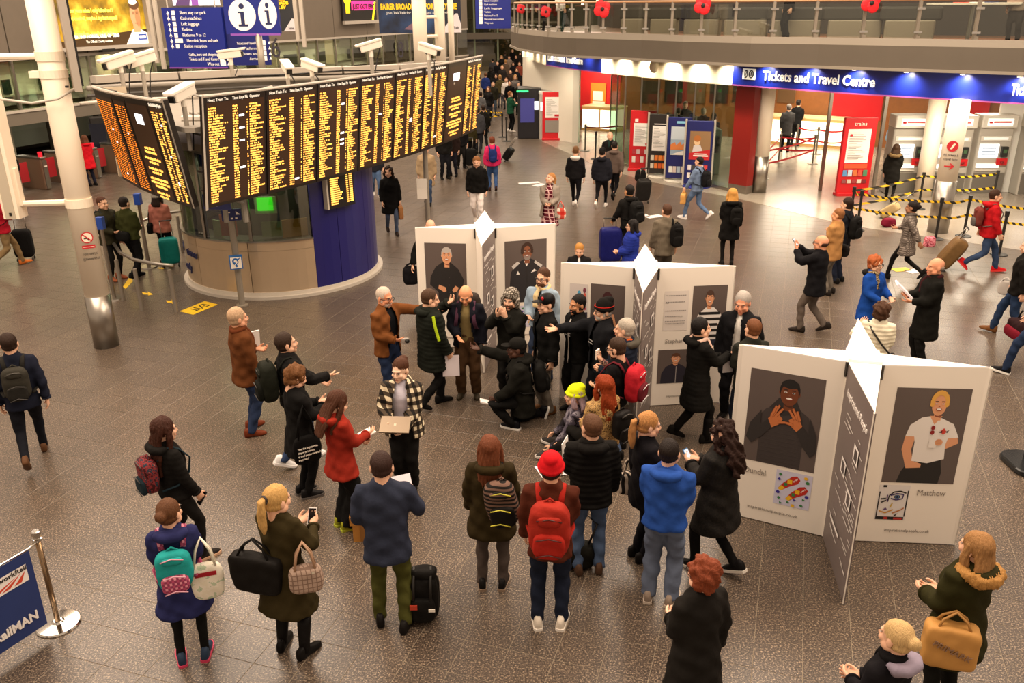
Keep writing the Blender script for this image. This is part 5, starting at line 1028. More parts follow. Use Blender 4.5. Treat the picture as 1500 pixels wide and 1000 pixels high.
nn = np.array([-dd[1], dd[0], 0]); nn = nn if nn @ (np.array([0, 0, 0])-np.append(A_[:2], 0)) > 0 else -nn; ux = -dd
O = A_+dd*1.4; O[2] = 0
if nn @ np.cross(ux, UP) < 0: nn = -nn
off = nn*.014
flat('logo', bn, A_+dd*.46+off+UP*(.66-A_[2]), ux, UP, [(WT, rc(0, 0, .40, .17)), (mat('c8442c', .5), [(.0, .02), (.1, .02), (.3, .1), (.18, .07)]), (mat('c8442c', .5), [(.14, .02), (.22, .02), (.34, .11)]), (mat('c8442c', .5), [(.26, .02), (.33, .02), (.38, .11)])], base=.002)
lettering('NetworkRail', A_+dd*.45+off*1.3+UP*(.78-A_[2]), ux, UP, .065, BK, bn, width=.38); lettering('@networkRailMAN', A_+dd*1.0+off*1.3+UP*(.24-A_[2]), ux, UP, .12, WT, bn, width=.93, bold=.004)
# base of a sign post at the right edge
P = G(1502, 690); o = thing('sign_stand', 'black sign stand with curved foot at the right edge', 'stand', tuple(P)); b = MB(); b.rbox((P[0]+.05, P[1]+.12, .04), (.42, .62, .08), mat('15181a', .25), .15); b.out('foot', o); b = MB(); b.rbox((P[0]+.14, P[1]+.16, .9), (.16, .12, 1.7), mat('1a1d1a', .2), .03); b.out('upright', o)
# ---------------------------------------------------------------- poppies, gallery furniture
for i, (x, y, s, lb) in enumerate(((764, 13, .5, 'leftmost'), (800, 17, .55, 'second from the left'), (881, 13, .8, 'third from the left, largest'), (1025, 8, .75, 'above the cream board'), (1265, 4, .75, 'above the words on the sign'))):
    p = rim(x)+np.array([-.02, -.12]); z = ZAT(p, y); o = thing('poppy', 'big red paper poppy on the gallery rail, '+lb, 'decoration', (p[0], p[1], z), 'poppies on the gallery rail'); b = MB(); V = []
    for k in range(4):
        a = k*PI/2+.5; b.add(*ellgeo((p[0]+.14*s*math.cos(a), p[1]-.02*k, z+.14*s*math.sin(a)), (.2*s, .025, .2*s), 14, 6), mat('d3131f', .5))
    b.out('petals', o); b = MB(); b.add(*ellgeo((p[0], p[1]-.1, z), (.075*s, .03, .075*s), 10, 6), BK); b.out('centre', o)
CUSH = mat('39342d', .7); BSE = mat('8f8371', .5)
for i, (x, w) in enumerate(((905, .9), (952, 1.0), (1010, 1.3), (1077, 1.5), (1155, 1.6), (1245, 1.7), (1330, 1.5))):
    p = G(x, 47, ZT)[:2] if 0 else rim(x)+np.array([.7, 1.7]); o = thing('bench_seat', f'dark bench back on a pale box base behind the gallery glass, {ORD[i]} from the left', 'bench', (p[0], p[1], ZT), 'benches behind the gallery glass')
    b = MB(); b.rbox((p[0], p[1], ZT+.28), (w*.8, .6, .56), BSE, .05, rz=-.35); b.out('base', o); b = MB(); b.rbox((p[0], p[1], ZT+.72), (w, .5, .34), CUSH, .1, rz=-.35); b.out('cushion', o)
for x, lb in ((830, 'small table with two lit candles behind the gallery glass'), (1455, 'white table top with red papers at the right end of the gallery')):
    p = rim(x)+np.array([.9, 2.0]) if x < 1000 else rim(x-40)+np.array([.5, 1.0]); o = thing('gallery_table', lb, 'table', (p[0], p[1], ZT)); w = .9 if x < 1000 else 2.0
    b = MB(); b.rbox((p[0], p[1], ZT+.95), (w, .7, .05), WHITE if x > 1000 else mat('5a3a22'), .05, rz=-.25); b.out('table_top', o); b = MB(); b.cyl((p[0], p[1], ZT), .05, .93, STEEL, 10); b.lathe((p[0], p[1], ZT), [(0, .3), (.03, .28)], STEEL, 16); b.out('pedestal', o)
    if x < 1000:
        for k in (-.25, .25): b = MB(); b.cyl((p[0]+k, p[1]-.1, ZT+.98), .05, .14, mat('ffd890', .5, emit=4), 10); b.out('candle', o)
    else:
        for k, c in enumerate(('e0442c', 'e8dcd0', '2a3a6a')): q = thing('menu_card', ['red', 'pale', 'dark blue'][k]+' printed card lying on the white gallery table', 'card', (p[0]-.3+.35*k, p[1], ZT+.975)); b = MB(); b.box((p[0]-.3+.35*k, p[1], ZT+.985), (.25, .3, .012), mat(c, .5), rz=.2*k); b.out('card', q)
p = G(958, 97, 3.6); o = thing('dome_camera', 'round white dome camera hung below the gallery edge', 'camera', tuple(p)); b = MB(); b.add(*ellgeo(p, (.16, .16, .2), 14, 8), mat('d8ccb4', .4)); b.out('dome', o); b = MB(); b.cyl((p[0], p[1], p[2]+.15), .05, 3.9-p[2]-.1, CHROME, 10); b.lathe((p[0], p[1], p[2]-.2), [(0, .05), (.06, .11)], DGREY, 12); b.out('mount', o)
# ================================================================== PEOPLE
_tm = bpy.data.meshes.new('tmp'); _to = bpy.data.objects.new('tmp', _tm); COL.objects.link(_to)
_rm = _to.modifiers.new('r', 'REMESH'); _rm.mode = 'VOXEL'; _rm.adaptivity = 0; _sm = _to.modifiers.new('s', 'SMOOTH'); _sm.factor = .5; _tr = _to.modifiers.new('t', 'TRIANGULATE'); _tr.show_viewport = False; _dc = _to.modifiers.new('d', 'DECIMATE'); _dc.show_viewport = False
bpy.context.view_layer.update(); QUEUE = []
def remesh(geo, vox, it=2, dec=None):
    V = []; F = []
    for (v, f) in geo:
        b = len(V); V += [tuple(map(float, q)) for q in v]; F += [tuple(b+i for i in p) for p in f]
    _tm.clear_geometry(); _tm.from_pydata(V, [], F); _rm.voxel_size = vox; _sm.iterations = it; _sm.show_viewport = it > 0
    _dc.show_viewport = _tr.show_viewport = dec is not None
    if dec: _dc.ratio = dec
    _tm.update(); _to.update_tag(); dg = bpy.context.evaluated_depsgraph_get(); dg.update(); me = _to.evaluated_get(dg).data
    n = len(me.vertices); co = np.empty(n*3, np.float32); me.vertices.foreach_get('co', co); nl = len(me.loops); li = np.empty(nl, np.int32); me.loops.foreach_get('vertex_index', li)
    nr = np.empty(n*3, np.float32); me.vertices.foreach_get('normal', nr); k = nl//max(1, len(me.polygons))
    return co.reshape(-1, 3), li.reshape(-1, k), nr.reshape(-1, 3)
def fold(V, N, amp, s=1.):
    'cloth folds: sum of slanted waves along the surface normal'
    x, y, z = V[:, 0]/s, V[:, 1]/s, V[:, 2]/s
    d = np.sin(23*x+31*z+9*np.sin(7*y))*.5+np.sin(-37*x+19*y+26*z+3*np.sin(5*x))*.35+np.sin(13*y-44*z+2.*np.sin(11*x))*.4
    return V+N*(d*amp)[:, None]
# ---- head, hands: modelled once, used by everyone
def head_template():
    g = [ellgeo((0, -.012, .03), (.077, .097, .09), 20, 14), ellgeo((0, .022, -.035), (.06, .072, .082), 18, 12), ellgeo((0, .068, -.092), (.027, .026, .026)), ellgeo((0, .078, .026), (.05, .02, .014)),
         tubegeo([(0, .088, .018), (0, .104, -.012), (0, .112, -.034)], [.009, .012, .015], 8), ellgeo((-.011, .1, -.036), (.011, .012, .009)), ellgeo((.011, .1, -.036), (.011, .012, .009)), ellgeo((0, .086, -.066), (.025, .013, .011)),
         ellgeo((-.036, .066, -.026), (.026, .026, .026)), ellgeo((.036, .066, -.026), (.026, .026, .026)), tubegeo([(0, -.025, -.03), (0, -.03, -.1), (0, -.036, -.165)], [.056, .054, .05], 14)]
    for s in (-1, 1): g += [ellgeo((s*.08, -.012, -.008), (.011, .022, .034), 10, 8), ellgeo((s*.055, .02, -.06), (.018, .04, .03))]
    return g
_hg = head_template(); HEADS = []
for vx, dc in ((.0065, .30), (.009, .22), (.014, .45)): V_, F_, N_ = remesh(_hg, vx, 2, dc); HEADS.append((V_.copy(), F_.copy()))
def hand_template(curl, spread=1.):
    g = [tubegeo([(0, 0, -.03), (0, 0, 0), (0, 0, .045), (0, .002, .095)], [(.027, .02), (.029, .02), (.04, .018), (.043, .014)], 12, flat=(1, 0, 0))]
    for x, L in ((-.033, .06), (-.011, .078), (.011, .082), (.032, .07)):
        P = [np.array([x, 0, .085])]; a = 0
        for l in (.45, .32, .28): a += curl*(.9 if l < .45 else .55); P.append(P[-1]+np.array([x*.12*spread, math.sin(a)*L*l, math.cos(a)*L*l]))
        g.append(tubegeo(P, [.0108, .0100, .0094, .0078], 8))
    g.append(tubegeo([(.026, .004, .02), (.052, .018, .05), (.058, .034, .075), (.054, .045+.01*curl, .095)], [.016, .0135, .0115, .009], 8)); return g
HANDS = {}
for nm, c in (('relax', .55), ('grip', 1.25), ('flat', .12)):
    for lod, (vx, dc) in enumerate(((.005, .24), (.0085, .5))): V_, F_, N_ = remesh(hand_template(c), vx, 1, dc); HANDS[nm, lod] = (V_.copy(), F_.copy())
def cloth(c, rough=.85):
    if not isinstance(c, str): return c
    k = ('cloth', c)
    if k not in _mats:
        m = bpy.data.materials.new('cloth_'+c); T, N, L = nt(m); b = N['Principled BSDF']; b.inputs['Roughness'].default_value = rough; b.inputs['Specular IOR Level'].default_value = .10
        tc = N.new('ShaderNodeTexCoord'); nz = N.new('ShaderNodeTexNoise'); nz.inputs['Scale'].default_value = 9; nz.inputs['Detail'].default_value = 5; L.new(tc.outputs['Object'], nz.inputs['Vector'])
        cc = lin(c); dk = .5 if max(cc[:3]) < .02 else (.7 if max(cc[:3]) < .05 else 1.); cc = tuple(v*dk for v in cc); mx = N.new('ShaderNodeMix'); mx.data_type = 'RGBA'; L.new(nz.outputs['Fac'], mx.inputs['Factor']); mx.inputs['A'].default_value = tuple(v*.72 for v in cc[:3])+(1,); mx.inputs['B'].default_value = tuple(min(1, v*1.28+.003) for v in cc[:3])+(1,); L.new(mx.outputs['Result'], b.inputs['Base Color'])
        n2 = N.new('ShaderNodeTexNoise'); n2.inputs['Scale'].default_value = 26; n2.inputs['Detail'].default_value = 3; L.new(tc.outputs['Object'], n2.inputs['Vector'])
        bp = N.new('ShaderNodeBump'); bp.inputs['Strength'].default_value = .35; bp.inputs['Distance'].default_value = .012; L.new(n2.outputs['Fac'], bp.inputs['Height']); L.new(bp.outputs['Normal'], b.inputs['Normal']); _mats[k] = m
    return _mats[k]
def hairmat(c):
    k = ('hair', c)
    if k not in _mats:
        m = bpy.data.materials.new('hair_'+c); T, N, L = nt(m); b = N['Principled BSDF']; b.inputs['Roughness'].default_value = .6; b.inputs['Specular IOR Level'].default_value = .2
        tc = N.new('ShaderNodeTexCoord'); mp = N.new('ShaderNodeMapping'); mp.inputs['Scale'].default_value = (120, 120, 8); L.new(tc.outputs['Object'], mp.inputs['Vector']); nz = N.new('ShaderNodeTexNoise'); nz.inputs['Scale'].default_value = 1.6; nz.inputs['Detail'].default_value = 4; L.new(mp.outputs[0], nz.inputs['Vector'])
        cc = lin(c); mx = N.new('ShaderNodeMix'); mx.data_type = 'RGBA'; L.new(nz.outputs['Fac'], mx.inputs['Factor']); mx.inputs['A'].default_value = tuple(v*.45 for v in cc[:3])+(1,); mx.inputs['B'].default_value = tuple(min(1, v*1.5) for v in cc[:3])+(1,); L.new(mx.outputs['Result'], b.inputs['Base Color'])
        bp = N.new('ShaderNodeBump'); bp.inputs['Strength'].default_value = .8; bp.inputs['Distance'].default_value = .01; L.new(nz.outputs['Fac'], bp.inputs['Height']); L.new(bp.outputs['Normal'], b.inputs['Normal']); _mats[k] = m
    return _mats[k]
def skin(c): return mat(c, .55, 0, .08, 18, 0, .35)
ARMS = dict(down=(.26, .03, .79), down2=(.24, .09, .80), fwd=(.23, .24, .90), back=(.25, -.18, .84), pocket=(.235, .12, .89), belly=(.05, .25, 1.06), low=(.06, .24, .93), phone=(.07, .31, 1.20), chest=(.09, .25, 1.28), write=(.04, .33, 1.14), face=(.07, .2, 1.52), behind=(.06, -.17, .95), cross=(-.08, .21, 1.10), hip=(.22, .02, 1.0))
def legs_preset(k):
    #            left foot (x, y, z, toe pitch, yaw), right foot, pelvis z, pelvis y
    return dict(stand=((-.11, 0, 0, 0, .15), (.11, .01, 0, 0, -.15), .925, 0), ease=((-.12, .06, 0, 0, .2), (.12, -.04, 0, 0, -.25), .92, 0), close=((-.075, 0, 0, 0, .1), (.075, .02, 0, 0, -.1), .925, 0),
        walk=((-.08, .34, 0, -.1, 0), (.08, -.36, .09, .75, 0), .895, 0), walk2=((-.08, -.36, .09, .75, 0), (.08, .34, 0, -.1, 0), .895, 0), step=((-.09, .18, 0, 0, .05), (.09, -.2, .04, .4, 0), .915, 0), step2=((-.09, -.2, .04, .4, 0), (.09, .18, 0, 0, 0), .915, 0),
        crouch=((-.12, .12, 0, 0, -.5), (.16, -.34, .05, 1.1, 0), .40, -.05), kneel=((-.14, .36, 0, 0, .1), (.16, -.40, .05, 1.1, 0), .50, 0), squat=((-.2, .16, 0, 0, .3), (.2, .10, .03, .25, -.3), .36, -.1), floor=((-.12, .34, .04, 0, .6), (.16, .3, .04, 0, -.6), .16, -.08))[k]
def nrm(v): v = np.array(v, float); return v/(np.linalg.norm(v)+1e-9)
def ik(a, t, l1, l2, pole):
    a, t = np.array(a, float), np.array(t, float); d = t-a; L = np.linalg.norm(d)
    if L > (l1+l2)*.985: t = a+d/L*(l1+l2)*.985; d = t-a; L = np.linalg.norm(d)
    L = max(L, abs(l1-l2)+.02); u = d/np.linalg.norm(d); x = (l1*l1-l2*l2+L*L)/(2*L); h = math.sqrt(max(l1*l1-x*x, 1e-6)); p = np.array(pole, float); p = nrm(p-u*(p@u)); return a+u*x+p*h, t
SHOEM = {}
class Person: pass
PEOPLE = []
def person(label, at=None, head=None, H=1.72, face=180, L='down', R='down', legs='stand', lean=0., turn=0., bend=0., hy=0., hp=0., fem=False, wide=1., skinc='d8a88a', top=('jacket', '1b1917'), hem=.80, bulk=.018, flare=0., collar=True, hood=None, open_=0., shirt='1a1816', sleeve='long',
           pants='1d2230', pw=1., shoe='1a1614', sole=None, boots=False, hair=('short', '3a2a1c'), beard=None, glasses=False, hat=None, scarf=None, puff=0., skirt=False, grip='relax', z=0., elbow=None, pname=None, hands=True, detail=None, zipc=None, rim_=None, pockets=True):
    q = Person(); s = H/1.75
    if head is not None:
        hh = H-.02 if legs not in ('kneel', 'squat', 'floor', 'crouch') else {'crouch': H-.53*s, 'kneel': H-.43*s, 'squat': H-.57*s, 'floor': H-.77*s}[legs]
        p = G(head[0], head[1], z+hh)[:2]
    else: p = G(at[0], at[1], z)[:2]
    az = math.atan2(p[0], p[1]); th = az+math.radians(face); fw = np.array([math.sin(th), math.cos(th), 0]); rt = np.array([fw[1], -fw[0], 0])
    if head is not None and (lean or bend): p = p-fw[:2]*(math.sin(lean+bend)*.6*s)
    dist = math.hypot(p[0], p[1]); lod = 0 if dist < 13.5 else (1 if dist < 24 else 2)
    if detail is not None: lod = detail
    vox = (.0185, .025, .04)[lod]*(s if s > .8 else .8)
    base = np.array([p[0], p[1], z])
    def Wd(v): v = np.asarray(v, float); return base+s*(v[..., :1]*rt+v[..., 1:2]*fw+v[..., 2:3]*np.array([0, 0, 1.]))
    lf, rf, pz, py = legs_preset(legs); pel = np.array([0, py, pz]); ln = lean+bend
    cy, sy = math.cos(-turn), math.sin(-turn); Rl = np.array([[1, 0, 0], [0, math.cos(ln), math.sin(ln)], [0, -math.sin(ln), math.cos(ln)]]); Rt_ = np.array([[cy, -sy, 0], [sy, cy, 0], [0, 0, 1]]); Rtor = Rt_ @ Rl
    def tor(v):
        'upright-torso coordinates (hip height .92) -> posed'
        v = np.asarray(v, float); d = v-np.array([0, 0, .92]); up = d[..., 2:3] > 0; return pel+np.where(up, d @ Rtor.T, d*np.array([1, 1, 1.]) @ (Rt_.T if True else 1))
    q.p = p; q.s = s; q.W = Wd; q.tor = tor; q.fw = fw; q.rt = rt; q.Rtor = Rtor; q.lod = lod; q.base = base; q.bulk = bulk
    sw = (.157 if fem else .178)*wide; shz = 1.42
    # arms
    A = {}
    for sd, sp in ((-1, L), (1, R)):
        t = ARMS[sp] if isinstance(sp, str) else sp; up = not isinstance(sp, str)
        tt = np.array([sd*t[0], t[1], t[2]], float)
        S = tor((sd*sw, -.005, shz)); T = tor(tt) if (tt[2] > .92 or legs in ('kneel', 'squat', 'floor', 'crouch')) else pel+(Rt_ @ (tt-np.array([0, 0, .92]))) 
        pole = Rt_ @ np.array(elbow if elbow is not None else (sd*.55, -.6, -.55)) if elbow is None else Rt_ @ np.array([sd*elbow[0], elbow[1], elbow[2]])
        E, T = ik(S, T, .29, .265, pole); A[sd] = (S, E, T)
    q.hand = {}; q.A = A
    # legs
    LG = {}
    for sd, f in ((-1, lf), (1, rf)):
        hip = pel+Rt_ @ np.array([sd*.09, 0, -.02]); ank = np.array([f[0], f[1]-.03, f[2]+.085+abs(math.sin(f[3]))*.10*(f[3] > 0)]); kp = (sd*.08, 1, 0) if legs not in ('floor', 'squat') else (sd*.9, .5, .6)
        if legs in ('kneel', 'crouch') and sd == 1: ank = np.array([f[0], f[1], .09]); kp = (0, 1, -.9)
        K, ank2 = ik(hip, ank, .43, .42, kp); LG[sd] = (hip, K, ank2, f)
    root = thing(pname or 'person', label, 'person', tuple(base)); q.root = root
    def emit(name, V, F, m, parent=root, midx=None, label=None, smooth=True, kind=None):
        V = np.asarray(V)-base; o = bpy.data.objects.new(name, None) if False else bpy.data.objects.new(name, rawmesh(name, V, F, m, midx, smooth)); link(o, parent)
        if label: o['label'] = label
        return o
    def geoW(gs): return [(Wd(np.array(v)), f) for v, f in gs]
    lw = min(1., .25+.75*pw)
    # ---------------- body (one skin surface under the clothes, hands with fingers, head with a face)
    g = []
    rings = [(.84, .13, .09), (.92, .15, .10), (1.05, .125, .09), (1.2, .135, .095), (1.33, .14, .085), (1.40, .105, .05, -.01), (1.47, .05, .045, -.02), (1.54, .048, .048, -.02)]
    def loft(rs, n=18, sq=1., yo=0.):
        V = []; F = []
        for i, r in enumerate(rs):
            zz, a, bb = r[:3]; off = r[3] if len(r) > 3 else 0
            for j in range(n):
                t = 2*PI*j/n; c, s_ = math.cos(t), math.sin(t); c2 = math.copysign(abs(c)**sq, c); s2 = math.copysign(abs(s_)**sq, s_)
                V.append((a*c2, bb*s2+off+yo, zz))
        k = len(rs)
        for i in range(k-1): F += [(i*n+j, i*n+(j+1) % n, (i+1)*n+(j+1) % n, (i+1)*n+j) for j in range(n)]
        F += [tuple(range(n-1, -1, -1)), tuple(range((k-1)*n, k*n))]
        return tor(np.array(V)), F
    g.append(loft(rings, 14))
    for sd in (-1, 1):
        S, E, T = A[sd]; g.append(tubegeo([S*.8+tor((0, 0, shz))*.2, S, (S+E)/2, E, (E+T)/2, T], [.045, .05, .045, .038, .036, .028], 10))
        hip, K, ank, f = LG[sd]; g.append(tubegeo([hip, (hip+K)/2, K, (K+ank)/2, ank], [.066*lw, .06*lw, .046*lw, .043*lw, .032*lw], 10))
    Vb, Fb, Nb = remesh(geoW(g), max(.04, vox), 1); parts = [(Vb, Fb, 0)]
    # head frame
    up = Rtor @ np.array([0, 0, 1.]); hyw, hpt = hy-turn*.0, hp; ch, sh = math.cos(-hyw), math.sin(-hyw)
    Rh = Rt_ @ np.array([[ch, -sh, 0], [sh, ch, 0], [0, 0, 1]]) @ np.array([[1, 0, 0], [0, math.cos(hpt), math.sin(hpt)], [0, -math.sin(hpt), math.cos(hpt)]])
    nk = tor((0, -.03, 1.5)); hc = nk+up*.055+Rh @ np.array([0, .03, .075])
    def Hd(v): return Wd(np.asarray(v, float)*1.14 @ Rh.T+hc)
    q.Hd = Hd; hV, hF = HEADS[lod]; parts.append((Hd(hV), hF, 0))
    if hands:
        for sd in (-1, 1):
            S, E, T = A[sd]; d = nrm(T-E); gp = grip[0 if sd < 0 else 1] if isinstance(grip, (tuple, list)) else grip
            hv, hf = HANDS[gp, 0 if lod == 0 else 1]; want = np.array([-sd*1., .15, 0]) if T[2] < .98 else np.array([-sd*.45, -.1, .9])
            pn = nrm(want-d*(want@d)); xx = np.cross(pn, d)*1.
            M_ = np.stack([xx, pn, d], 1); v = hv.copy()
            if (xx@np.array([0, 1., .3])) < 0: v[:, 0] *= -1; hf2 = hf[:, ::-1]
            else: hf2 = hf
            parts.append((Wd(v @ M_.T+T), hf2, 0)); q.hand[sd] = (Wd(T+d*.09), d[0]*rt+d[1]*fw+d[2]*np.array([0, 0, 1.]), pn[0]*rt+pn[1]*fw+pn[2]*np.array([0, 0, 1.]))
    mats_ = [skin(skinc), mat('c4b4a8', .4), mat('1c120c', .3), skin('a85a4a' if skinc > 'a' else '6a2c20')]
    Fl = []; Vl = []; mi = []; base_i = 0
    for v, f, k in parts:
        Vl.append(v); Fl += (f+base_i).tolist(); mi += [k]*len(f); base_i += len(v)
    if lod < 2:
        for sd in (-1, 1):
            for c, r, k in (((sd*.031, .0825, .003), (.0125, .0075, .0055), 1), ((sd*.031, .0855, .003), (.0065, .006, .0055), 2), ((sd*.033, .089, .026), (.019, .008, .0045), 2)):
                v, f = ellgeo(c, r, 8, 6); Vl.append(Hd(np.array(v))); Fl += [tuple(base_i+i for i in p_) for p_ in f]; mi += [k]*len(f); base_i += len(v)
        v, f = ellgeo((0, .0955, -.0665), (.022, .007, .005), 10, 6); Vl.append(Hd(np.array(v))); Fl += [tuple(base_i+i for i in p_) for p_ in f]; mi += [3]*len(f); base_i += len(v)
    emit('body', np.concatenate(Vl), Fl, mats_, midx=mi)
    # ---------------- trousers / leggings
    g = []; pk = pw
    if not skirt: g.append(loft([(.80, .15*pk**.5, .11), (.88, .17, .12), (.95, .165, .12), (1.04, .15, .11)], 16))
    else: g.append(loft([(.46, .24, .19), (.7, .21, .16), (.88, .18, .13), (1.04, .15, .11)], 16))
    for sd in (-1, 1):
        hip, K, ank, f = LG[sd]; e = ank+np.array([0, 0, -.035]) if legs not in ('kneel', 'crouch') or sd < 0 else ank
        g.append(tubegeo([hip+np.array([0, 0, .06]), hip, hip*.5+K*.5, K, K*.55+e*.45, K*.15+e*.85, e], [.084, .1, .09*pk**.4, .074*pk**.7, .067*pk, .060*pk, .060*pk], 12))
    V, F, N = remesh(geoW(g), vox, 2); V = fold(V, N, (.0085 if pw > .85 else .004)*s, s); emit('trousers' if pw > .85 else 'leggings', V, F, cloth(pants))
    # ---------------- shoes
    for sd in (-1, 1):
        hip, K, ank, f = LG[sd]; t, yw = f[3], f[4]
        if legs in ('kneel', 'crouch') and sd == 1: t = 1.25
        c, s_ = math.cos(t), math.sin(t); Rf = np.array([[1, 0, 0], [0, c, s_], [0, -s_, c]]); cyw, syw = math.cos(yw), math.sin(yw); Rf = Rt_ @ np.array([[cyw, -syw, 0], [syw, cyw, 0], [0, 0, 1]]) @ Rf
        def shoe_ring(y, hw, z0, z1):
            return [(hw*math.cos(a)*(1. if math.sin(a) < 0 else .82), y, (z0+z1)/2+(z1-z0)/2*max(-1, min(1, 1.25*math.sin(a)))) for a in [2*PI*i/12 for i in range(12)]]
        rr = [(-.085, .018, -.07, -.02), (-.075, .036, -.085, .03), (-.03, .042, -.085, .045), (.03, .042, -.085, .02), (.09, .048, -.085, -.015), (.145, .044, -.085, -.03), (.175, .030, -.082, -.045), (.19, .010, -.075, -.055)]
        V = []; F = []
        for r in rr: V += shoe_ring(*r)
        for i in range(len(rr)-1): F += [(i*12+j, i*12+(j+1) % 12, (i+1)*12+(j+1) % 12, (i+1)*12+j) for j in range(12)]
        F += [tuple(range(11, -1, -1)), tuple(range(84, 96))]
        V = np.array(V)*np.array([1.1, 1.06, 1.]) @ Rf.T+ank; so = emit('boot' if boots else 'shoe', Wd(V), F, cloth(shoe, .5))
        if sole and lod < 2:
            oy = [(-.092, .02), (-.08, .038), (-.03, .041), (.04, .044), (.1, .05), (.15, .046), (.182, .03), (.197, .008)]; P = [(x*1.1, y*1.06) for y, x in oy]+[(-x*1.1, y*1.06) for y, x in oy[::-1]]; n = len(P); Vs = np.array([(x, y, -.088) for x, y in P]+[(x, y, -.058) for x, y in P]) @ Rf.T+ank
            emit('sole', Wd(Vs), [tuple(range(n-1, -1, -1)), tuple(range(n, 2*n))]+[(i, (i+1) % n, n+(i+1) % n, n+i) for i in range(n)], mat(sole, .5), parent=so, smooth=False)
        if boots:
            V, F = tubegeo([ank+np.array([0, 0, -.03]), ank*.8+K*.2, ank*.45+K*.55, ank*.3+K*.7], [.05, .054, .064, .066], 12); emit('boot_shaft', Wd(np.array(V)), F, cloth(shoe, .5), parent=so)
    # ---------------- upper garment
    tn, tc = top; w_ = wide; bk_ = bulk
    if fem: R0 = [(1.02, .152, .112), (1.10, .148, .108), (1.22, .158, .122, .006), (1.31, .168, .128, .01), (1.38, .158, .112), (1.44, .122, .088, -.008), (1.485, .08, .07, -.014), (1.515, .066, .064, -.016)]
    else: R0 = [(1.02, .165, .118), (1.10, .165, .118), (1.22, .178, .125, .004), (1.32, .19, .128, .006), (1.39, .178, .112), (1.445, .132, .09, -.008), (1.487, .085, .072, -.014), (1.515, .068, .066, -.016)]
    hipa, hipb = (.178, .128) if fem else (.172, .124)
    Lw = [] ; zz = hem
    Lw = [(hem, hipa+flare+.012, hipb+flare*.9+.01), (hem+.03, hipa+flare+.014, hipb+flare*.9+.012)]
    if hem < .86: Lw += [(hem*.45+.92*.55, hipa+flare*.45+.006, hipb+flare*.45), (.94, hipa, hipb)]
    else: Lw += [(max(.95, hem+.05), hipa-.004, hipb-.004)]
    Lw = [r for r in Lw if r[0] < 1.0]+R0
    def torso_geo(extra, hem_z=None, w=w_):
        rs = [(r[0], (r[1]+extra)*w, (r[2]+extra)*(.5+.5*w))+tuple(r[3:]) for r in Lw]; return loft(rs, 22, .86)
    sb = {'long': (.074, .068, .058, .053, .050, .045), 'short': (.074, .07, .066, .062, .05, .04)}[sleeve]
    if open_ > 0 or shirt is not None and open_:
        gs = [loft([(max(hem, .90), hipa-.01, hipb-.008), (.98, hipa-.012, hipb-.01)]+[(r[0], (r[1]-.006)*w_, (r[2]-.004)*(.5+.5*w_))+tuple(r[3:]) for r in R0], 20, .9)]
        V, F, N = remesh(geoW(gs), max(vox, .02), 2); emit('shirt', V, F, cloth(shirt))
    g = [torso_geo(bk_)]
    for sd in (-1, 1):
        S, E, T = A[sd]; ex = bk_*.75-.006; sl = tor((sd*sw*.72, -.01, shz-.005))
        if sleeve == 'long': g.append(tubegeo([sl, S, S*.5+E*.5, E*.9+S*.1, E*.9+T*.1, E*.5+T*.5, E*.03+T*.97], [r+ex for r in (.056, .066, .064, .057, .056, .050, .044)], 14))
        else: g.append(tubegeo([sl, S, S*.62+E*.38, S*.35+E*.65], [r+ex for r in (.056, .066, .066, .066)], 14))
    if collar: g.append(tubegeo([tor((0, -.022, 1.475)), tor((0, -.026, 1.545))], [.082+bk_*.3, .07+bk_*.3], 14))
    V, F, N = remesh(geoW(g), vox, 6 if lod == 0 else 3)
    if puff:
        zz = (V[:, 2]-z)/s; V = V+N*(np.abs(np.sin(zz*PI/.062+np.sin(V[:, 0]*5)*.3))*puff-puff*.5)[:, None]*s
    V = fold(V, N, (.0085 if not puff else .004)*s, s)
    fo = F
    if open_ > 0:                                              # jacket worn open: a gap down the front, wider at the hem
        loc = (V-base)/s; lx = loc @ rt; ly = loc @ fw; lz = loc[:, 2]; tt = np.stack([lx, ly, lz], 1)-pel; tt = tt @ Rtor
        zl = tt[:, 2]+.92; cx, cyv = tt[:, 0], tt[:, 1]; ok = (cyv > .035) & (np.abs(cx) < open_*(1.25-.55*np.clip((zl-.9)/.5, 0, 1))+.0) & (zl < 1.60) & (cyv < .30) & (np.abs(cx) < .16)
        arm = np.zeros(len(V), bool)
        for sd in (-1, 1):
            S, E, T = A[sd]
            for a_, b_ in ((S*.4+E*.6, E), (E, T)):
                a_, b_ = np.array(a_), np.array(b_); pt = np.stack([lx, ly, lz], 1); ab = b_-a_; u = np.clip(((pt-a_)@ab)/(ab@ab), 0, 1); arm |= np.linalg.norm(pt-(a_+u[:, None]*ab), axis=1) < .085
        kill = ok & ~arm; fo = F[~kill[F].all(1)]
    jo = emit(tn, V, fo, cloth(tc))
    q.jacket = jo
    if lod == 0:
        for sd in (-1, 1):
            S, E, T = A[sd]
            if sleeve == 'long': V, F = tubegeo([E*.10+T*.90, E*.02+T*.98], [.0475+bk_*.7, .0465+bk_*.7], 14); emit('cuff', Wd(np.array(V)), F, cloth(tc), parent=jo)
    if zipc and lod < 2:
        P = [tor((0, (r[2]+bk_)*1.0+.004+(r[3] if len(r) > 3 else 0), r[0])) for r in Lw if r[0] < 1.47]; V, F = tubegeo(P, .009, 6); emit('zip', Wd(np.array(V)), F, mat(zipc, .4), parent=jo)
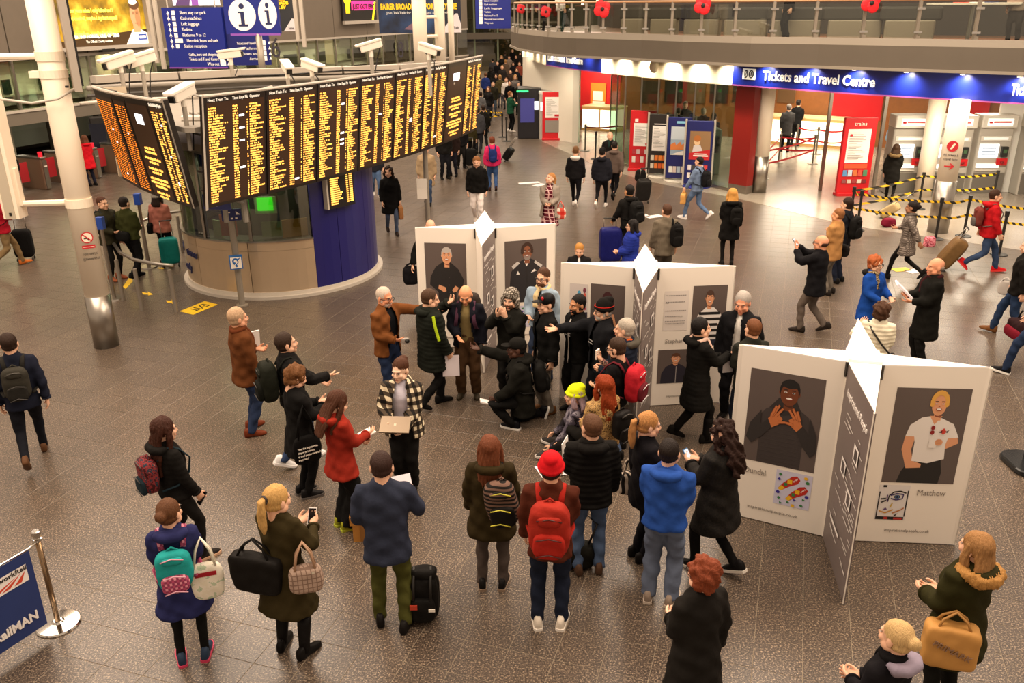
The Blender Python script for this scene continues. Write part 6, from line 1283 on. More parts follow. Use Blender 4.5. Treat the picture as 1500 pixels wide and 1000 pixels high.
    if hood:
        hg = [ellgeo((0, 0, 0), (.135, .06, .085), 14, 10), tubegeo([(-.11, .05, .04), (-.12, -.02, .03), (-.06, -.07, .03), (.06, -.07, .03), (.12, -.02, .03), (.11, .05, .04)], [.03, .045, .05, .05, .045, .03], 8)]
        gg = [(tor(np.array(v)+np.array([0, -.095, 1.44])), f) for v, f in hg]; V, F, N = remesh(geoW(gg), vox, 2); ho = emit('hood', V, F, cloth(hood if isinstance(hood, (str, bpy.types.Material)) else tc), parent=root)
        if rim_:
            P = [tor((x, y, zz_)) for x, y, zz_ in ((-.12, .03, 1.49), (-.15, -.06, 1.47), (-.11, -.16, 1.45), (0, -.2, 1.44), (.11, -.16, 1.45), (.15, -.06, 1.47), (.12, .03, 1.49))]; V, F, N = remesh(geoW([tubegeo(P, [.03, .04, .048, .05, .048, .04, .03], 8)]), max(.012, vox*.8), 1); V = V+N*(rng.random(len(V))*.02)[:, None]; emit('fur_trim', V, F, hairmat(rim_))
    if scarf:
        gg = [tubegeo([tor((.085*math.cos(a), -.02+.085*math.sin(a), 1.49+.014*math.sin(a*2))) for a in np.linspace(0, 2*PI, 13)], .036, 8), tubegeo([tor((.03, .08, 1.47)), tor((.05, .135, 1.38)), tor((.04, .155, 1.22))], [(.03, .04), (.045, .02), (.045, .016)], 8)]
        V, F, N = remesh(geoW(gg), max(.014, vox*.8), 2); emit('scarf', fold(V, N, .005, s), F, cloth(scarf))
    # ---------------- hair, hats
    hs, hcol = hair; hm = hairmat(hcol); hg = []; vh = (.009, .014, .022)[lod]
    cap = ellgeo((0, -.022, .042), (.086, .099, .1), 18, 14)
    if hs == 'short': hg = [cap, ellgeo((0, -.03, -.02), (.079, .08, .06), 14, 8)]
    elif hs == 'crop': hg = [ellgeo((0, -.02, .042), (.0825, .097, .093), 18, 14), ellgeo((0, -.03, -.015), (.077, .079, .05), 14, 8)]
    elif hs == 'bald': hg = [ellgeo((0, -.034, -.005), (.083, .082, .045), 16, 10)]
    elif hs in ('long', 'wavy', 'bob', 'curlylong'):
        Ln = {'long': .30, 'wavy': .36, 'bob': .12, 'curlylong': .30}[hs]; r0 = .035 if hs != 'curlylong' else .05
        hg = [ellgeo((0, -.022, .042), (.092, .103, .102), 18, 14), tubegeo([(0, -.06, .04), (0, -.085, -.06), (0, -.105, -.06-Ln*.5), (0, -.10, -.06-Ln)], [(.088, .05), (.095, .045), (.11, r0), (.085, r0*.7)], 14, flat=(1, 0, 0))]
        for sd in (-1, 1): hg.append(tubegeo([(sd*.07, .0, .06), (sd*.088, .005, -.03), (sd*.092, -.01, -.05-Ln*.45), (sd*.085, -.02, -.05-Ln*.85)], [.03, .03, r0, .018], 8))
    elif hs in ('pony', 'bun', 'updo'):
        hg = [ellgeo((0, -.02, .04), (.084, .099, .098), 18, 14), ellgeo((0, -.035, -.02), (.078, .08, .055), 14, 8)]
        if hs == 'pony': hg.append(tubegeo([(0, -.1, .05), (0, -.145, .03), (0, -.15, -.05), (0, -.135, -.16), (0, -.125, -.24)], [.025, .03, .036, .03, .012], 10))
        elif hs == 'bun': hg.append(ellgeo((0, -.125, .035), (.045, .042, .045), 12, 8))
        else: hg.append(ellgeo((0, -.09, .085), (.05, .05, .045), 12, 8))
    elif hs == 'curly': hg = [ellgeo((0, -.025, .045), (.102, .112, .108), 18, 14), ellgeo((0, -.04, -.03), (.092, .085, .065), 14, 8)]
    amp = {'curly': .02, 'curlylong': .024, 'wavy': .012, 'long': .006, 'bob': .006}.get(hs, .004)
    if hs != 'none' and not (hat and hs == 'short' and hat[0] == 'full'):
        V, F, N = remesh([(np.array(v), f) for v, f in hg], vh, 2)
        k = 75 if hs.startswith('curly') else 40; d = np.sin(V[:, 0]*k+V[:, 2]*k*.6)*np.sin(V[:, 1]*k*.9+1)+.6*np.sin(V[:, 2]*k*.8+V[:, 0]*k*.5); V = V+N*(d*amp*.6+(rng.random(len(V))-.5)*amp*.5)[:, None]
        if not hs.startswith('curly'): az = np.arctan2(V[:, 0], V[:, 1]+.02); gr = np.sin(az*23+V[:, 2]*25+np.sin(V[:, 2]*30))*.6+np.sin(az*37-V[:, 2]*18)*.4; V = V+N*(gr*(.0045 if hs in ('long', 'wavy', 'bob', 'pony') else .0022))[:, None]
        emit('hair', Hd(V), F, hm)
        if hs == 'pony' and lod < 2: V, F = tubegeo([(.03*math.cos(a), -.118, .045+.03*math.sin(a)) for a in np.linspace(0, 2*PI, 9)], .009, 6); emit('hair_band', Hd(np.array(V)), F, mat('2a2020', .6))
    if beard:
        V, F, N = remesh([ellgeo((0, .03, -.068), (.064, .066, .05), 16, 12), ellgeo((0, .088, -.052), (.03, .012, .008)), tubegeo([(-.072, .01, -.01), (-.068, .02, -.05)], .014), tubegeo([(.072, .01, -.01), (.068, .02, -.05)], .014)], .009 if lod == 0 else .014, 2); V = V+N*((rng.random(len(V))-.5)*.004)[:, None]; emit('beard', Hd(V), F, hairmat(beard))
    if glasses and lod < 2:
        b = MB()
        for sd in (-1, 1): b.tube([(sd*.033+.025*math.cos(a), .103, .002+.02*math.sin(a)) for a in np.linspace(0, 2*PI, 11)], .0035, BLACK, 5); b.tube([(sd*.058, .1, .005), (sd*.08, .06, .006), (sd*.084, -.01, .004)], .0035, BLACK, 5)
        b.tube([(-.01, .105, .006), (.01, .105, .006)], .0035, BLACK, 5); emit('glasses', Hd(np.array(b.V)), b.F, BLACK)
    if hat:
        k, c = hat[0], hat[1]; hg = []
        if k == 'beanie': hg = [ellgeo((0, -.018, .055), (.094, .11, .105), 18, 12), tubegeo([(.088*math.cos(a), -.012+.104*math.sin(a), .035+.008*math.sin(a)) for a in np.linspace(0, 2*PI, 17)], .02, 8), ellgeo((0, -.06, .12), (.06, .07, .05), 12, 8)]
        elif k == 'cap': hg = [ellgeo((0, -.01, .06), (.088, .106, .085), 18, 12), ellgeo((0, .115, .055), (.07, .075, .009), 16, 6)]
        elif k == 'full': hg = [ellgeo((0, -.02, .05), (.1, .112, .112), 18, 14), ellgeo((0, .07, .08), (.075, .035, .045), 12, 8), tubegeo([(-.09, .01, .03), (-.095, .015, -.09)], [.04, .03], 10), tubegeo([(.09, .01, .03), (.095, .015, -.09)], [.04, .03], 10), ellgeo((0, -.07, -.03), (.08, .05, .07), 12, 8)]
        elif k == 'pom': hg = [ellgeo((0, -.018, .055), (.096, .112, .105), 18, 12), tubegeo([(.09*math.cos(a), -.012+.106*math.sin(a), .03) for a in np.linspace(0, 2*PI, 17)], .024, 8), ellgeo((0, -.03, .19), (.05, .05, .05), 12, 8)]
        V, F, N = remesh([(np.array(v), f) for v, f in hg], vh, 2); ho = emit({'beanie': 'beanie', 'cap': 'cap', 'full': 'flap_hat', 'pom': 'bobble_hat'}[k], Hd(V+(N*((rng.random(len(V))-.5)*.008)[:, None] if k == 'full' else 0)), F, cloth(c))
        if len(hat) > 2 and lod < 2: V, F = tubegeo([(.097*math.cos(a), -.014+.113*math.sin(a), .065) for a in np.linspace(0, 2*PI, 21)], .006, 5); emit('hat_stripe', Hd(np.array(V)), F, cloth(hat[2]), parent=ho)
    PEOPLE.append(q); return q
# ---------------------------------------------------------------- carried things
def mk(name, label, cat, loc, group=None): return thing(name, label, cat, tuple(loc), group)
def putgeo(name, o, geo, m, vox=None, it=2, wr=0., smooth=True):
    if vox: V, F, N = remesh(geo, vox, it); V = fold(V, N, wr) if wr else V
    else:
        V = []; F = []
        for v, f in geo: b_ = len(V); V += [tuple(x) for x in v]; F += [tuple(b_+i for i in p) for p in f]
        V = np.array(V)
    ob = bpy.data.objects.new(name, rawmesh(name, np.asarray(V)-np.array(o.location), F, m, None, smooth)); link(ob, o); return ob
def rbx(c, d, R=None, p=.55, n=16, m=10):
    'soft box as a super-ellipsoid'
    V, F = ellgeo((0, 0, 0), (1, 1, 1), n, m); V = np.array(V); V = np.sign(V)*np.abs(V)**p*np.array(d)/2
    if R is not None: V = V @ np.array(R).T
    return V+np.array(c), F
def backpack(q, label, c, size=(.30, .46, .17), c2=None, one=0, dx=0., dz=0., extra=None, tilt=0.):
    W, tor, s = q.W, q.tor, q.s; o = mk('backpack', label, 'backpack', W(tor((dx, -.26, 1.2+dz)))); m = cloth(c, .7); m2 = cloth(c2) if c2 else m; vx = (.017, .022, .032)[q.lod]; y0 = -.135-q.bulk-size[2]/2
    def Bx(cc, d, p=.6): V, F = rbx(cc, d, None, p); V = np.array(V); ct, st = math.cos(tilt), math.sin(tilt); u = V-np.array([dx, y0, 1.2+dz]); V = np.stack([u[:, 0]*ct+u[:, 2]*st, u[:, 1], -u[:, 0]*st+u[:, 2]*ct], 1)+np.array([dx, y0, 1.2+dz]); return W(tor(V)), F
    putgeo('pack_body', o, [Bx((dx, y0, 1.2+dz), (size[0], size[2], size[1]))], m, vx, 2, .004)
    putgeo('front_pocket', o, [Bx((dx, y0-size[2]*.5, 1.1+dz), (size[0]*.78, size[2]*.42, size[1]*.48))], m2, vx, 2, .003)
    if q.lod < 2: putgeo('top_pocket', o, [Bx((dx, y0-size[2]*.42, 1.33+dz), (size[0]*.6, size[2]*.3, size[1]*.2))], m, vx, 2); V, F = tubegeo([(dx-.05, y0+.02, 1.2+dz+size[1]*.47), (dx, y0+.02, 1.2+dz+size[1]*.56), (dx+.05, y0+.02, 1.2+dz+size[1]*.47)], .011, 6); putgeo('grab_loop', o, [(W(tor(np.array(V))), F)], m)
    for sd in ((-1, 1) if not one else (one,)):
        k = .085+q.bulk; P = [(sd*.09, -.12-k*.3, 1.36+dz*.5), (sd*.105, -.08, 1.452+q.bulk), (sd*.11, .0, 1.47+q.bulk), (sd*.115, .085, 1.42), (sd*.125, .125+k*.45, 1.3), (sd*.15, .09+k*.4, 1.15), (sd*.195, -.02, 1.06), (sd*.15, -.14-k*.3, 1.03)]
        V, F = tubegeo([tor(p) for p in P], [(.026, .009)]*len(P), 8, flat=(1, 0, 0)); putgeo('strap', o, [(W(np.array(V)), F)], m2)
    if q.lod == 0:
        for k in range(3): V, F = tubegeo([(dx-size[0]*.3, y0-size[2]*(.72 if k < 2 else .5), 1.02+k*.16+dz), (dx, y0-size[2]*(.76 if k < 2 else .56), 1.05+k*.16+dz), (dx+size[0]*.3, y0-size[2]*(.72 if k < 2 else .5), 1.02+k*.16+dz)], .006, 5); putgeo('zip', o, [(W(tor(np.array(V))), F)], mat(extra or '3a3632', .4))
    return o
def frame3(d, n):
    d = nrm(d); n = nrm(n-d*(n@d)); return np.stack([np.cross(d, n), d, n], 1)
def sheet_at(c, label, w, h, t, ux, uy, m, name='paper', cat='paper', parts=None):
    'thin board or sheet centred on c, ux across, uy up along it'
    ux = nrm(ux); uy = nrm(np.array(uy)-ux*(ux@np.array(uy))); n = np.cross(ux, uy); o = mk(name, label, cat, c); P = [c+ux*a*w/2+uy*b_*h/2+n*e*t/2 for e in (-1, 1) for a, b_ in ((-1, -1), (1, -1), (1, 1), (-1, 1))]
    b = MB(); b.add(P, [(0, 3, 2, 1), (4, 5, 6, 7), (0, 1, 5, 4), (1, 2, 6, 5), (2, 3, 7, 6), (3, 0, 4, 7)], m); b.out('sheet' if name == 'paper' else 'case', o)
    for (pm, u0, v0, u1, v1, nm) in (parts or []):
        b = MB(); e = n*(t/2+.002); b.add([c+ux*w*(u-.5)+uy*h*(v-.5)+e for u, v in ((u0, v0), (u1, v0), (u1, v1), (u0, v1))], [(0, 1, 2, 3)], pm); b.out(nm, o)
    return o
Z = np.array([0, 0, 1.])
def phone(q, sd, label, c='1a1a1c', lit=True):
    p, d, n = q.hand[sd]; n2 = nrm(Z*.8-q.fw*.5); return sheet_at(p+n*.02+d*.02, label, .075, .15, .01, np.cross(nrm(q.fw*.6+Z*.8), n2), q.fw*.6+Z*.8, mat(c, .3), 'phone', 'phone', [(mat('b8c4d0', .3, emit=.5), .06, .06, .94, .94, 'screen')] if lit else [(mat('101012', .1), .06, .06, .94, .94, 'screen')])
def bag(label, top, drop, w, h, d, ux, m, name='bag', cat='bag', handles=2, taper=.8, hm=None, parts=None, soft=.5, hl=None):
    'bag hung below point top (handle apex); body starts drop below'
    ux = nrm(np.append(np.array(ux[:2]), 0)); uy = np.array([-ux[1], ux[0], 0]); o = mk(name, label, cat, top-Z*(drop+h)); c = top-Z*(drop+h/2); hm = hm or m
    V, F = rbx((0, 0, 0), (1, 1, 1), None, soft, 16, 10); V = np.array(V); k = 1-(1-taper)*(V[:, 2]+.5); X = c+np.outer(V[:, 0]*w*k, ux)+np.outer(V[:, 1]*d*k, uy)+np.outer(V[:, 2]*h, Z); putgeo('bag_body', o, [(X, F)], m, max(.012, min(w, h)/22), 1, .004)
    for i in range(handles):
        e = uy*(d*.28*(1 if i else -1)) if handles > 1 else uy*0; a = c+Z*h*.44-ux*w*taper*.3+e; b_ = c+Z*h*.44+ux*w*taper*.3+e; t_ = top+e*.2; V, F = tubegeo([a, a*.45+t_*.55-ux*w*.07, t_, b_*.45+t_*.55+ux*w*.07, b_], .011, 6); putgeo('handle', o, [(np.array(V), F)], hm)
    for (pm, u0, v0, u1, v1, nm, side) in (parts or []):
        e = uy*(d*.5*side)+uy*.004*side; b = MB(); b.add([c+ux*w*.8*(u-.5)+Z*h*(v-.5)+e for u, v in ((u0, v0), (u1, v0), (u1, v1), (u0, v1))], [(0, 1, 2, 3), (3, 2, 1, 0)], pm); b.out(nm, o)
    q_ = Person(); q_.o = o; q_.c = c; q_.ux = ux; q_.uy = uy; return q_
def suitcase(label, p, ang, m, h=.62, w=.42, d=.25, hand=None, tilt=0., s=1.):
    o = mk('suitcase', label, 'suitcase', (p[0], p[1], 0)); T = Matrix.Translation((p[0], p[1], .05)) @ Matrix.Rotation(ang, 4, 'Z') @ Matrix.Rotation(tilt, 4, 'X'); T3 = lambda v: np.array([list(T @ Vector([float(x) for x in u])) for u in v])
    V, F = rbx((0, 0, .04+h/2), (w, d, h), None, .35, 20, 12); putgeo('shell', o, [(T3(V), F)], cloth(m, .4), .02, 1)
    for k in range(4): V, F = rbx((-w*.33+k*w*.22, 0, .04+h/2), (.03, d+.012, h*.9), None, .4, 8, 8); putgeo('rib', o, [(T3(V), F)], cloth(m, .4))
    L = 1.0 if hand is None else 1.05
    for sd in (-1, 1): V, F = tubegeo([(sd*w*.28, d*.35, h), (sd*w*.28, d*.35, L)], .009, 6); putgeo('handle_rod', o, [(T3(V), F)], STEEL)
    V, F = tubegeo([(-w*.3, d*.35, L), (w*.3, d*.35, L)], .016, 8); putgeo('grip', o, [(T3(V), F)], BLACK)
    for sx in (-1, 1):
        for sy in (-1, 1): V, F = ellgeo((sx*w*.38, sy*d*.36, 0), (.02, .045, .045), 10, 8); putgeo('wheel', o, [(T3(V), F)], BLACK)
    return o
# ================================================================== WHO IS WHERE
J = 'jacket'; CT = 'coat'; JEAN = '2c3a56'; BLK = '1a1816'
# ---- front row and left
p = person('man in a navy blazer walking away at the far left, grey rucksack on his back', at=(55, 676), H=1.80, face=6, legs='walk2', L='down', R=(.27, -.05, .84), top=('blazer', '1c2030'), hem=.80, pants='1b1d26', pw=.85, shoe='5a3c26', hair=('crop', '2a1a10'), bulk=.012)
backpack(p, 'grey and black rucksack on the man walking away at far left', '3a372f', (.30, .42, .16), '2a2824')
p = person('woman with long dark wavy hair in a black padded jacket, facing right at left', head=(238, 617), H=1.68, face=72, legs='step2', fem=True, R=(.2, .18, .84), L='down', top=(J, '1d1a17'), hem=.86, puff=.006, pants='23201d', pw=.8, shoe='2a2522', sole='c8a080', hair=('wavy', '3a1c10'), hood=True, hp=.05)
backpack(p, 'red and blue patterned rucksack on the long haired woman at left', pat('blotch', ('3a1518', '7a2a2c', '20303c', 'a8564a'), 26), (.30, .40, .17), '1f3038')
phone(p, 1, 'dark phone in the hand of the long haired woman at left', lit=False)
p = person('woman with a brown bun in a dark blue hooded coat, teal rucksack on', at=(285, 962), H=1.64, face=8, legs='stand', fem=True, L='belly', R='belly', top=('raincoat', '23264f'), hem=.58, flare=.05, pants='1a1714', pw=.72, shoe='28364a', sole='c83a5a', hair=('bun', '5a3820'), hood=True, hy=.5)
backpack(p, 'teal child sized rucksack with pink laced pocket on the blue coat', '1f8f8c', (.32, .40, .16), pat('check', ('b04a6a', 'd88a9a', '8a3a58'), 22), extra='d8a0b0', dz=-.02)
b1 = p.W(p.tor((.24, -.10, 1.38))); bag('white tote with a leaf print and red band on the blue coat woman', b1, .26, .28, .36, .10, p.rt, pat('blotch', ('e4dcc8', 'e8e0d0', 'b8c4a8', '8aa09a'), 14), 'tote_bag', 'bag', 2, 1.05, mat('e4dcc8'), [(mat('c8283a', .6), .1, .72, .9, .84, 'red_band', -1)])
p = person('blonde woman with a ponytail in an olive coat holding up a white phone', at=(432, 952), H=1.72, face=22, legs='ease', fem=True, R=(.16, .28, 1.22), L=(.02, .32, 1.20), turn=.25, top=(CT, '3c3218'), hem=.50, flare=.07, pants='181513', pw=.72, shoe='1a1614', boots=True, hair=('pony', 'c49a5c'), hy=.35, hp=.1)
phone(p, 1, 'white phone with camera dots held by the blonde woman in olive', 'e4e0dc', lit=False)
b1 = p.W(p.tor((.20, -.03, 1.34))); bag('beige plaid handbag on the right arm of the blonde woman in olive', b1-Z*.02+p.rt*.06-p.fw*.08, .24, .30, .26, .14, p.rt*.9+p.fw*.3, pat('plaid', ('a89080', '7d6658'), 22), 'handbag', 'bag', 2, .95, mat('a88468', .6), [(mat('e8e0d0'), .72, .82, .82, .92, 'label_tab', -1)])
b2 = p.W(p.tor((-.20, -.06, 1.30))); bag('large black shopper slung behind the blonde woman in olive', b2-p.fw*.10, .16, .46, .38, .14, p.rt*.95-p.fw*.2, cloth('1c1815', .6), 'shopper', 'bag', 2, 1.12, soft=.32)
p = person('grey haired man in a brown coat and scarf, papers under his arm', at=(371, 632), H=1.80, face=72, legs='ease', R='pocket', L=(.10, .22, 1.12), top=(CT, '5a3216'), hem=.74, bulk=.025, flare=.015, pants='24304a', shoe='6a2f18', hair=('short', 'b89878'), scarf='5a2c14', skinc='d69a78')
h = p.W(p.tor((-.16, .20, 1.22))); sheet_at(h, 'white papers held under the arm of the man in brown', .21, .29, .015, p.fw, Z+p.rt*.15, mat('ece6e0'))
p = person('man with a green rucksack and black padded jacket gesturing with one hand', at=(440, 677), H=1.78, face=78, legs='step', R=(.12, .42, 1.16), L=(.06, .36, 1.05), top=(J, '1c1a19'), hem=.84, puff=.008, bulk=.03, pants=JEAN, shoe='ece8e4', sole='e8e4e0', hair=('short', '33241a'), hp=-.1, grip=('relax', 'flat'))
backpack(p, 'dark green rucksack on the man with the black padded jacket', '23261b', (.33, .52, .22), '1c1e17')
p = person('woman with short curly brown hair in a black coat, looking at her phone', at=(450, 724), H=1.66, face=72, legs='close', fem=True, wide=1.08, R='phone', L='phone', top=(CT, '171514'), hem=.62, flare=.04, bulk=.025, pants='151312', pw=.9, shoe='1c1a1a', sole='5a5450', hair=('curly', '6a4424'), hp=.35)
phone(p, 1, 'pale phone in the hands of the curly haired woman in black', 'd8d4d0')
b1 = p.W(p.tor((.23, -.02, 1.36))); bq = bag('black tote bag with white lines of lettering on the curly haired woman', b1+p.rt*.03, .38, .34, .36, .08, p.fw, cloth('12100f'), 'tote_bag', 'bag', 2, 1.0)
for i, t in enumerate(('"And the large parties,', "they're so intimate;", 'at small parties there isn\'t', 'any privacy"')):
    lettering(t, bq.c-p.fw*.13*1+p.rt*.052+Z*(.04-.045*i), p.fw, Z, .034, WHITE, bq.o, width=(.24, .2, .27, .12)[i])
p = person('woman in a red coat with long brown hair writing on a notepad', at=(508, 770), H=1.66, face=68, legs='close', fem=True, R='write', L='belly', top=(CT, '8c2618'), hem=.72, flare=.03, bulk=.022, pants='151413', pw=1.5, shoe='8a8a20', sole='a8b030', hair=('long', '4a2a1a'), hp=.4, hood=True)
sheet_at(p.W(p.tor((-.02, .34, 1.12))), 'white notepad the woman in the red coat writes on', .15, .21, .012, p.rt, p.fw+Z*.25, mat('ece6de'), 'notepad', 'notepad')
c = p.hand[1][0]; o = mk('pen', 'pen in the writing hand of the woman in the red coat', 'pen', c); V, F = tubegeo([c-Z*.05+p.fw*.02, c+Z*.08], .005, 6); putgeo('barrel', o, [(np.array(V), F)], BLACK)
p = person('young woman in a black and white plaid jacket holding an open laptop', at=(598, 716), H=1.70, face=192, legs='close', fem=True, wide=1.1, R=(.12, .30, 1.08), L=(.06, .30, 1.02), top=('plaid_jacket', pat('check', ('15120f', 'd0c2a4', '453a2e'), 10.5)), hem=.78, bulk=.04, open_=.115, shirt='c8c4d0', pants='1c1a18', pw=1.1, shoe='1a1816', hair=('updo', '4a2a18'), hy=.3, hp=.12, skinc='e8c0a4')
c = p.W(p.tor((0.02, .41, 1.11))); sheet_at(c, 'grey laptop carried by the woman in the plaid jacket', .34, .23, .016, -p.rt, -p.fw*.95+Z*.45, mat('8d7c68', .35, .5), 'laptop', 'laptop', [(mat('b0a490', .3, .6), .46, .42, .54, .54, 'lid_mark')])
p = person('man in a grey blue jacket and olive trousers standing with his back turned', at=(576, 914), H=1.84, face=8, legs='ease', R=(.20, .30, 1.16), L=(.16, .22, 1.0), top=(J, '2b3040'), hem=.74, bulk=.022, flare=.01, pants='45451c', pw=1.0, shoe='1f1a17', hair=('crop', '33201a'), hp=.15)
sheet_at(p.hand[1][0]-p.rt*.06+p.fw*.05-Z*.02, 'white sheet held by the man in the grey blue jacket', .21, .29, .004, p.rt*.8+p.fw*.3, p.fw*.6+Z*.8, mat('e4dee6'))
p = person('red haired woman in an olive parka seen from behind, rucksack on one shoulder', at=(722, 856), H=1.68, face=6, legs='stand', fem=True, wide=1.05, L='pocket', R='pocket', top=('parka', '33280f'), hem=.66, flare=.03, bulk=.03, pants='463c36', pw=.95, shoe='1c1816', sole='8a7460', hair=('long', '6b3a22'), hood=True)
backpack(p, 'black rucksack with wavy stripes hung on the parka woman\'s right shoulder', pat('hstripe', ('191512', '6a5044'), 24), (.33, .50, .19), '1c1815', one=1, dx=.13, extra='c8c040', dz=-.03, tilt=-.2)
p = person('man in a red knitted hat and brown fleece carrying a red rucksack', at=(805, 912), H=1.80, face=2, legs='stand', R='belly', L='pocket', top=('fleece', '4a2012'), hem=.76, bulk=.02, pants='1d2436', pw=1.05, shoe='cfc4b4', sole='e8e0d4', hair=('crop', '2a1a14'), hat=('beanie', 'c0141c'))
backpack(p, 'red rucksack with grey zips on the man in the red hat', '96261a', (.36, .52, .22), 'a0241a', extra='4a1814')
p = person('man in a black quilted puffer jacket holding white papers, seen from behind', head=(868, 613), H=1.78, face=352, legs='stand', L=(.05, .25, 1.2), R='pocket', top=('puffer_jacket', '15120f'), hem=.80, puff=.015, bulk=.034, pants='44546e', shoe='4a3426', hair=('crop', '5a3c28'), hood=True, hy=-.3)
sheet_at(p.W(p.tor((-.23, .22, 1.24))), 'white papers held out by the man in the quilted puffer jacket', .21, .30, .006, p.rt*.4+p.fw, Z+p.fw*.2, mat('ece6e0'))
p = person('blonde woman with a wavy ponytail in a black coat beside the blue hoodie', head=(950, 610), H=1.70, face=62, legs='close', fem=True, R='belly', L='down', top=(CT, '17141a'), hem=.70, pants='15131a', pw=.9, shoe='1a1614', hair=('pony', 'b07c48'), hp=.1, hy=.15)
b1 = p.W(p.tor((-.30, -.02, 1.12))); bag('striped drawstring bag hanging by the blonde woman in black', b1, .20, .28, .26, .16, p.rt*.4+p.fw, pat('stripe', ('1a1614', 'b8a898'), 16), 'drawstring_bag', 'bag', 2, .9)
p = person('man in a bright blue hooded sweatshirt and baggy jeans, back to us', at=(966, 877), H=1.76, face=10, legs='stand', L='belly', R='belly', wide=1.06, top=('hoodie', '254a96'), hem=.86, bulk=.02, pants='5c6578', pw=1.25, shoe='8a7a6c', sole='c8b8a8', hair=('crop', '1d1410'), hood=True)
p = person('woman with long curly dark hair in a black teddy coat using a phone', head=(1062, 622), H=1.72, face=300, legs='step', fem=True, wide=1.12, R='phone', L='phone', top=('teddy_coat', pat('blotch', ('0e0c0a', '15120f', '1c1814'), 60)), hem=.58, flare=.04, bulk=.035, pants='131110', pw=.85, shoe='191717', sole='d8d0c4', hair=('curlylong', '2a1710'), hp=.3, scarf='1a1614')
phone(p, -1, 'phone in a blue case held by the woman in the teddy coat', '3a6a9a')
b1 = p.W(p.tor((.26, -.16, 1.34)))
# ---- bottom edge
p = person('woman with short ginger hair and glasses in a dark grey coat, bottom edge', head=(1030, 827), H=1.70, face=318, legs='stand', fem=True, R='down', L='belly', top=(CT, '26221e'), hem=.55, flare=.03, bulk=.028, pants='1a1614', shoe='1a1614', hair=('curly', '7c3a20'), glasses=True, skinc='e6b498')
p = person('woman in a green parka with a tan fur hood trim at the lower right', head=(1432, 788), H=1.70, face=300, legs='stand', fem=True, wide=1.1, R='belly', L=(.10, .26, 1.06), top=('parka', '2f2c0e'), hem=.60, flare=.03, bulk=.04, pants='17140f', shoe='1a1614', hair=('long', '9a7044'), hood=True, rim_='b08044')
c = p.hand[-1][0]; bq = bag('brown paper shopping bag carried by the woman in the green parka', WP(1402, 896, [p.p[0]-.25, p.p[1]-.2], (1, 0)), .12, .40, .38, .18, np.array([.93, -.28, 0]), mat('bb8742', .7, 0, .1, 8, .3), 'paper_bag', 'bag', 2, 1.0, mat('a8783a'), soft=.28)
nn = bq.uy if bq.uy@np.array([-bq.c[0], -bq.c[1], 0]) > 0 else -bq.uy; uxx = np.array([-nn[1], nn[0], 0]); lettering('PRIMARK', bq.c-uxx*.15+nn*.098+Z*.04, uxx*.9-Z*.35, Z, .075, mat('8a6a50', .6), bq.o, width=.30)
p = person('fair haired woman with a low knot and lilac hood lining, at the bottom edge', head=(1315, 918), H=1.62, face=300, legs='stand', fem=True, R='belly', L='belly', top=(J, '1a171c'), hem=.80, hood='8a8090', pants='1a1614', hair=('bun', 'c6a470'), scarf='141214')
# ---- the ring of listeners
p = person('grey bearded man in an open tan jacket holding a small camera', head=(562, 425), H=1.80, face=132, legs='ease', R=(.08, .24, 1.08), L=(.55, .40, 1.36), top=('leather_jacket', '6a3e1c'), hem=.80, bulk=.028, open_=.105, shirt='14161c', pants='1e2a44', shoe='1c1a18', hair=('crop', 'c8b8a8'), beard='c8b0a0', glasses=True, hp=.1, skinc='d8916c', grip=('flat', 'grip'))
c = p.hand[1][0]; o = mk('camera', 'small black and silver camera in the tan jacket man\'s hand', 'camera', c); V, F = rbx(c+p.fw*.05+Z*.02, (.12, .06, .08), None, .4); putgeo('body', o, [(V, F)], mat('b8b0a8', .3, .5), .01, 1); V, F = ellgeo(c+p.fw*.08+Z*.02, (.035, .035, .035)); putgeo('lens', o, [(V, F)], BLACK)
p = person('man in a long dark green padded coat with a lime stripe, arm raised', head=(628, 427), H=1.80, face=66, legs='step', wide=1.08, L=(.14, .36, 1.47), R=(.24, .16, .84), top=('padded_coat', '20241c'), hem=.62, puff=.010, bulk=.045, pants='171615', shoe='1a1817', hair=('crop', '4a3424'), hood=True, hy=.2, hp=.15)
S, E, T = p.A[1]; n_ = nrm(np.array([.75, -.66, 0])); P = [S+n_*.098+np.array([0, 0, .05]), S*.7+E*.3+n_*.102, S*.35+E*.65+n_*.092, E*.95+T*.05+n_*.088]; V, F = tubegeo(P, [(.02, .010)]*4, 8, flat=(.6, .8, 0)); ob = bpy.data.objects.new('lime_stripe', rawmesh('lime_stripe', p.W(np.array(V))-p.base, F, mat('b8d41c', .5))); link(ob, p.jacket)
sheet_at(p.hand[1][0]-Z*.13, 'white sheet hanging from the hand of the padded coat man', .24, .32, .004, np.array([1., .1, 0]), Z, mat('e6dce0'))
p = person('bald man in an open navy fleece over a tan jumper, looking down', head=(682, 420), H=1.76, face=188, legs='stand', R=(.10, .27, 1.08), L='pocket', top=('fleece_jacket', '191a26'), hem=.82, bulk=.03, open_=.095, shirt='7a6a44', pants='4a3420', pw=1.25, shoe='3a3020', hair=('bald', 'b89878'), hp=.45, lean=.06, skinc='d8956c', grip='flat')
backpack(p, 'brown grey rucksack behind the shoulders of the bald man in navy', '3a302a', (.36, .46, .24), '4a2c3c', dz=.10)
p = person('man in a furry flap hat and black jacket cupping his hands to his mouth', head=(748, 430), H=1.74, face=204, legs='stand', R=(.10, .24, 1.46), L=(.02, .22, 1.45), top=(J, '1e1d17'), hem=.80, bulk=.035, pants='1a1816', hair=('short', '2a2018'), beard='4a3424', hat=('full', pat('blotch', ('3a3228', '6a6258', 'b0a89c', '2a241e'), 40)))
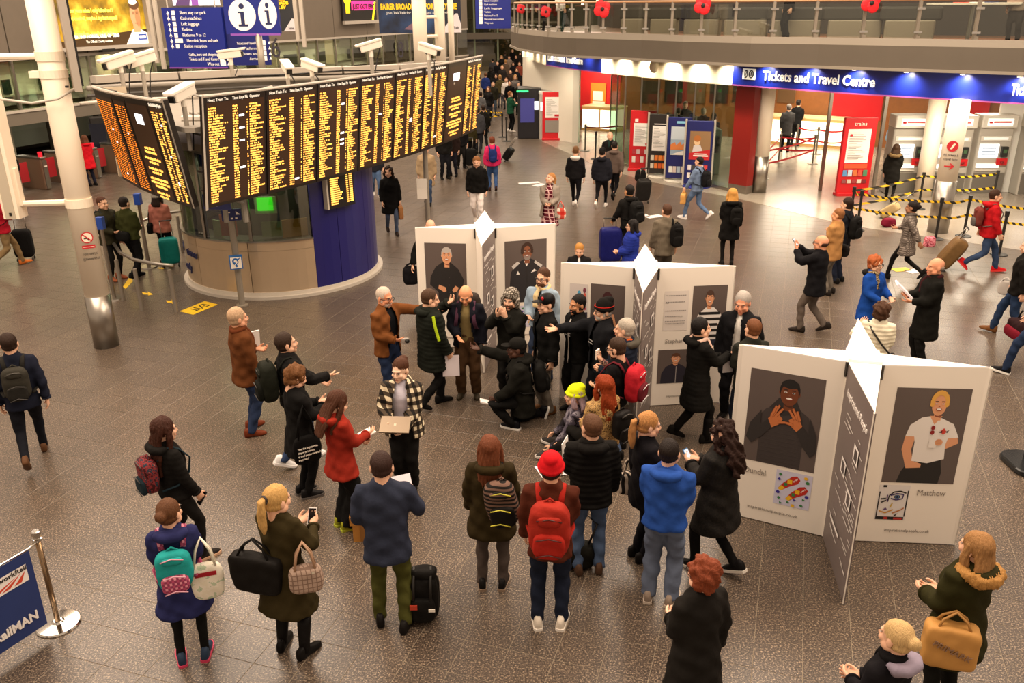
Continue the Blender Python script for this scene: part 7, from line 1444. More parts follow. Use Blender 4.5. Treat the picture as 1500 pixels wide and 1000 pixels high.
p = person('bearded man with glasses in a pale denim jacket with a fleece collar', head=(795, 398), H=1.80, face=206, legs='stand', R=(.10, .24, 1.10), L='down', top=('denim_jacket', '8a9cac'), hem=.90, bulk=.025, open_=.06, shirt='2a3038', scarf='d8c090', pants='2a3448', hair=('short', '4a2e1c'), beard='5a3820', glasses=True)
p = person('man in a black cap with a poppy badge, black jacket and grey jeans', head=(800, 436), H=1.76, face=244, legs='stand', R='down', L='down', top=(J, '161513'), hem=.76, bulk=.03, open_=.05, shirt='121110', pants='6a6258', shoe='6a4424', hair=('crop', '2a1c14'), hat=('cap', '191717'))
o = p.root; v, f = ellgeo((-.055, .075, .1), (.022, .014, .022), 10, 6); ob = bpy.data.objects.new('poppy_badge', rawmesh('poppy_badge', p.Hd(np.array(v))-p.base, f, RED)); link(ob, o)
p = person('young man with a black beard and open black hoodie, smiling', head=(846, 437), H=1.74, face=232, legs='stand', R='behind', L='behind', top=('hoodie', '161514'), hem=.80, open_=.07, shirt='0f0f10', pants='1c1b1c', hair=('short', '15100d'), beard='15100d', skinc='b07a54', zipc='c8c0b8')
TX = mat('d8d4d0', .6)
def print_on_chest(p, w=.13):
    for k, (x0, x1, zz) in enumerate(((-.06, .03, 1.25), (-.06, .06, 1.21))):
        y = .125+p.bulk; b = MB(); b.add([p.W(p.tor(v)) for v in ((x0, y+.02, zz), (x1, y+.02, zz), (x1, y+.02, zz+.014), (x0, y+.02, zz+.014))], [(0, 1, 2, 3), (3, 2, 1, 0)], TX); o = b.out('shirt_print', p.root)
print_on_chest(p)
p = person('man in a black striped knit hat stretching his arm out to the left', head=(884, 445), H=1.80, face=240, legs='stand', R=(.30, .52, 1.36), L='down', top=(J, '1a1b20'), hem=.80, bulk=.035, open_=.06, shirt='101012', pants='1a1a20', hair=('short', 'a8a09a'), beard='b0a8a0', glasses=True, hat=('beanie', '17130f', 'a02018'), grip=('relax', 'flat'), hy=.1)
print_on_chest(p)
p = person('grey haired man in a navy padded coat with an orange lined collar', head=(915, 472), H=1.76, face=284, legs='stand', R='belly', L='belly', top=('padded_coat', '1c2434'), hem=.72, puff=.012, bulk=.05, pants='20222a', hair=('short', 'b0a698'), hood='4a453c', scarf='b8501c')
p = person('man with glasses in a black T shirt, red rucksack, eating', head=(905, 500), H=1.68, face=292, legs='stand', R=(.10, .26, 1.38), L='belly', sleeve='short', top=('t_shirt', '171517'), hem=.84, bulk=.012, collar=False, pants='4a5a78', hair=('short', '3a281c'), beard='3a281c', glasses=True, hp=.2)
backpack(p, 'red and grey rucksack on the man in the black T shirt', 'a81c28', (.34, .50, .22), '5a1a22', extra='c8c0c0')
for sd in (-1, 1):
    S, E, T = p.A[sd]; V, F = tubegeo([E*.97+T*.03, E*.5+T*.5, T], [.047, .044, .036], 12); ob = bpy.data.objects.new('sleeve_tattoo', rawmesh('sleeve_tattoo', p.W(np.array(V))-p.base, F, pat('blotch', ('3a2c34', 'b08a78', '6a2c34', '4a3a44'), 30), None, True)); link(ob, p.root)
o = sheet_at(p.hand[1][0]+Z*.03, 'crumpled white wrapper in the eating man\'s hand', .09, .12, .02, p.rt, Z, mat('e8d8c8'), 'food_wrapper', 'wrapper')
p = person('man in a black cap kneeling on one knee, pointing to the left', head=(752, 500), H=1.80, face=262, legs='crouch', R=(.16, .50, 1.64), L=(.14, .34, 1.02), lean=.12, turn=.1, top=('parka', '1c1b15'), hem=.70, bulk=.04, open_=.05, shirt='121210', pants='131211', shoe='15141a', sole='e0dcd4', hair=('crop', '15100d'), hat=('cap', '1c1a16'), skinc='4a2c1e', hood=True, grip=('grip', 'relax'))
backpack(p, 'black rucksack on the kneeling man in the black cap', '1a1917', (.30, .44, .18))
sheet_at(p.hand[-1][0]+p.fw*.06, 'folded white papers in the kneeling man\'s hand', .12, .22, .02, p.rt, p.fw+Z*.3, mat('ece6e0'))
p = person('person in a bright yellow knit hat sitting on the floor', at=(838, 664), H=1.68, face=272, legs='floor', fem=True, R=(.24, .34, .90), L=(.2, .36, .92), lean=.1, top=('waistcoat', pat('blotch', ('201c22', '4a4450', '7a747c', '2a262c'), 10)), hem=.88, pants='1a1716', pw=.9, shoe='3a3634', sole='c8c0b8', hair=('bob', 'a8929a'), hat=('beanie', 'dcf01c'))
p = person('woman with very long orange hair and a tan fur waistcoat, crouching', head=(884, 553), H=1.78, face=318, legs='kneel', fem=True, R='belly', L='belly', top=('fur_waistcoat', pat('blotch', ('8a6a44', 'b8945c', '5a4028', 'c8a878'), 34)), hem=.86, bulk=.04, pants='17140f', hair=('wavy', '8a3410'), skinc='e8bc9c')
backpack(p, 'black rucksack on the crouching woman with orange hair', '1a1614', (.28, .38, .16), one=1, dx=.1)
p = person('woman with short black hair in a long black padded coat and heeled boots', at=(1014, 645), H=1.74, face=66, legs='step2', fem=True, R=(.04, .40, 1.24), L=(.06, .34, 1.18), top=('padded_coat', '14120f'), hem=.54, flare=.03, puff=.006, bulk=.03, pants='14120f', pw=.75, shoe='15120f', boots=True, hair=('short', '15100e'), scarf='c8a898', hood=True, grip=('relax', 'flat'))
o = sheet_at(p.W(p.tor((.0, .42, 1.10))), 'folded leaflet and glasses held by the woman in heeled boots', .14, .24, .008, p.fw, Z+p.fw*.3, mat('d0ccd0'), 'leaflet', 'leaflet')
p = person('tall grey haired man in a dark overcoat and open white shirt', head=(1089, 432), H=1.86, face=192, legs='stand', R='down', L='down', top=('overcoat', '17161a'), hem=.66, bulk=.03, flare=.02, open_=.06, shirt='ece4dc', pants='17161a', hair=('short', 'a8a098'), hp=.2, skinc='d49070')
p = person('man with short brown hair half hidden behind the nearest stand', head=(1104, 472), H=1.74, face=330, legs='stand', top=(J, '2a2c26'), hem=.8, hair=('crop', '6a4024'), R='belly', L='belly')
# ---- right middle distance
p = person('balding man in a black jacket raising a phone in front of his face', at=(1186, 486), H=1.76, face=286, legs='step', R=(.06, .40, 1.50), L=(.06, .38, 1.48), top=(J, '17161a'), hem=.72, bulk=.035, flare=.015, pants='5a5048', shoe='2a221c', hair=('bald', '3a2418'), glasses=True, skinc='d69472')
phone(p, 1, 'phone raised by the balding man in the black jacket', lit=True)
p = person('man in a tan jacket with a black shoulder bag, turned left', at=(1212, 430), H=1.72, face=292, legs='stand', R='belly', L='belly', top=(J, 'a87a48'), hem=.74, bulk=.028, pants='6a6258', shoe='2a2420', hair=('crop', '8a5a34'), skinc='d6986e')
b1 = p.W(p.tor((.24, -.08, 1.36))); bag('black messenger bag on the man in the tan jacket', b1, .34, .30, .26, .10, p.fw, cloth('1d1a18', .6), 'shoulder_bag', 'bag', 1, 1.)
p = person('dark haired man in a navy jacket just behind the tan jacket man', at=(1225, 413), H=1.76, face=298, legs='stand', R='belly', L='belly', top=(J, '23262e'), hem=.76, pants='22283a', shoe='1f1c1a', hair=('short', '2a1a12'))
backpack(p, 'black rucksack on the dark haired man in navy', '1a1918', (.32, .48, .18))
p = person('ginger woman with glasses in a bright blue coat and leopard scarf', head=(1284, 380), H=1.62, face=128, legs='stand', fem=True, R=(.10, .30, 1.06), L=(.18, .26, 1.06), top=('raincoat', '14408e'), hem=.62, flare=.02, bulk=.03, pants='20242e', hair=('curly', 'a0542a'), glasses=True, scarf=pat('blotch', ('1c1814', 'a89470', '3a3026', 'c8b896'), 40), hood='1c1a18')
p = person('bald man in a long black overcoat and dark red scarf holding a printout', head=(1372, 382), H=1.80, face=244, legs='stand', R=(.08, .30, 1.16), L=(.04, .28, 1.10), top=('overcoat', '15140f'), hem=.52, bulk=.03, flare=.03, pants='1c1b19', hair=('bald', '8a7a6c'), scarf='3a1216', skinc='d2906e')
sheet_at(p.W(p.tor((.12, .36, 1.24))), 'thick white printout held by the bald man in the long overcoat', .24, .32, .03, -p.rt*.9+p.fw*.2, p.fw*.75+Z*.6-p.rt*.3, mat('e4dee6'), 'printout', 'paper', [(mat('2a2828'), .3, .1, .85, .4, 'black_photo')])
p = person('woman with curly brown hair in a white quilted jacket, crossed dark strap', head=(1292, 448), H=1.64, face=352, legs='stand', fem=True, R='belly', L=(.20, .30, 1.3), top=(J, 'd8d0b8'), hem=.80, puff=.014, bulk=.03, pants='20242e', hair=('curly', '4a3020'))
V, F = tubegeo([p.tor((-.16, -.02, 1.50)), p.tor((-.08, -.155, 1.36)), p.tor((.06, -.165, 1.18)), p.tor((.18, -.12, 1.04)), p.tor((.21, .0, .98))], [(.014, .006)]*5, 6, flat=(1, 0, 0)); o = mk('shoulder_bag', 'small dark crossbody bag on the woman in the white quilted jacket', 'bag', p.W(p.tor((.2, 0, .9)))); putgeo('strap', o, [(p.W(np.array(V)), F)], BLACK); V, F = rbx((.26, .0, .9), (.08, .24, .18)); putgeo('bag_body', o, [(p.W(p.tor(np.array(V))), F)], cloth('1d1a18'), .014, 1)
p = person('woman in a grey checked coat striding left with a suitcase', head=(1337, 296), H=1.68, face=280, legs='walk', fem=True, R=(.10, .26, 1.16), L=(.26, -.34, .86), lean=.06, top=(CT, pat('check', ('6a6058', '8d8278', '544b44'), 22)), hem=.62, flare=.03, bulk=.02, pants='1a1614', pw=.75, shoe='1a1614', hair=('bun', '1c1210'), scarf='5a524c', skinc='9a6a4c')
pc = G(1374, 394); suitcase('gold brown wheeled suitcase pulled by the woman in the checked coat', pc, math.radians(70), '6a5030', .72, .46, .30, tilt=.55)
b1 = pc+np.array([-.28, .02, .78]); bag('pink flowered pouch resting against the gold brown suitcase', b1, .04, .26, .24, .18, np.array([1, 0, 0]), pat('blotch', ('b84a5a', 'd88a94', '8a2a3c'), 20), 'pouch', 'bag', 0)
p = person('man in a bright red hooded jacket and red trainers walking right', at=(1436, 398), H=1.80, face=72, legs='walk', R=(.24, .16, .84), L=(.26, -.1, .86), top=(J, 'a8141a'), hem=.80, bulk=.03, pants='30405c', shoe='c0161c', sole='d8302c', hair=('crop', '3a2418'), hood=True)
backpack(p, 'grey and dark red rucksack on the man in the bright red jacket', '6a3028', (.30, .42, .16), '5a5450')
p = person('man in a dark jacket and jeans walking left at the right edge', at=(1478, 494), H=1.78, face=282, legs='walk2', R=(.24, .12, .90), L=(.24, -.12, .86), top=(J, '1c1814'), hem=.82, bulk=.03, pants='20304a', shoe='6a4424', hair=('crop', '3a2418'))
bag('clear plastic carrier bag with printed paper held by the man at the right edge', p.W(p.tor((.27, .28, .98))), .06, .24, .26, .06, p.fw, mat('b8b0a8', .25), 'carrier_bag', 'bag', 2, .9)
p = person('person mostly beyond the right edge, one striped black trainer in view', at=(1504, 552), H=1.74, face=280, legs='walk', top=(J, '1a1614'), pants='22304a', shoe='15141a', sole='e4e0d8', hair=('short', '2a1c14'), R=(.26, .2, .92), L='back')
c = p.W((.34, .28, .62)); o = mk('holdall', 'dark red and black holdall at the right edge of the picture', 'bag', c-Z*.2); V, F = rbx(c, (.30, .55, .34)); putgeo('bag_body', o, [(V, F)], cloth('2a1214'), .02, 2, .006); V, F = rbx(c+np.array([-.05, 0, -.04]), (.28, .5, .2)); putgeo('red_panel', o, [(V, F)], cloth('6a1020'), .02, 1); V, F = tubegeo([c+np.array([0, -.15, .15]), c+np.array([0, -.08, .3]), c+np.array([0, .08, .3]), c+np.array([0, .15, .15])], .014, 6); putgeo('handle', o, [(np.array(V), F)], BLACK)
# ---- upper middle
p = person('woman in a grey cardigan and red plaid dress looking up to the left', head=(806, 256), H=1.70, face=190, legs='step', fem=True, wide=1.1, hy=.7, hp=-.35, R='belly', L='belly', top=('cardigan', '8d8276'), hem=.70, bulk=.028, flare=.03, open_=.14, shirt=pat('plaid', ('5a1422', 'd8b0ac'), 11), pants=pat('plaid', ('5a1422', 'd8b0ac'), 11), skirt=True, pw=.8, shoe='1a1614', boots=True, hair=('pony', 'b07a44'), skinc='e4b094')
bag('red and white bag hanging from the plaid dress woman\'s arm', p.W(p.tor((-.28, .05, 1.10))), .16, .26, .28, .12, p.rt, pat('check', ('c02a20', 'e0d0c4', 'd05040'), 6), 'shoulder_bag', 'bag', 2, .95)
p = person('slim man in a dark sweater with a white hood walking away', at=(842, 304), H=1.76, face=8, legs='walk', top=('sweater', '1c1a1c'), hem=.86, bulk=.008, pants='17161a', pw=.85, shoe='dcd4cc', sole='e8e0d8', hair=('crop', '6a4a2c'), hood='dcd6d0')
p = person('man in a black cap and dark quilted jacket walking away', at=(880, 306), H=1.74, face=10, legs='walk2', top=('puffer_jacket', '1f2028'), hem=.84, puff=.012, bulk=.03, pants='1d1c20', pw=.8, shoe='dcd4cc', sole='e8e0d8', hair=('crop', '1c1410'), hat=('cap', '1a1918'), hood=True)
p = person('person in a brown grey padded jacket wheeling a dark case away', at=(898, 293), H=1.74, face=14, legs='walk', R=(.26, -.16, .90), top=('puffer_jacket', '5a4c44'), hem=.84, puff=.008, bulk=.035, pants='17161a', pw=.85, shoe='1a1816', hair=('crop', '1c1410'), hood=True)
pc = G(940, 297); suitcase('tall dark grey suitcase behind the person in brown grey', pc, .15, '2a2826', .66, .42, .28, tilt=.25); bag('black holdall strapped on top of the dark grey suitcase', pc+np.array([-.05, .15, .98]), .03, .36, .34, .2, np.array([1, 0, 0]), cloth('1d1b1a'), 'holdall', 'bag', 0)
p = person('bald older man in a black coat standing by the shop entrance', head=(894, 195), H=1.74, face=172, legs='stand', R='belly', L='belly', top=(CT, '181614'), hem=.7, bulk=.03, pants='8a94a0', hair=('bald', 'a89888'), scarf='1f3a34')
p = person('sandy haired man in a black hooded top and white trousers', head=(698, 231), H=1.78, face=188, legs='step', top=('hoodie', '191715'), hem=.84, bulk=.025, pants='e0d6d0', shoe='c8beb4', hair=('short', '8a5a30'), hp=.2, R='down', L='down', hood=True)
p = person('woman with dark curly hair in a long black coat walking past the kiosk', at=(575, 342), H=1.70, face=172, legs='step', fem=True, top=(CT, '141312'), hem=.56, flare=.03, bulk=.035, pants='4a566c', pw=.85, shoe='2a1c16', hair=('curlylong', '2a1a12'), R='pocket', L='down2', hy=.3)
bag('tan paper bag held by the woman passing the kiosk', p.hand[-1][0]+Z*.02, .06, .12, .34, .24, p.rt, mat('a8703c', .7), 'paper_bag', 'bag', 2, 1., soft=.3)
p = person('man in a dark jacket with a black rucksack leaning on a blue case', head=(922, 274), H=1.74, face=322, legs='stand', R='belly', L=(.24, .28, .98), lean=.08, top=(J, '1b1917'), hem=.80, bulk=.03, pants='1c1b1c', hair=('short', '17110e'), skinc='b8845c', hood=True)
backpack(p, 'black rucksack on the man leaning on the blue suitcase', '191817', (.34, .50, .22))
pc = G(893, 388); suitcase('shiny royal blue suitcase behind the middle stand', pc, .1, '14185a', .78, .5, .3)
p = person('woman with black hair and a blue padded jacket behind the middle stand', head=(926, 325), H=1.58, face=268, legs='stand', fem=True, wide=1.1, R='belly', L='belly', top=('puffer_jacket', '1f2f86'), hem=.8, puff=.014, bulk=.045, pants='1a1a20', hair=('bob', '15100f'), hood=True, scarf='8a7a7c', glasses=True)
p = person('fair haired boy in a dark blazer, head just above the middle stand', head=(849, 359), H=1.48, face=186, legs='stand', top=('blazer', '1d1a1c'), hem=.8, open_=.05, shirt='e0dad4', pants='1a1a1e', hair=('short', 'b07c3c'), hp=.35)
p = person('balding man in a grey tweed jacket with a black bag on one shoulder', head=(977, 302), H=1.78, face=338, legs='stand', top=('tweed_jacket', pat('check', ('6a6050', '7d7260', '5a5144'), 60)), hem=.76, bulk=.02, pants='4a443c', hair=('crop', '4a3020'), R='down', L='pocket')
backpack(p, 'black rucksack hung on the tweed jacket man\'s right shoulder', '191715', (.26, .46, .18), one=1, dx=.14)
p = person('blonde woman in a black hooded coat and tights, seen from behind', at=(1064, 388), H=1.70, face=350, legs='stand', fem=True, top=(CT, '161412'), hem=.62, flare=.02, bulk=.03, pants='1f1a18', pw=.72, shoe='1a1614', hair=('bob', 'c89048'), hood=True, L='belly', R='pocket')
backpack(p, 'small black rucksack on the blonde woman in the black hooded coat', '191715', (.26, .40, .17), one=1, dx=.08, extra='9a9a9a')
p = person('young man in a denim jacket walking left past the leaflet stands', at=(1018, 322), H=1.70, face=300, legs='walk', R='down', L='fwd', top=('denim_jacket', '6a7c98'), hem=.84, pants='5a7090', pw=.9, shoe='d8d4d0', sole='e8e4e0', hair=('crop', '1c1410'))
backpack(p, 'black rucksack on the young man in denim', '1c1c20', (.30, .46, .20))
bag('tan paper carrier in the hand of the young man in denim', p.hand[-1][0], .06, .34, .30, .14, p.fw*.4+p.rt, mat('c8924a', .7), 'paper_bag', 'bag', 2, 1., soft=.3)
p = person('woman in a bright pink jacket with a blue rucksack walking away', at=(722, 280), H=1.68, face=356, legs='step', fem=True, top=(J, 'c8285c'), hem=.84, bulk=.03, pants='36507a', shoe='3a2018', hair=('short', '6a3420'))
backpack(p, 'blue rucksack on the woman in the bright pink jacket', '1c2a60', (.28, .44, .17))
suitcase('black wheeled case lying just past the pink jacket woman', G(739, 236), 1.2, '1c1b1a', .5, .36, .24, tilt=.6)
p = person('man in a green jacket standing by the far tape posts', at=(748, 193), H=1.78, face=62, legs='stand', R='phone', L='phone', top=(J, '1c4a34'), hem=.78, pants='151417', shoe='d8d0c8', hair=('crop', '8a5a34'))
p = person('woman in a tan coat pushing the teal pushchair', at=(764, 186), H=1.68, face=70, legs='stand', fem=True, R='fwd', L='belly', top=(CT, 'a88a6c'), hem=.66, pants='b09a80', hair=('bob', '4a2e20'), hood=True)
P = G(781, 190); o = thing('pushchair', 'teal pushchair beside the far red timetable stand', 'pushchair', tuple(P)); TEAL = cloth('1c7c7c'); 
V, F = rbx(P+np.array([0, 0, .55]), (.55, .6, .4)); putgeo('seat', o, [(V, F)], cloth('1c2022'), .03, 1); V, F = rbx(P+np.array([-.1, .1, .85]), (.6, .5, .4)); putgeo('canopy', o, [(V, F)], TEAL, .03, 1); V, F = rbx(P+np.array([.2, -.15, .6]), (.3, .35, .2)); putgeo('blanket', o, [(V, F)], TEAL, .03, 1)
for sx in (-.28, .28):
    V, F = tubegeo([P+np.array([sx-.35, .1, 1.02]), P+np.array([sx, 0, .5]), P+np.array([sx+.25, -.2, .12])], .02, 6); putgeo('frame', o, [(np.array(V), F)], STEEL)
    for dx in (-.28, .28): V, F = ellgeo(P+np.array([sx*.9+dx, -.1+dx*.3, .13]), (.12, .05, .13), 12, 8); putgeo('wheel', o, [(V, F)], BLACK)
p = person('person in a beige mac behind the grey pole under the displays', at=(627, 299), H=1.72, face=188, legs='step', top=('mac', 'a89070'), hem=.56, flare=.03, bulk=.03, pants='3a4a64', shoe='1f1c1a', hair=('crop', 'a89888'))
p = person('person whose jeans and white shoes show below the display bank', at=(552, 288), H=1.72, face=178, legs='step', top=(J, '2a2c34'), pants='4a6080', shoe='e4ded8', sole='eee8e2', hair=('short', '3a2a1c'))
p = person('bald man looking over the farthest stand from behind', head=(630, 324), H=1.74, face=170, legs='stand', top=(CT, '15140f'), hem=.6, bulk=.04, hair=('bald', 'a89888'), pants='15140f', R=(.42, .1, .84), hp=.3)
bag('black holdall showing past the left side of the farthest stand', p.W(p.tor((.42, .02, .95))), .06, .32, .36, .2, p.rt, cloth('17161a'), 'holdall', 'bag', 2, .95)
for px, py, H, fc, tc, pc, lb in ((652, 262, 1.78, 160, '1a1816', '1c1c22', 'man in black under the right end of the displays, nearer the pole'), (664, 258, 1.74, 200, '2a1c18', '20202a', 'man in a dark brown jacket under the right end of the displays'), (690, 238, 1.70, 30, '3a3418', '17151a', 'person in an olive top at the display bank\'s right end'), (701, 226, 1.80, 10, '3c3c40', '2a2a30', 'man in a dark grey jacket ahead of the pink jacket'), (709, 218, 1.72, 350, '1f1c18', '1a1a1a', 'person in black between the grey jacket and the tape posts'), (676, 246, 1.68, 170, '1c1a1c', '1d1a18', 'person in black by the right corner of the displays')):
    person(lb, at=(px, py), H=H, face=fc, legs='step' if px % 2 else 'stand', top=(J, tc), pants=pc, hair=('short', '2a1c14'))
suitcase('black upright case in the group under the displays', G(690, 246), .3, '1a1918', .6, .4, .25)
# ---- left middle distance
p = person('smiling man in an olive brown jacket queuing at the kiosk, dark rucksack', at=(171, 409), H=1.78, face=140, legs='stand', R='belly', L='down', top=(J, '33301f'), hem=.78, bulk=.03, pants='1c1a18', pw=.85, shoe='8a4a2c', hair=('crop', '4a2a1a'))
backpack(p, 'dark grey rucksack on the smiling man queuing at the kiosk', '2a2c28', (.32, .46, .2))
p = person('man in a green jacket with a black waist bag, back turned, in the queue', at=(202, 408), H=1.78, face=42, legs='step', R='belly', L='down', top=(J, '3c3f1c'), hem=.88, bulk=.02, pants='17171a', pw=1., shoe='1c1a1c', hair=('crop', '1f1612'), beard='2a1a14')
c = p.W(p.tor((-.02, -.19, .98))); o = mk('waist_bag', 'black waist bag on the queuing man in green', 'bag', c); V, F = rbx((0, 0, 0), (.34, .14, .22)); putgeo('bag_body', o, [(np.array([p.rt*v[0]+p.fw*v[1]+Z*v[2] for v in V])+c, F)], cloth('171615'), .02, 2)
p = person('woman in a pink coat and grey bobble hat with a teal suitcase', at=(246, 386), H=1.64, face=30, legs='stand', fem=True, R='belly', L='down', top=(CT, 'a8685a'), hem=.80, bulk=.035, pants='15131a', pw=.8, shoe='1a1816', hair=('bob', '2a1c16'), hat=('pom', '8a8278'), scarf='7a7068')
bag('black shoulder bag on the woman in the pink coat', p.W(p.tor((-.24, -.06, 1.34))), .28, .28, .26, .12, p.fw, cloth('171615'), 'shoulder_bag', 'bag', 1, .95)
suitcase('teal wheeled suitcase beside the woman in the pink coat', G(252, 391), .35, '12706c', .60, .42, .27)
p = person('woman in a knee length bright red coat near the ticket gates', at=(136, 272), H=1.62, face=330, legs='stand', fem=True, R='belly', L='belly', top=(CT, 'c01420'), hem=.60, flare=.02, bulk=.03, pants='1a1c2c', pw=.95, shoe='1a1614', hair=('bob', '5a3420'), hood=True)
p = person('person in a pale pink hat and black padded jacket at the far left', at=(28, 302), H=1.62, face=352, legs='stand', top=('puffer_jacket', '17161a'), hem=.76, puff=.012, bulk=.04, pants='4a5870', shoe='1c1a1c', hair=('crop', '2a1c14'), hat=('beanie', 'd8b0a0'), R='belly', L='belly')
p = person('man in a red jacket and khaki trousers cut by the left edge', at=(16, 392), H=1.76, face=72, legs='walk', R=(.06, .3, 1.30), L='down', top=(J, '9a1424'), hem=.84, bulk=.03, pants='7a6444', pw=.95, shoe='b8642a', hair=('short', '3a2418'))
backpack(p, 'black rucksack on the man in red at the left edge', '1c1a1a', (.32, .46, .2))
suitcase('black suitcase at the left edge beside the man in khaki trousers', G(18, 388)+np.array([.15, .35, 0]), .3, '161514', .66, .42, .28)
# ---- ticket hall
p = person('woman in a hooded black coat at the leftmost grey ticket machine', at=(1301, 296), H=1.66, face=2, legs='step', fem=True, top=(CT, '1a1712'), hem=.60, bulk=.035, pants='1a1714', pw=.8, hair=('bob', '33200f'), hood=True, R='belly', L='down', rim_='6a5434')
suitcase('beige fabric case tipped behind the woman at the ticket machine', G(1289, 318), .9, 'a08a64', .5, .36, .25, tilt=.9); bag('dark red bag on the floor beside the beige case', G(1303, 318, .25), .02, .4, .22, .25, np.array([1, .2, 0]), cloth('6a1428'), 'holdall', 'bag', 0)
for px, py, H, fc, tc, pc, hc, lb in ((1119, 219, 1.64, 8, '5a7088', '1a1a1c', '8a5a34', 'woman in a blue denim jacket waiting at the counter'), (1149, 222, 1.78, 5, '3c3a3a', '1c1b1c', '5a524c', 'man in a dark grey coat waiting between the red belts'), (1163, 214, 1.80, 20, '171618', '17161a', '1c1410', 'tall man in black leaning at the glowing counter'), (1178, 202, 1.70, 190, 'b8a89a', '3a3a40', 'b8a890', 'pale haired clerk behind the glowing counter'), (1255, 202, 1.7, 200, '6a1418', '20202a', '1c1410', 'clerk in dark red before the red wall'), (1300, 250, 1.66, 200, '9ab8d8', '20202a', '2a1c14', 'person in light blue beyond the ticket machines'), (1362, 262, 1.74, 60, '1c1e24', '1c1b1c', 'c8a890', 'person with a dark jacket between the ticket machines')):
    person(lb, at=(px, py), H=H, face=fc, legs='stand', top=(J if px != 1149 else CT, tc), hem=.8 if px != 1149 else .6, pants=pc, hair=('short' if H > 1.66 else 'bob', hc), fem=H < 1.67, R='belly')
for i, (px, py, fc, tc) in enumerate(((975, 232, 10, '15140f'), (990, 224, 350, '2a1c16'), (1010, 236, 20, '191818'), (1026, 228, 5, '1c1a1a'), (1040, 240, 345, '2a2420'), (1000, 218, 180, '3a3630'))):
    person('dark dressed customer behind the glass screen, '+('leftmost of six', 'second from the left, in brown', 'third, behind the pyramid photo stand', 'fourth, turned away', 'rightmost, close to the red pier', 'facing out from the counter')[i], at=(px, py), H=1.66+.03*i, face=fc, legs='stand', top=(J, tc), pants='1a1a1c', hair=('short', ['2a1c14', '6a5a4c', '1c1410', 'c8b8a8', '3a2418', '8a7a6a'][i]), R='belly')
# ---- the crowd in the passage
CR = [(705, 186, 5, '5a5a5c', '4a4a50'), (716, 178, 182, '1c1a1a', '2a2a30'), (723, 170, 176, '2c2a1e', '3a4450'), (733, 158, 0, '4a4228', '4a4a50'), (727, 150, 185, '17161a', '2a2c34'), (742, 160, 190, 'd8d0c8', '3a3a40'), (747, 168, 182, '151416', '5a5048'), (755, 158, 180, '6a6460', '2a2a2c'), (760, 168, 175, '20241c', '1c1c20'), (712, 150, 0, '20306a', '1f2430'), (720, 138, 10, '1a1816', '2a2a30'), (736, 138, 180, '2a2624', '1f2430'), (748, 142, 184, '3a2c24', '2a2c34'), (757, 140, 178, '1c1c22', '1c1c20'), (729, 128, 180, '17161a', '2a2a30'), (741, 126, 2, '5a4a3c', '1f2430'), (752, 126, 182, '222226', '2a2a30'), (761, 128, 176, '7a3a2c', '1c1c20'), (722, 122, 0, '3c3c40', '2a2a30'), (735, 117, 180, '1a1816', '1f2430'), (746, 114, 184, '8a7a6c', '2a2a30'), (756, 114, 180, '1c1a18', '1c1c20'), (762, 108, 180, '2a2420', '2a2a30'), (751, 104, 178, '151416', '1c1c20'), (740, 106, 0, '33302c', '2a2a30')]
CN = {'5a5a5c': 'mid grey', '1c1a1a': 'black', '2c2a1e': 'dark olive', '4a4228': 'khaki', '17161a': 'blue black', 'd8d0c8': 'white', '151416': 'printed black', '6a6460': 'pale grey', '20241c': 'bottle green', '20306a': 'blue', '1a1816': 'brown black', '2a2624': 'dark brown', '3a2c24': 'chestnut', '1c1c22': 'ink blue', '5a4a3c': 'tan', '222226': 'charcoal', '7a3a2c': 'rust red', '3c3c40': 'slate', '8a7a6c': 'beige', '1c1a18': 'sooty', '2a2420': 'coffee brown', '33302c': 'dark grey brown'}
seen = set()
for i, (px, py, fc, tc, pc) in enumerate(CR):
    w = CN[tc]; row = 'front' if py > 155 else ('middle' if py > 124 else 'back'); lb = f'person in a {w} top, {row} of the passage crowd, '+('walking away' if fc < 90 else 'facing us')
    if lb in seen: lb += ' near wall'
    if lb in seen: lb += ' again'
    seen.add(lb); person(lb, at=(px, py), H=1.62+.05*(i % 4), face=fc, legs=('step', 'step2', 'stand')[i % 3], top=(J, tc), pants=pc, hair=(('short', 'bob', 'crop')[i % 3], ('2a1c14', '5a3820', '17110e', 'a0784a')[i % 4]), hands=i < 9, fem=i % 3 == 1)
# ---- gallery visitors
for px, fc, tc, pc, lb in ((766, 150, '3a3430', '2a2a30', 'person in dark clothes at the left end of the gallery'), (793, 60, 'e0d8d0', '1c3a34', 'person in a white top on the gallery beside the second poppy'), (1130, 250, '17161a', '1a1a1c', 'person in black seated side of the gallery, above the navy sign'), (1475, 200, '8a7a6a', '3a3430', 'person in brown grey at the gallery\'s right end')):
    pr = rim(px)+np.array([.7, 1.1]); d = np.array([pr[0], pr[1], ZT])-np.array([0, 0, CAM_H]); zc = d@_F; person(lb, at=(750+FPX*(d@_R)/zc, 500-FPX*(d@_U)/zc), z=ZT, H=1.7, face=fc, legs='stand', top=(J, tc), pants=pc, hair=('short', '3a2a1c'))
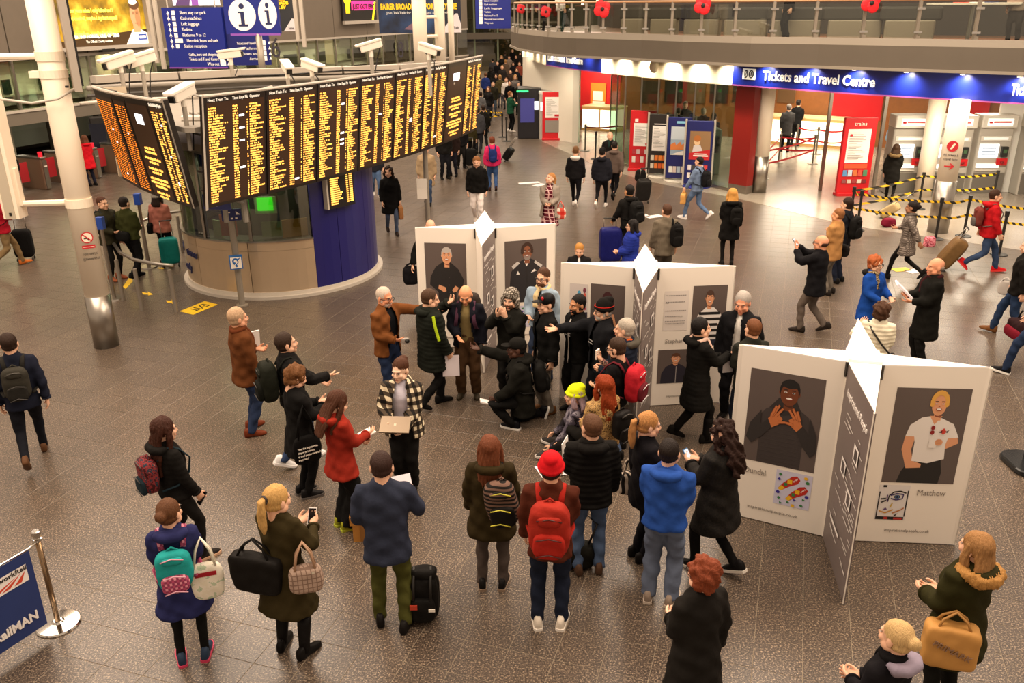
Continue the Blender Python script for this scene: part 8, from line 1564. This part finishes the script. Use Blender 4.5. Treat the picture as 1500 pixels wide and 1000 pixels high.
# ---------------------------------------------------------------- things on the floor
P = G(622, 905); o = thing('backpack', 'black roll top rucksack standing on the floor beside the olive trousers', 'backpack', tuple(P)); m = cloth('1b1815', .6)
V, F = rbx(P+np.array([0, .05, .24]), (.30, .24, .48), None, .5); putgeo('pack_body', o, [(V, F)], m, .012, 2, .006); V, F = rbx(P+np.array([.0, -.09, .17]), (.24, .10, .26), None, .5); putgeo('front_pocket', o, [(V, F)], m, .012, 2, .004); V, F = rbx(P+np.array([0, .05, .49]), (.27, .16, .12), None, .6); putgeo('roll_top', o, [(V, F)], m, .012, 2, .005)
for k in (-.08, .08): V, F = tubegeo([P+np.array([k, -.12, .30]), P+np.array([k, -.06, .48]), P+np.array([k, .05, .56]), P+np.array([k, .16, .40])], [(.014, .005)]*4, 6, flat=(1, 0, 0)); putgeo('strap', o, [(np.array(V), F)], BLACK)
b = MB(); b.box((P[0]-.08, P[1]-.145, .24), (.07, .01, .05), mat('b83a24', .5)); b.out('red_label', o); b = MB(); b.box((P[0]+.09, P[1]-.14, .2), (.06, .01, .03), WHITE); b.out('white_buckle', o)
V, F = tubegeo([P+np.array([-.15, -.02, .4]), P+np.array([-.22, -.1, .2]), P+np.array([-.2, -.12, .02])], [(.016, .006)]*3, 6, flat=(0, 1, 0)); putgeo('loose_strap', o, [(np.array(V), F)], BLACK)
P = G(533, 792); o = thing('cardboard_box', 'small brown cardboard box on the floor behind the grey blue jacket', 'box', tuple(P)); KR_ = mat('b0762e', .8, 0, .08, 12); b = MB(); b.box((P[0], P[1]+.1, .13), (.24, .22, .26), KR_, rz=.1); b.out('carton', o)
b = MB(); b.box((P[0]-.1, P[1]-.02, .31), (.05, .16, .1), KR_, rz=.1); b.out('raised_flap', o); b = MB(); b.box((P[0], P[1]-.012, .13), (.06, .004, .255), mat('8f5f26', .6), rz=.1); b.out('tape_strip', o)
P = G(848, 838); o = thing('shoulder_bag', 'dark green bag on the floor between the red rucksack and the jeans', 'bag', tuple(P)); V, F = rbx(P+np.array([0, .1, .15]), (.34, .2, .3), None, .55); putgeo('bag_body', o, [(V, F)], cloth('1c1a10', .6), .014, 2, .006); V, F = tubegeo([P+np.array([.1, .1, .27]), P+np.array([.18, .05, .55]), P+np.array([.08, .12, .62]), P+np.array([-.1, .1, .28])], .012, 6); putgeo('strap', o, [(np.array(V), F)], BLACK)
def floorpaper(px, py, w, h, a, m, label, z=0.001):
    P = G(px, py); o = thing('paper', label, 'paper', (P[0], P[1], z)); b = MB(); b.box((P[0], P[1], z+.004), (w, h, .003), m, rz=a); b.out('sheet', o); return o
floorpaper(800, 690, .21, .30, .3, mat('ece6ea'), 'white sheet on the floor in front of the red hat'); floorpaper(817, 690, .15, .21, -.4, mat('e8c83a'), 'yellow sheet on the floor beside the white one', .006); floorpaper(823, 694, .18, .10, .2, mat('e4dce4'), 'small white slip on the floor beyond the yellow sheet', .01)
for px, py, w, a, lb in ((775, 268, .7, .3, 'long pale paper scrap left of the plaid dress woman'), (790, 271, .5, .9, 'bright paper scrap nearest the plaid dress woman'), (958, 317, .5, .5, 'white paper scrap by the grey suitcase'), (945, 316, .2, .2, 'tiny white scrap beside the black rucksack'), (1340, 397, .4, .4, 'white paper scrap under the checked coat woman'), (1320, 395, .4, .2, 'yellow paper scrap under the checked coat woman')):
    floorpaper(px, py, w, .25, a, mat('e8c83a' if 'yellow' in lb else 'e8e0dc'), lb)
P = G(805, 683); o = thing('water_bottle', 'clear plastic bottle with a blue label lying on the floor', 'bottle', (P[0], P[1], 0)); V, F = tubegeo([P+np.array([-.13, -.05, .035]), P+np.array([-.11, -.045, .035]), P+np.array([.05, .0, .035]), P+np.array([.09, .01, .035]), P+np.array([.12, .02, .035])], [.03, .034, .034, .02, .013], 14); putgeo('bottle_body', o, [(np.array(V), F)], mat('c8d0d4', .1)); V, F = tubegeo([P+np.array([-.07, -.033, .035]), P+np.array([.02, -.006, .035])], .0355, 14); putgeo('label_wrap', o, [(np.array(V), F)], mat('2a4a9a', .4)); V, F = tubegeo([P+np.array([.115, .018, .035]), P+np.array([.14, .025, .035])], .015, 10); putgeo('cap', o, [(np.array(V), F)], mat('2a4a9a', .4))
for o in QUEUE: COL.objects.link(o)
QUEUE = None; COL.objects.unlink(_to); bpy.data.objects.remove(_to); bpy.data.meshes.remove(_tm)
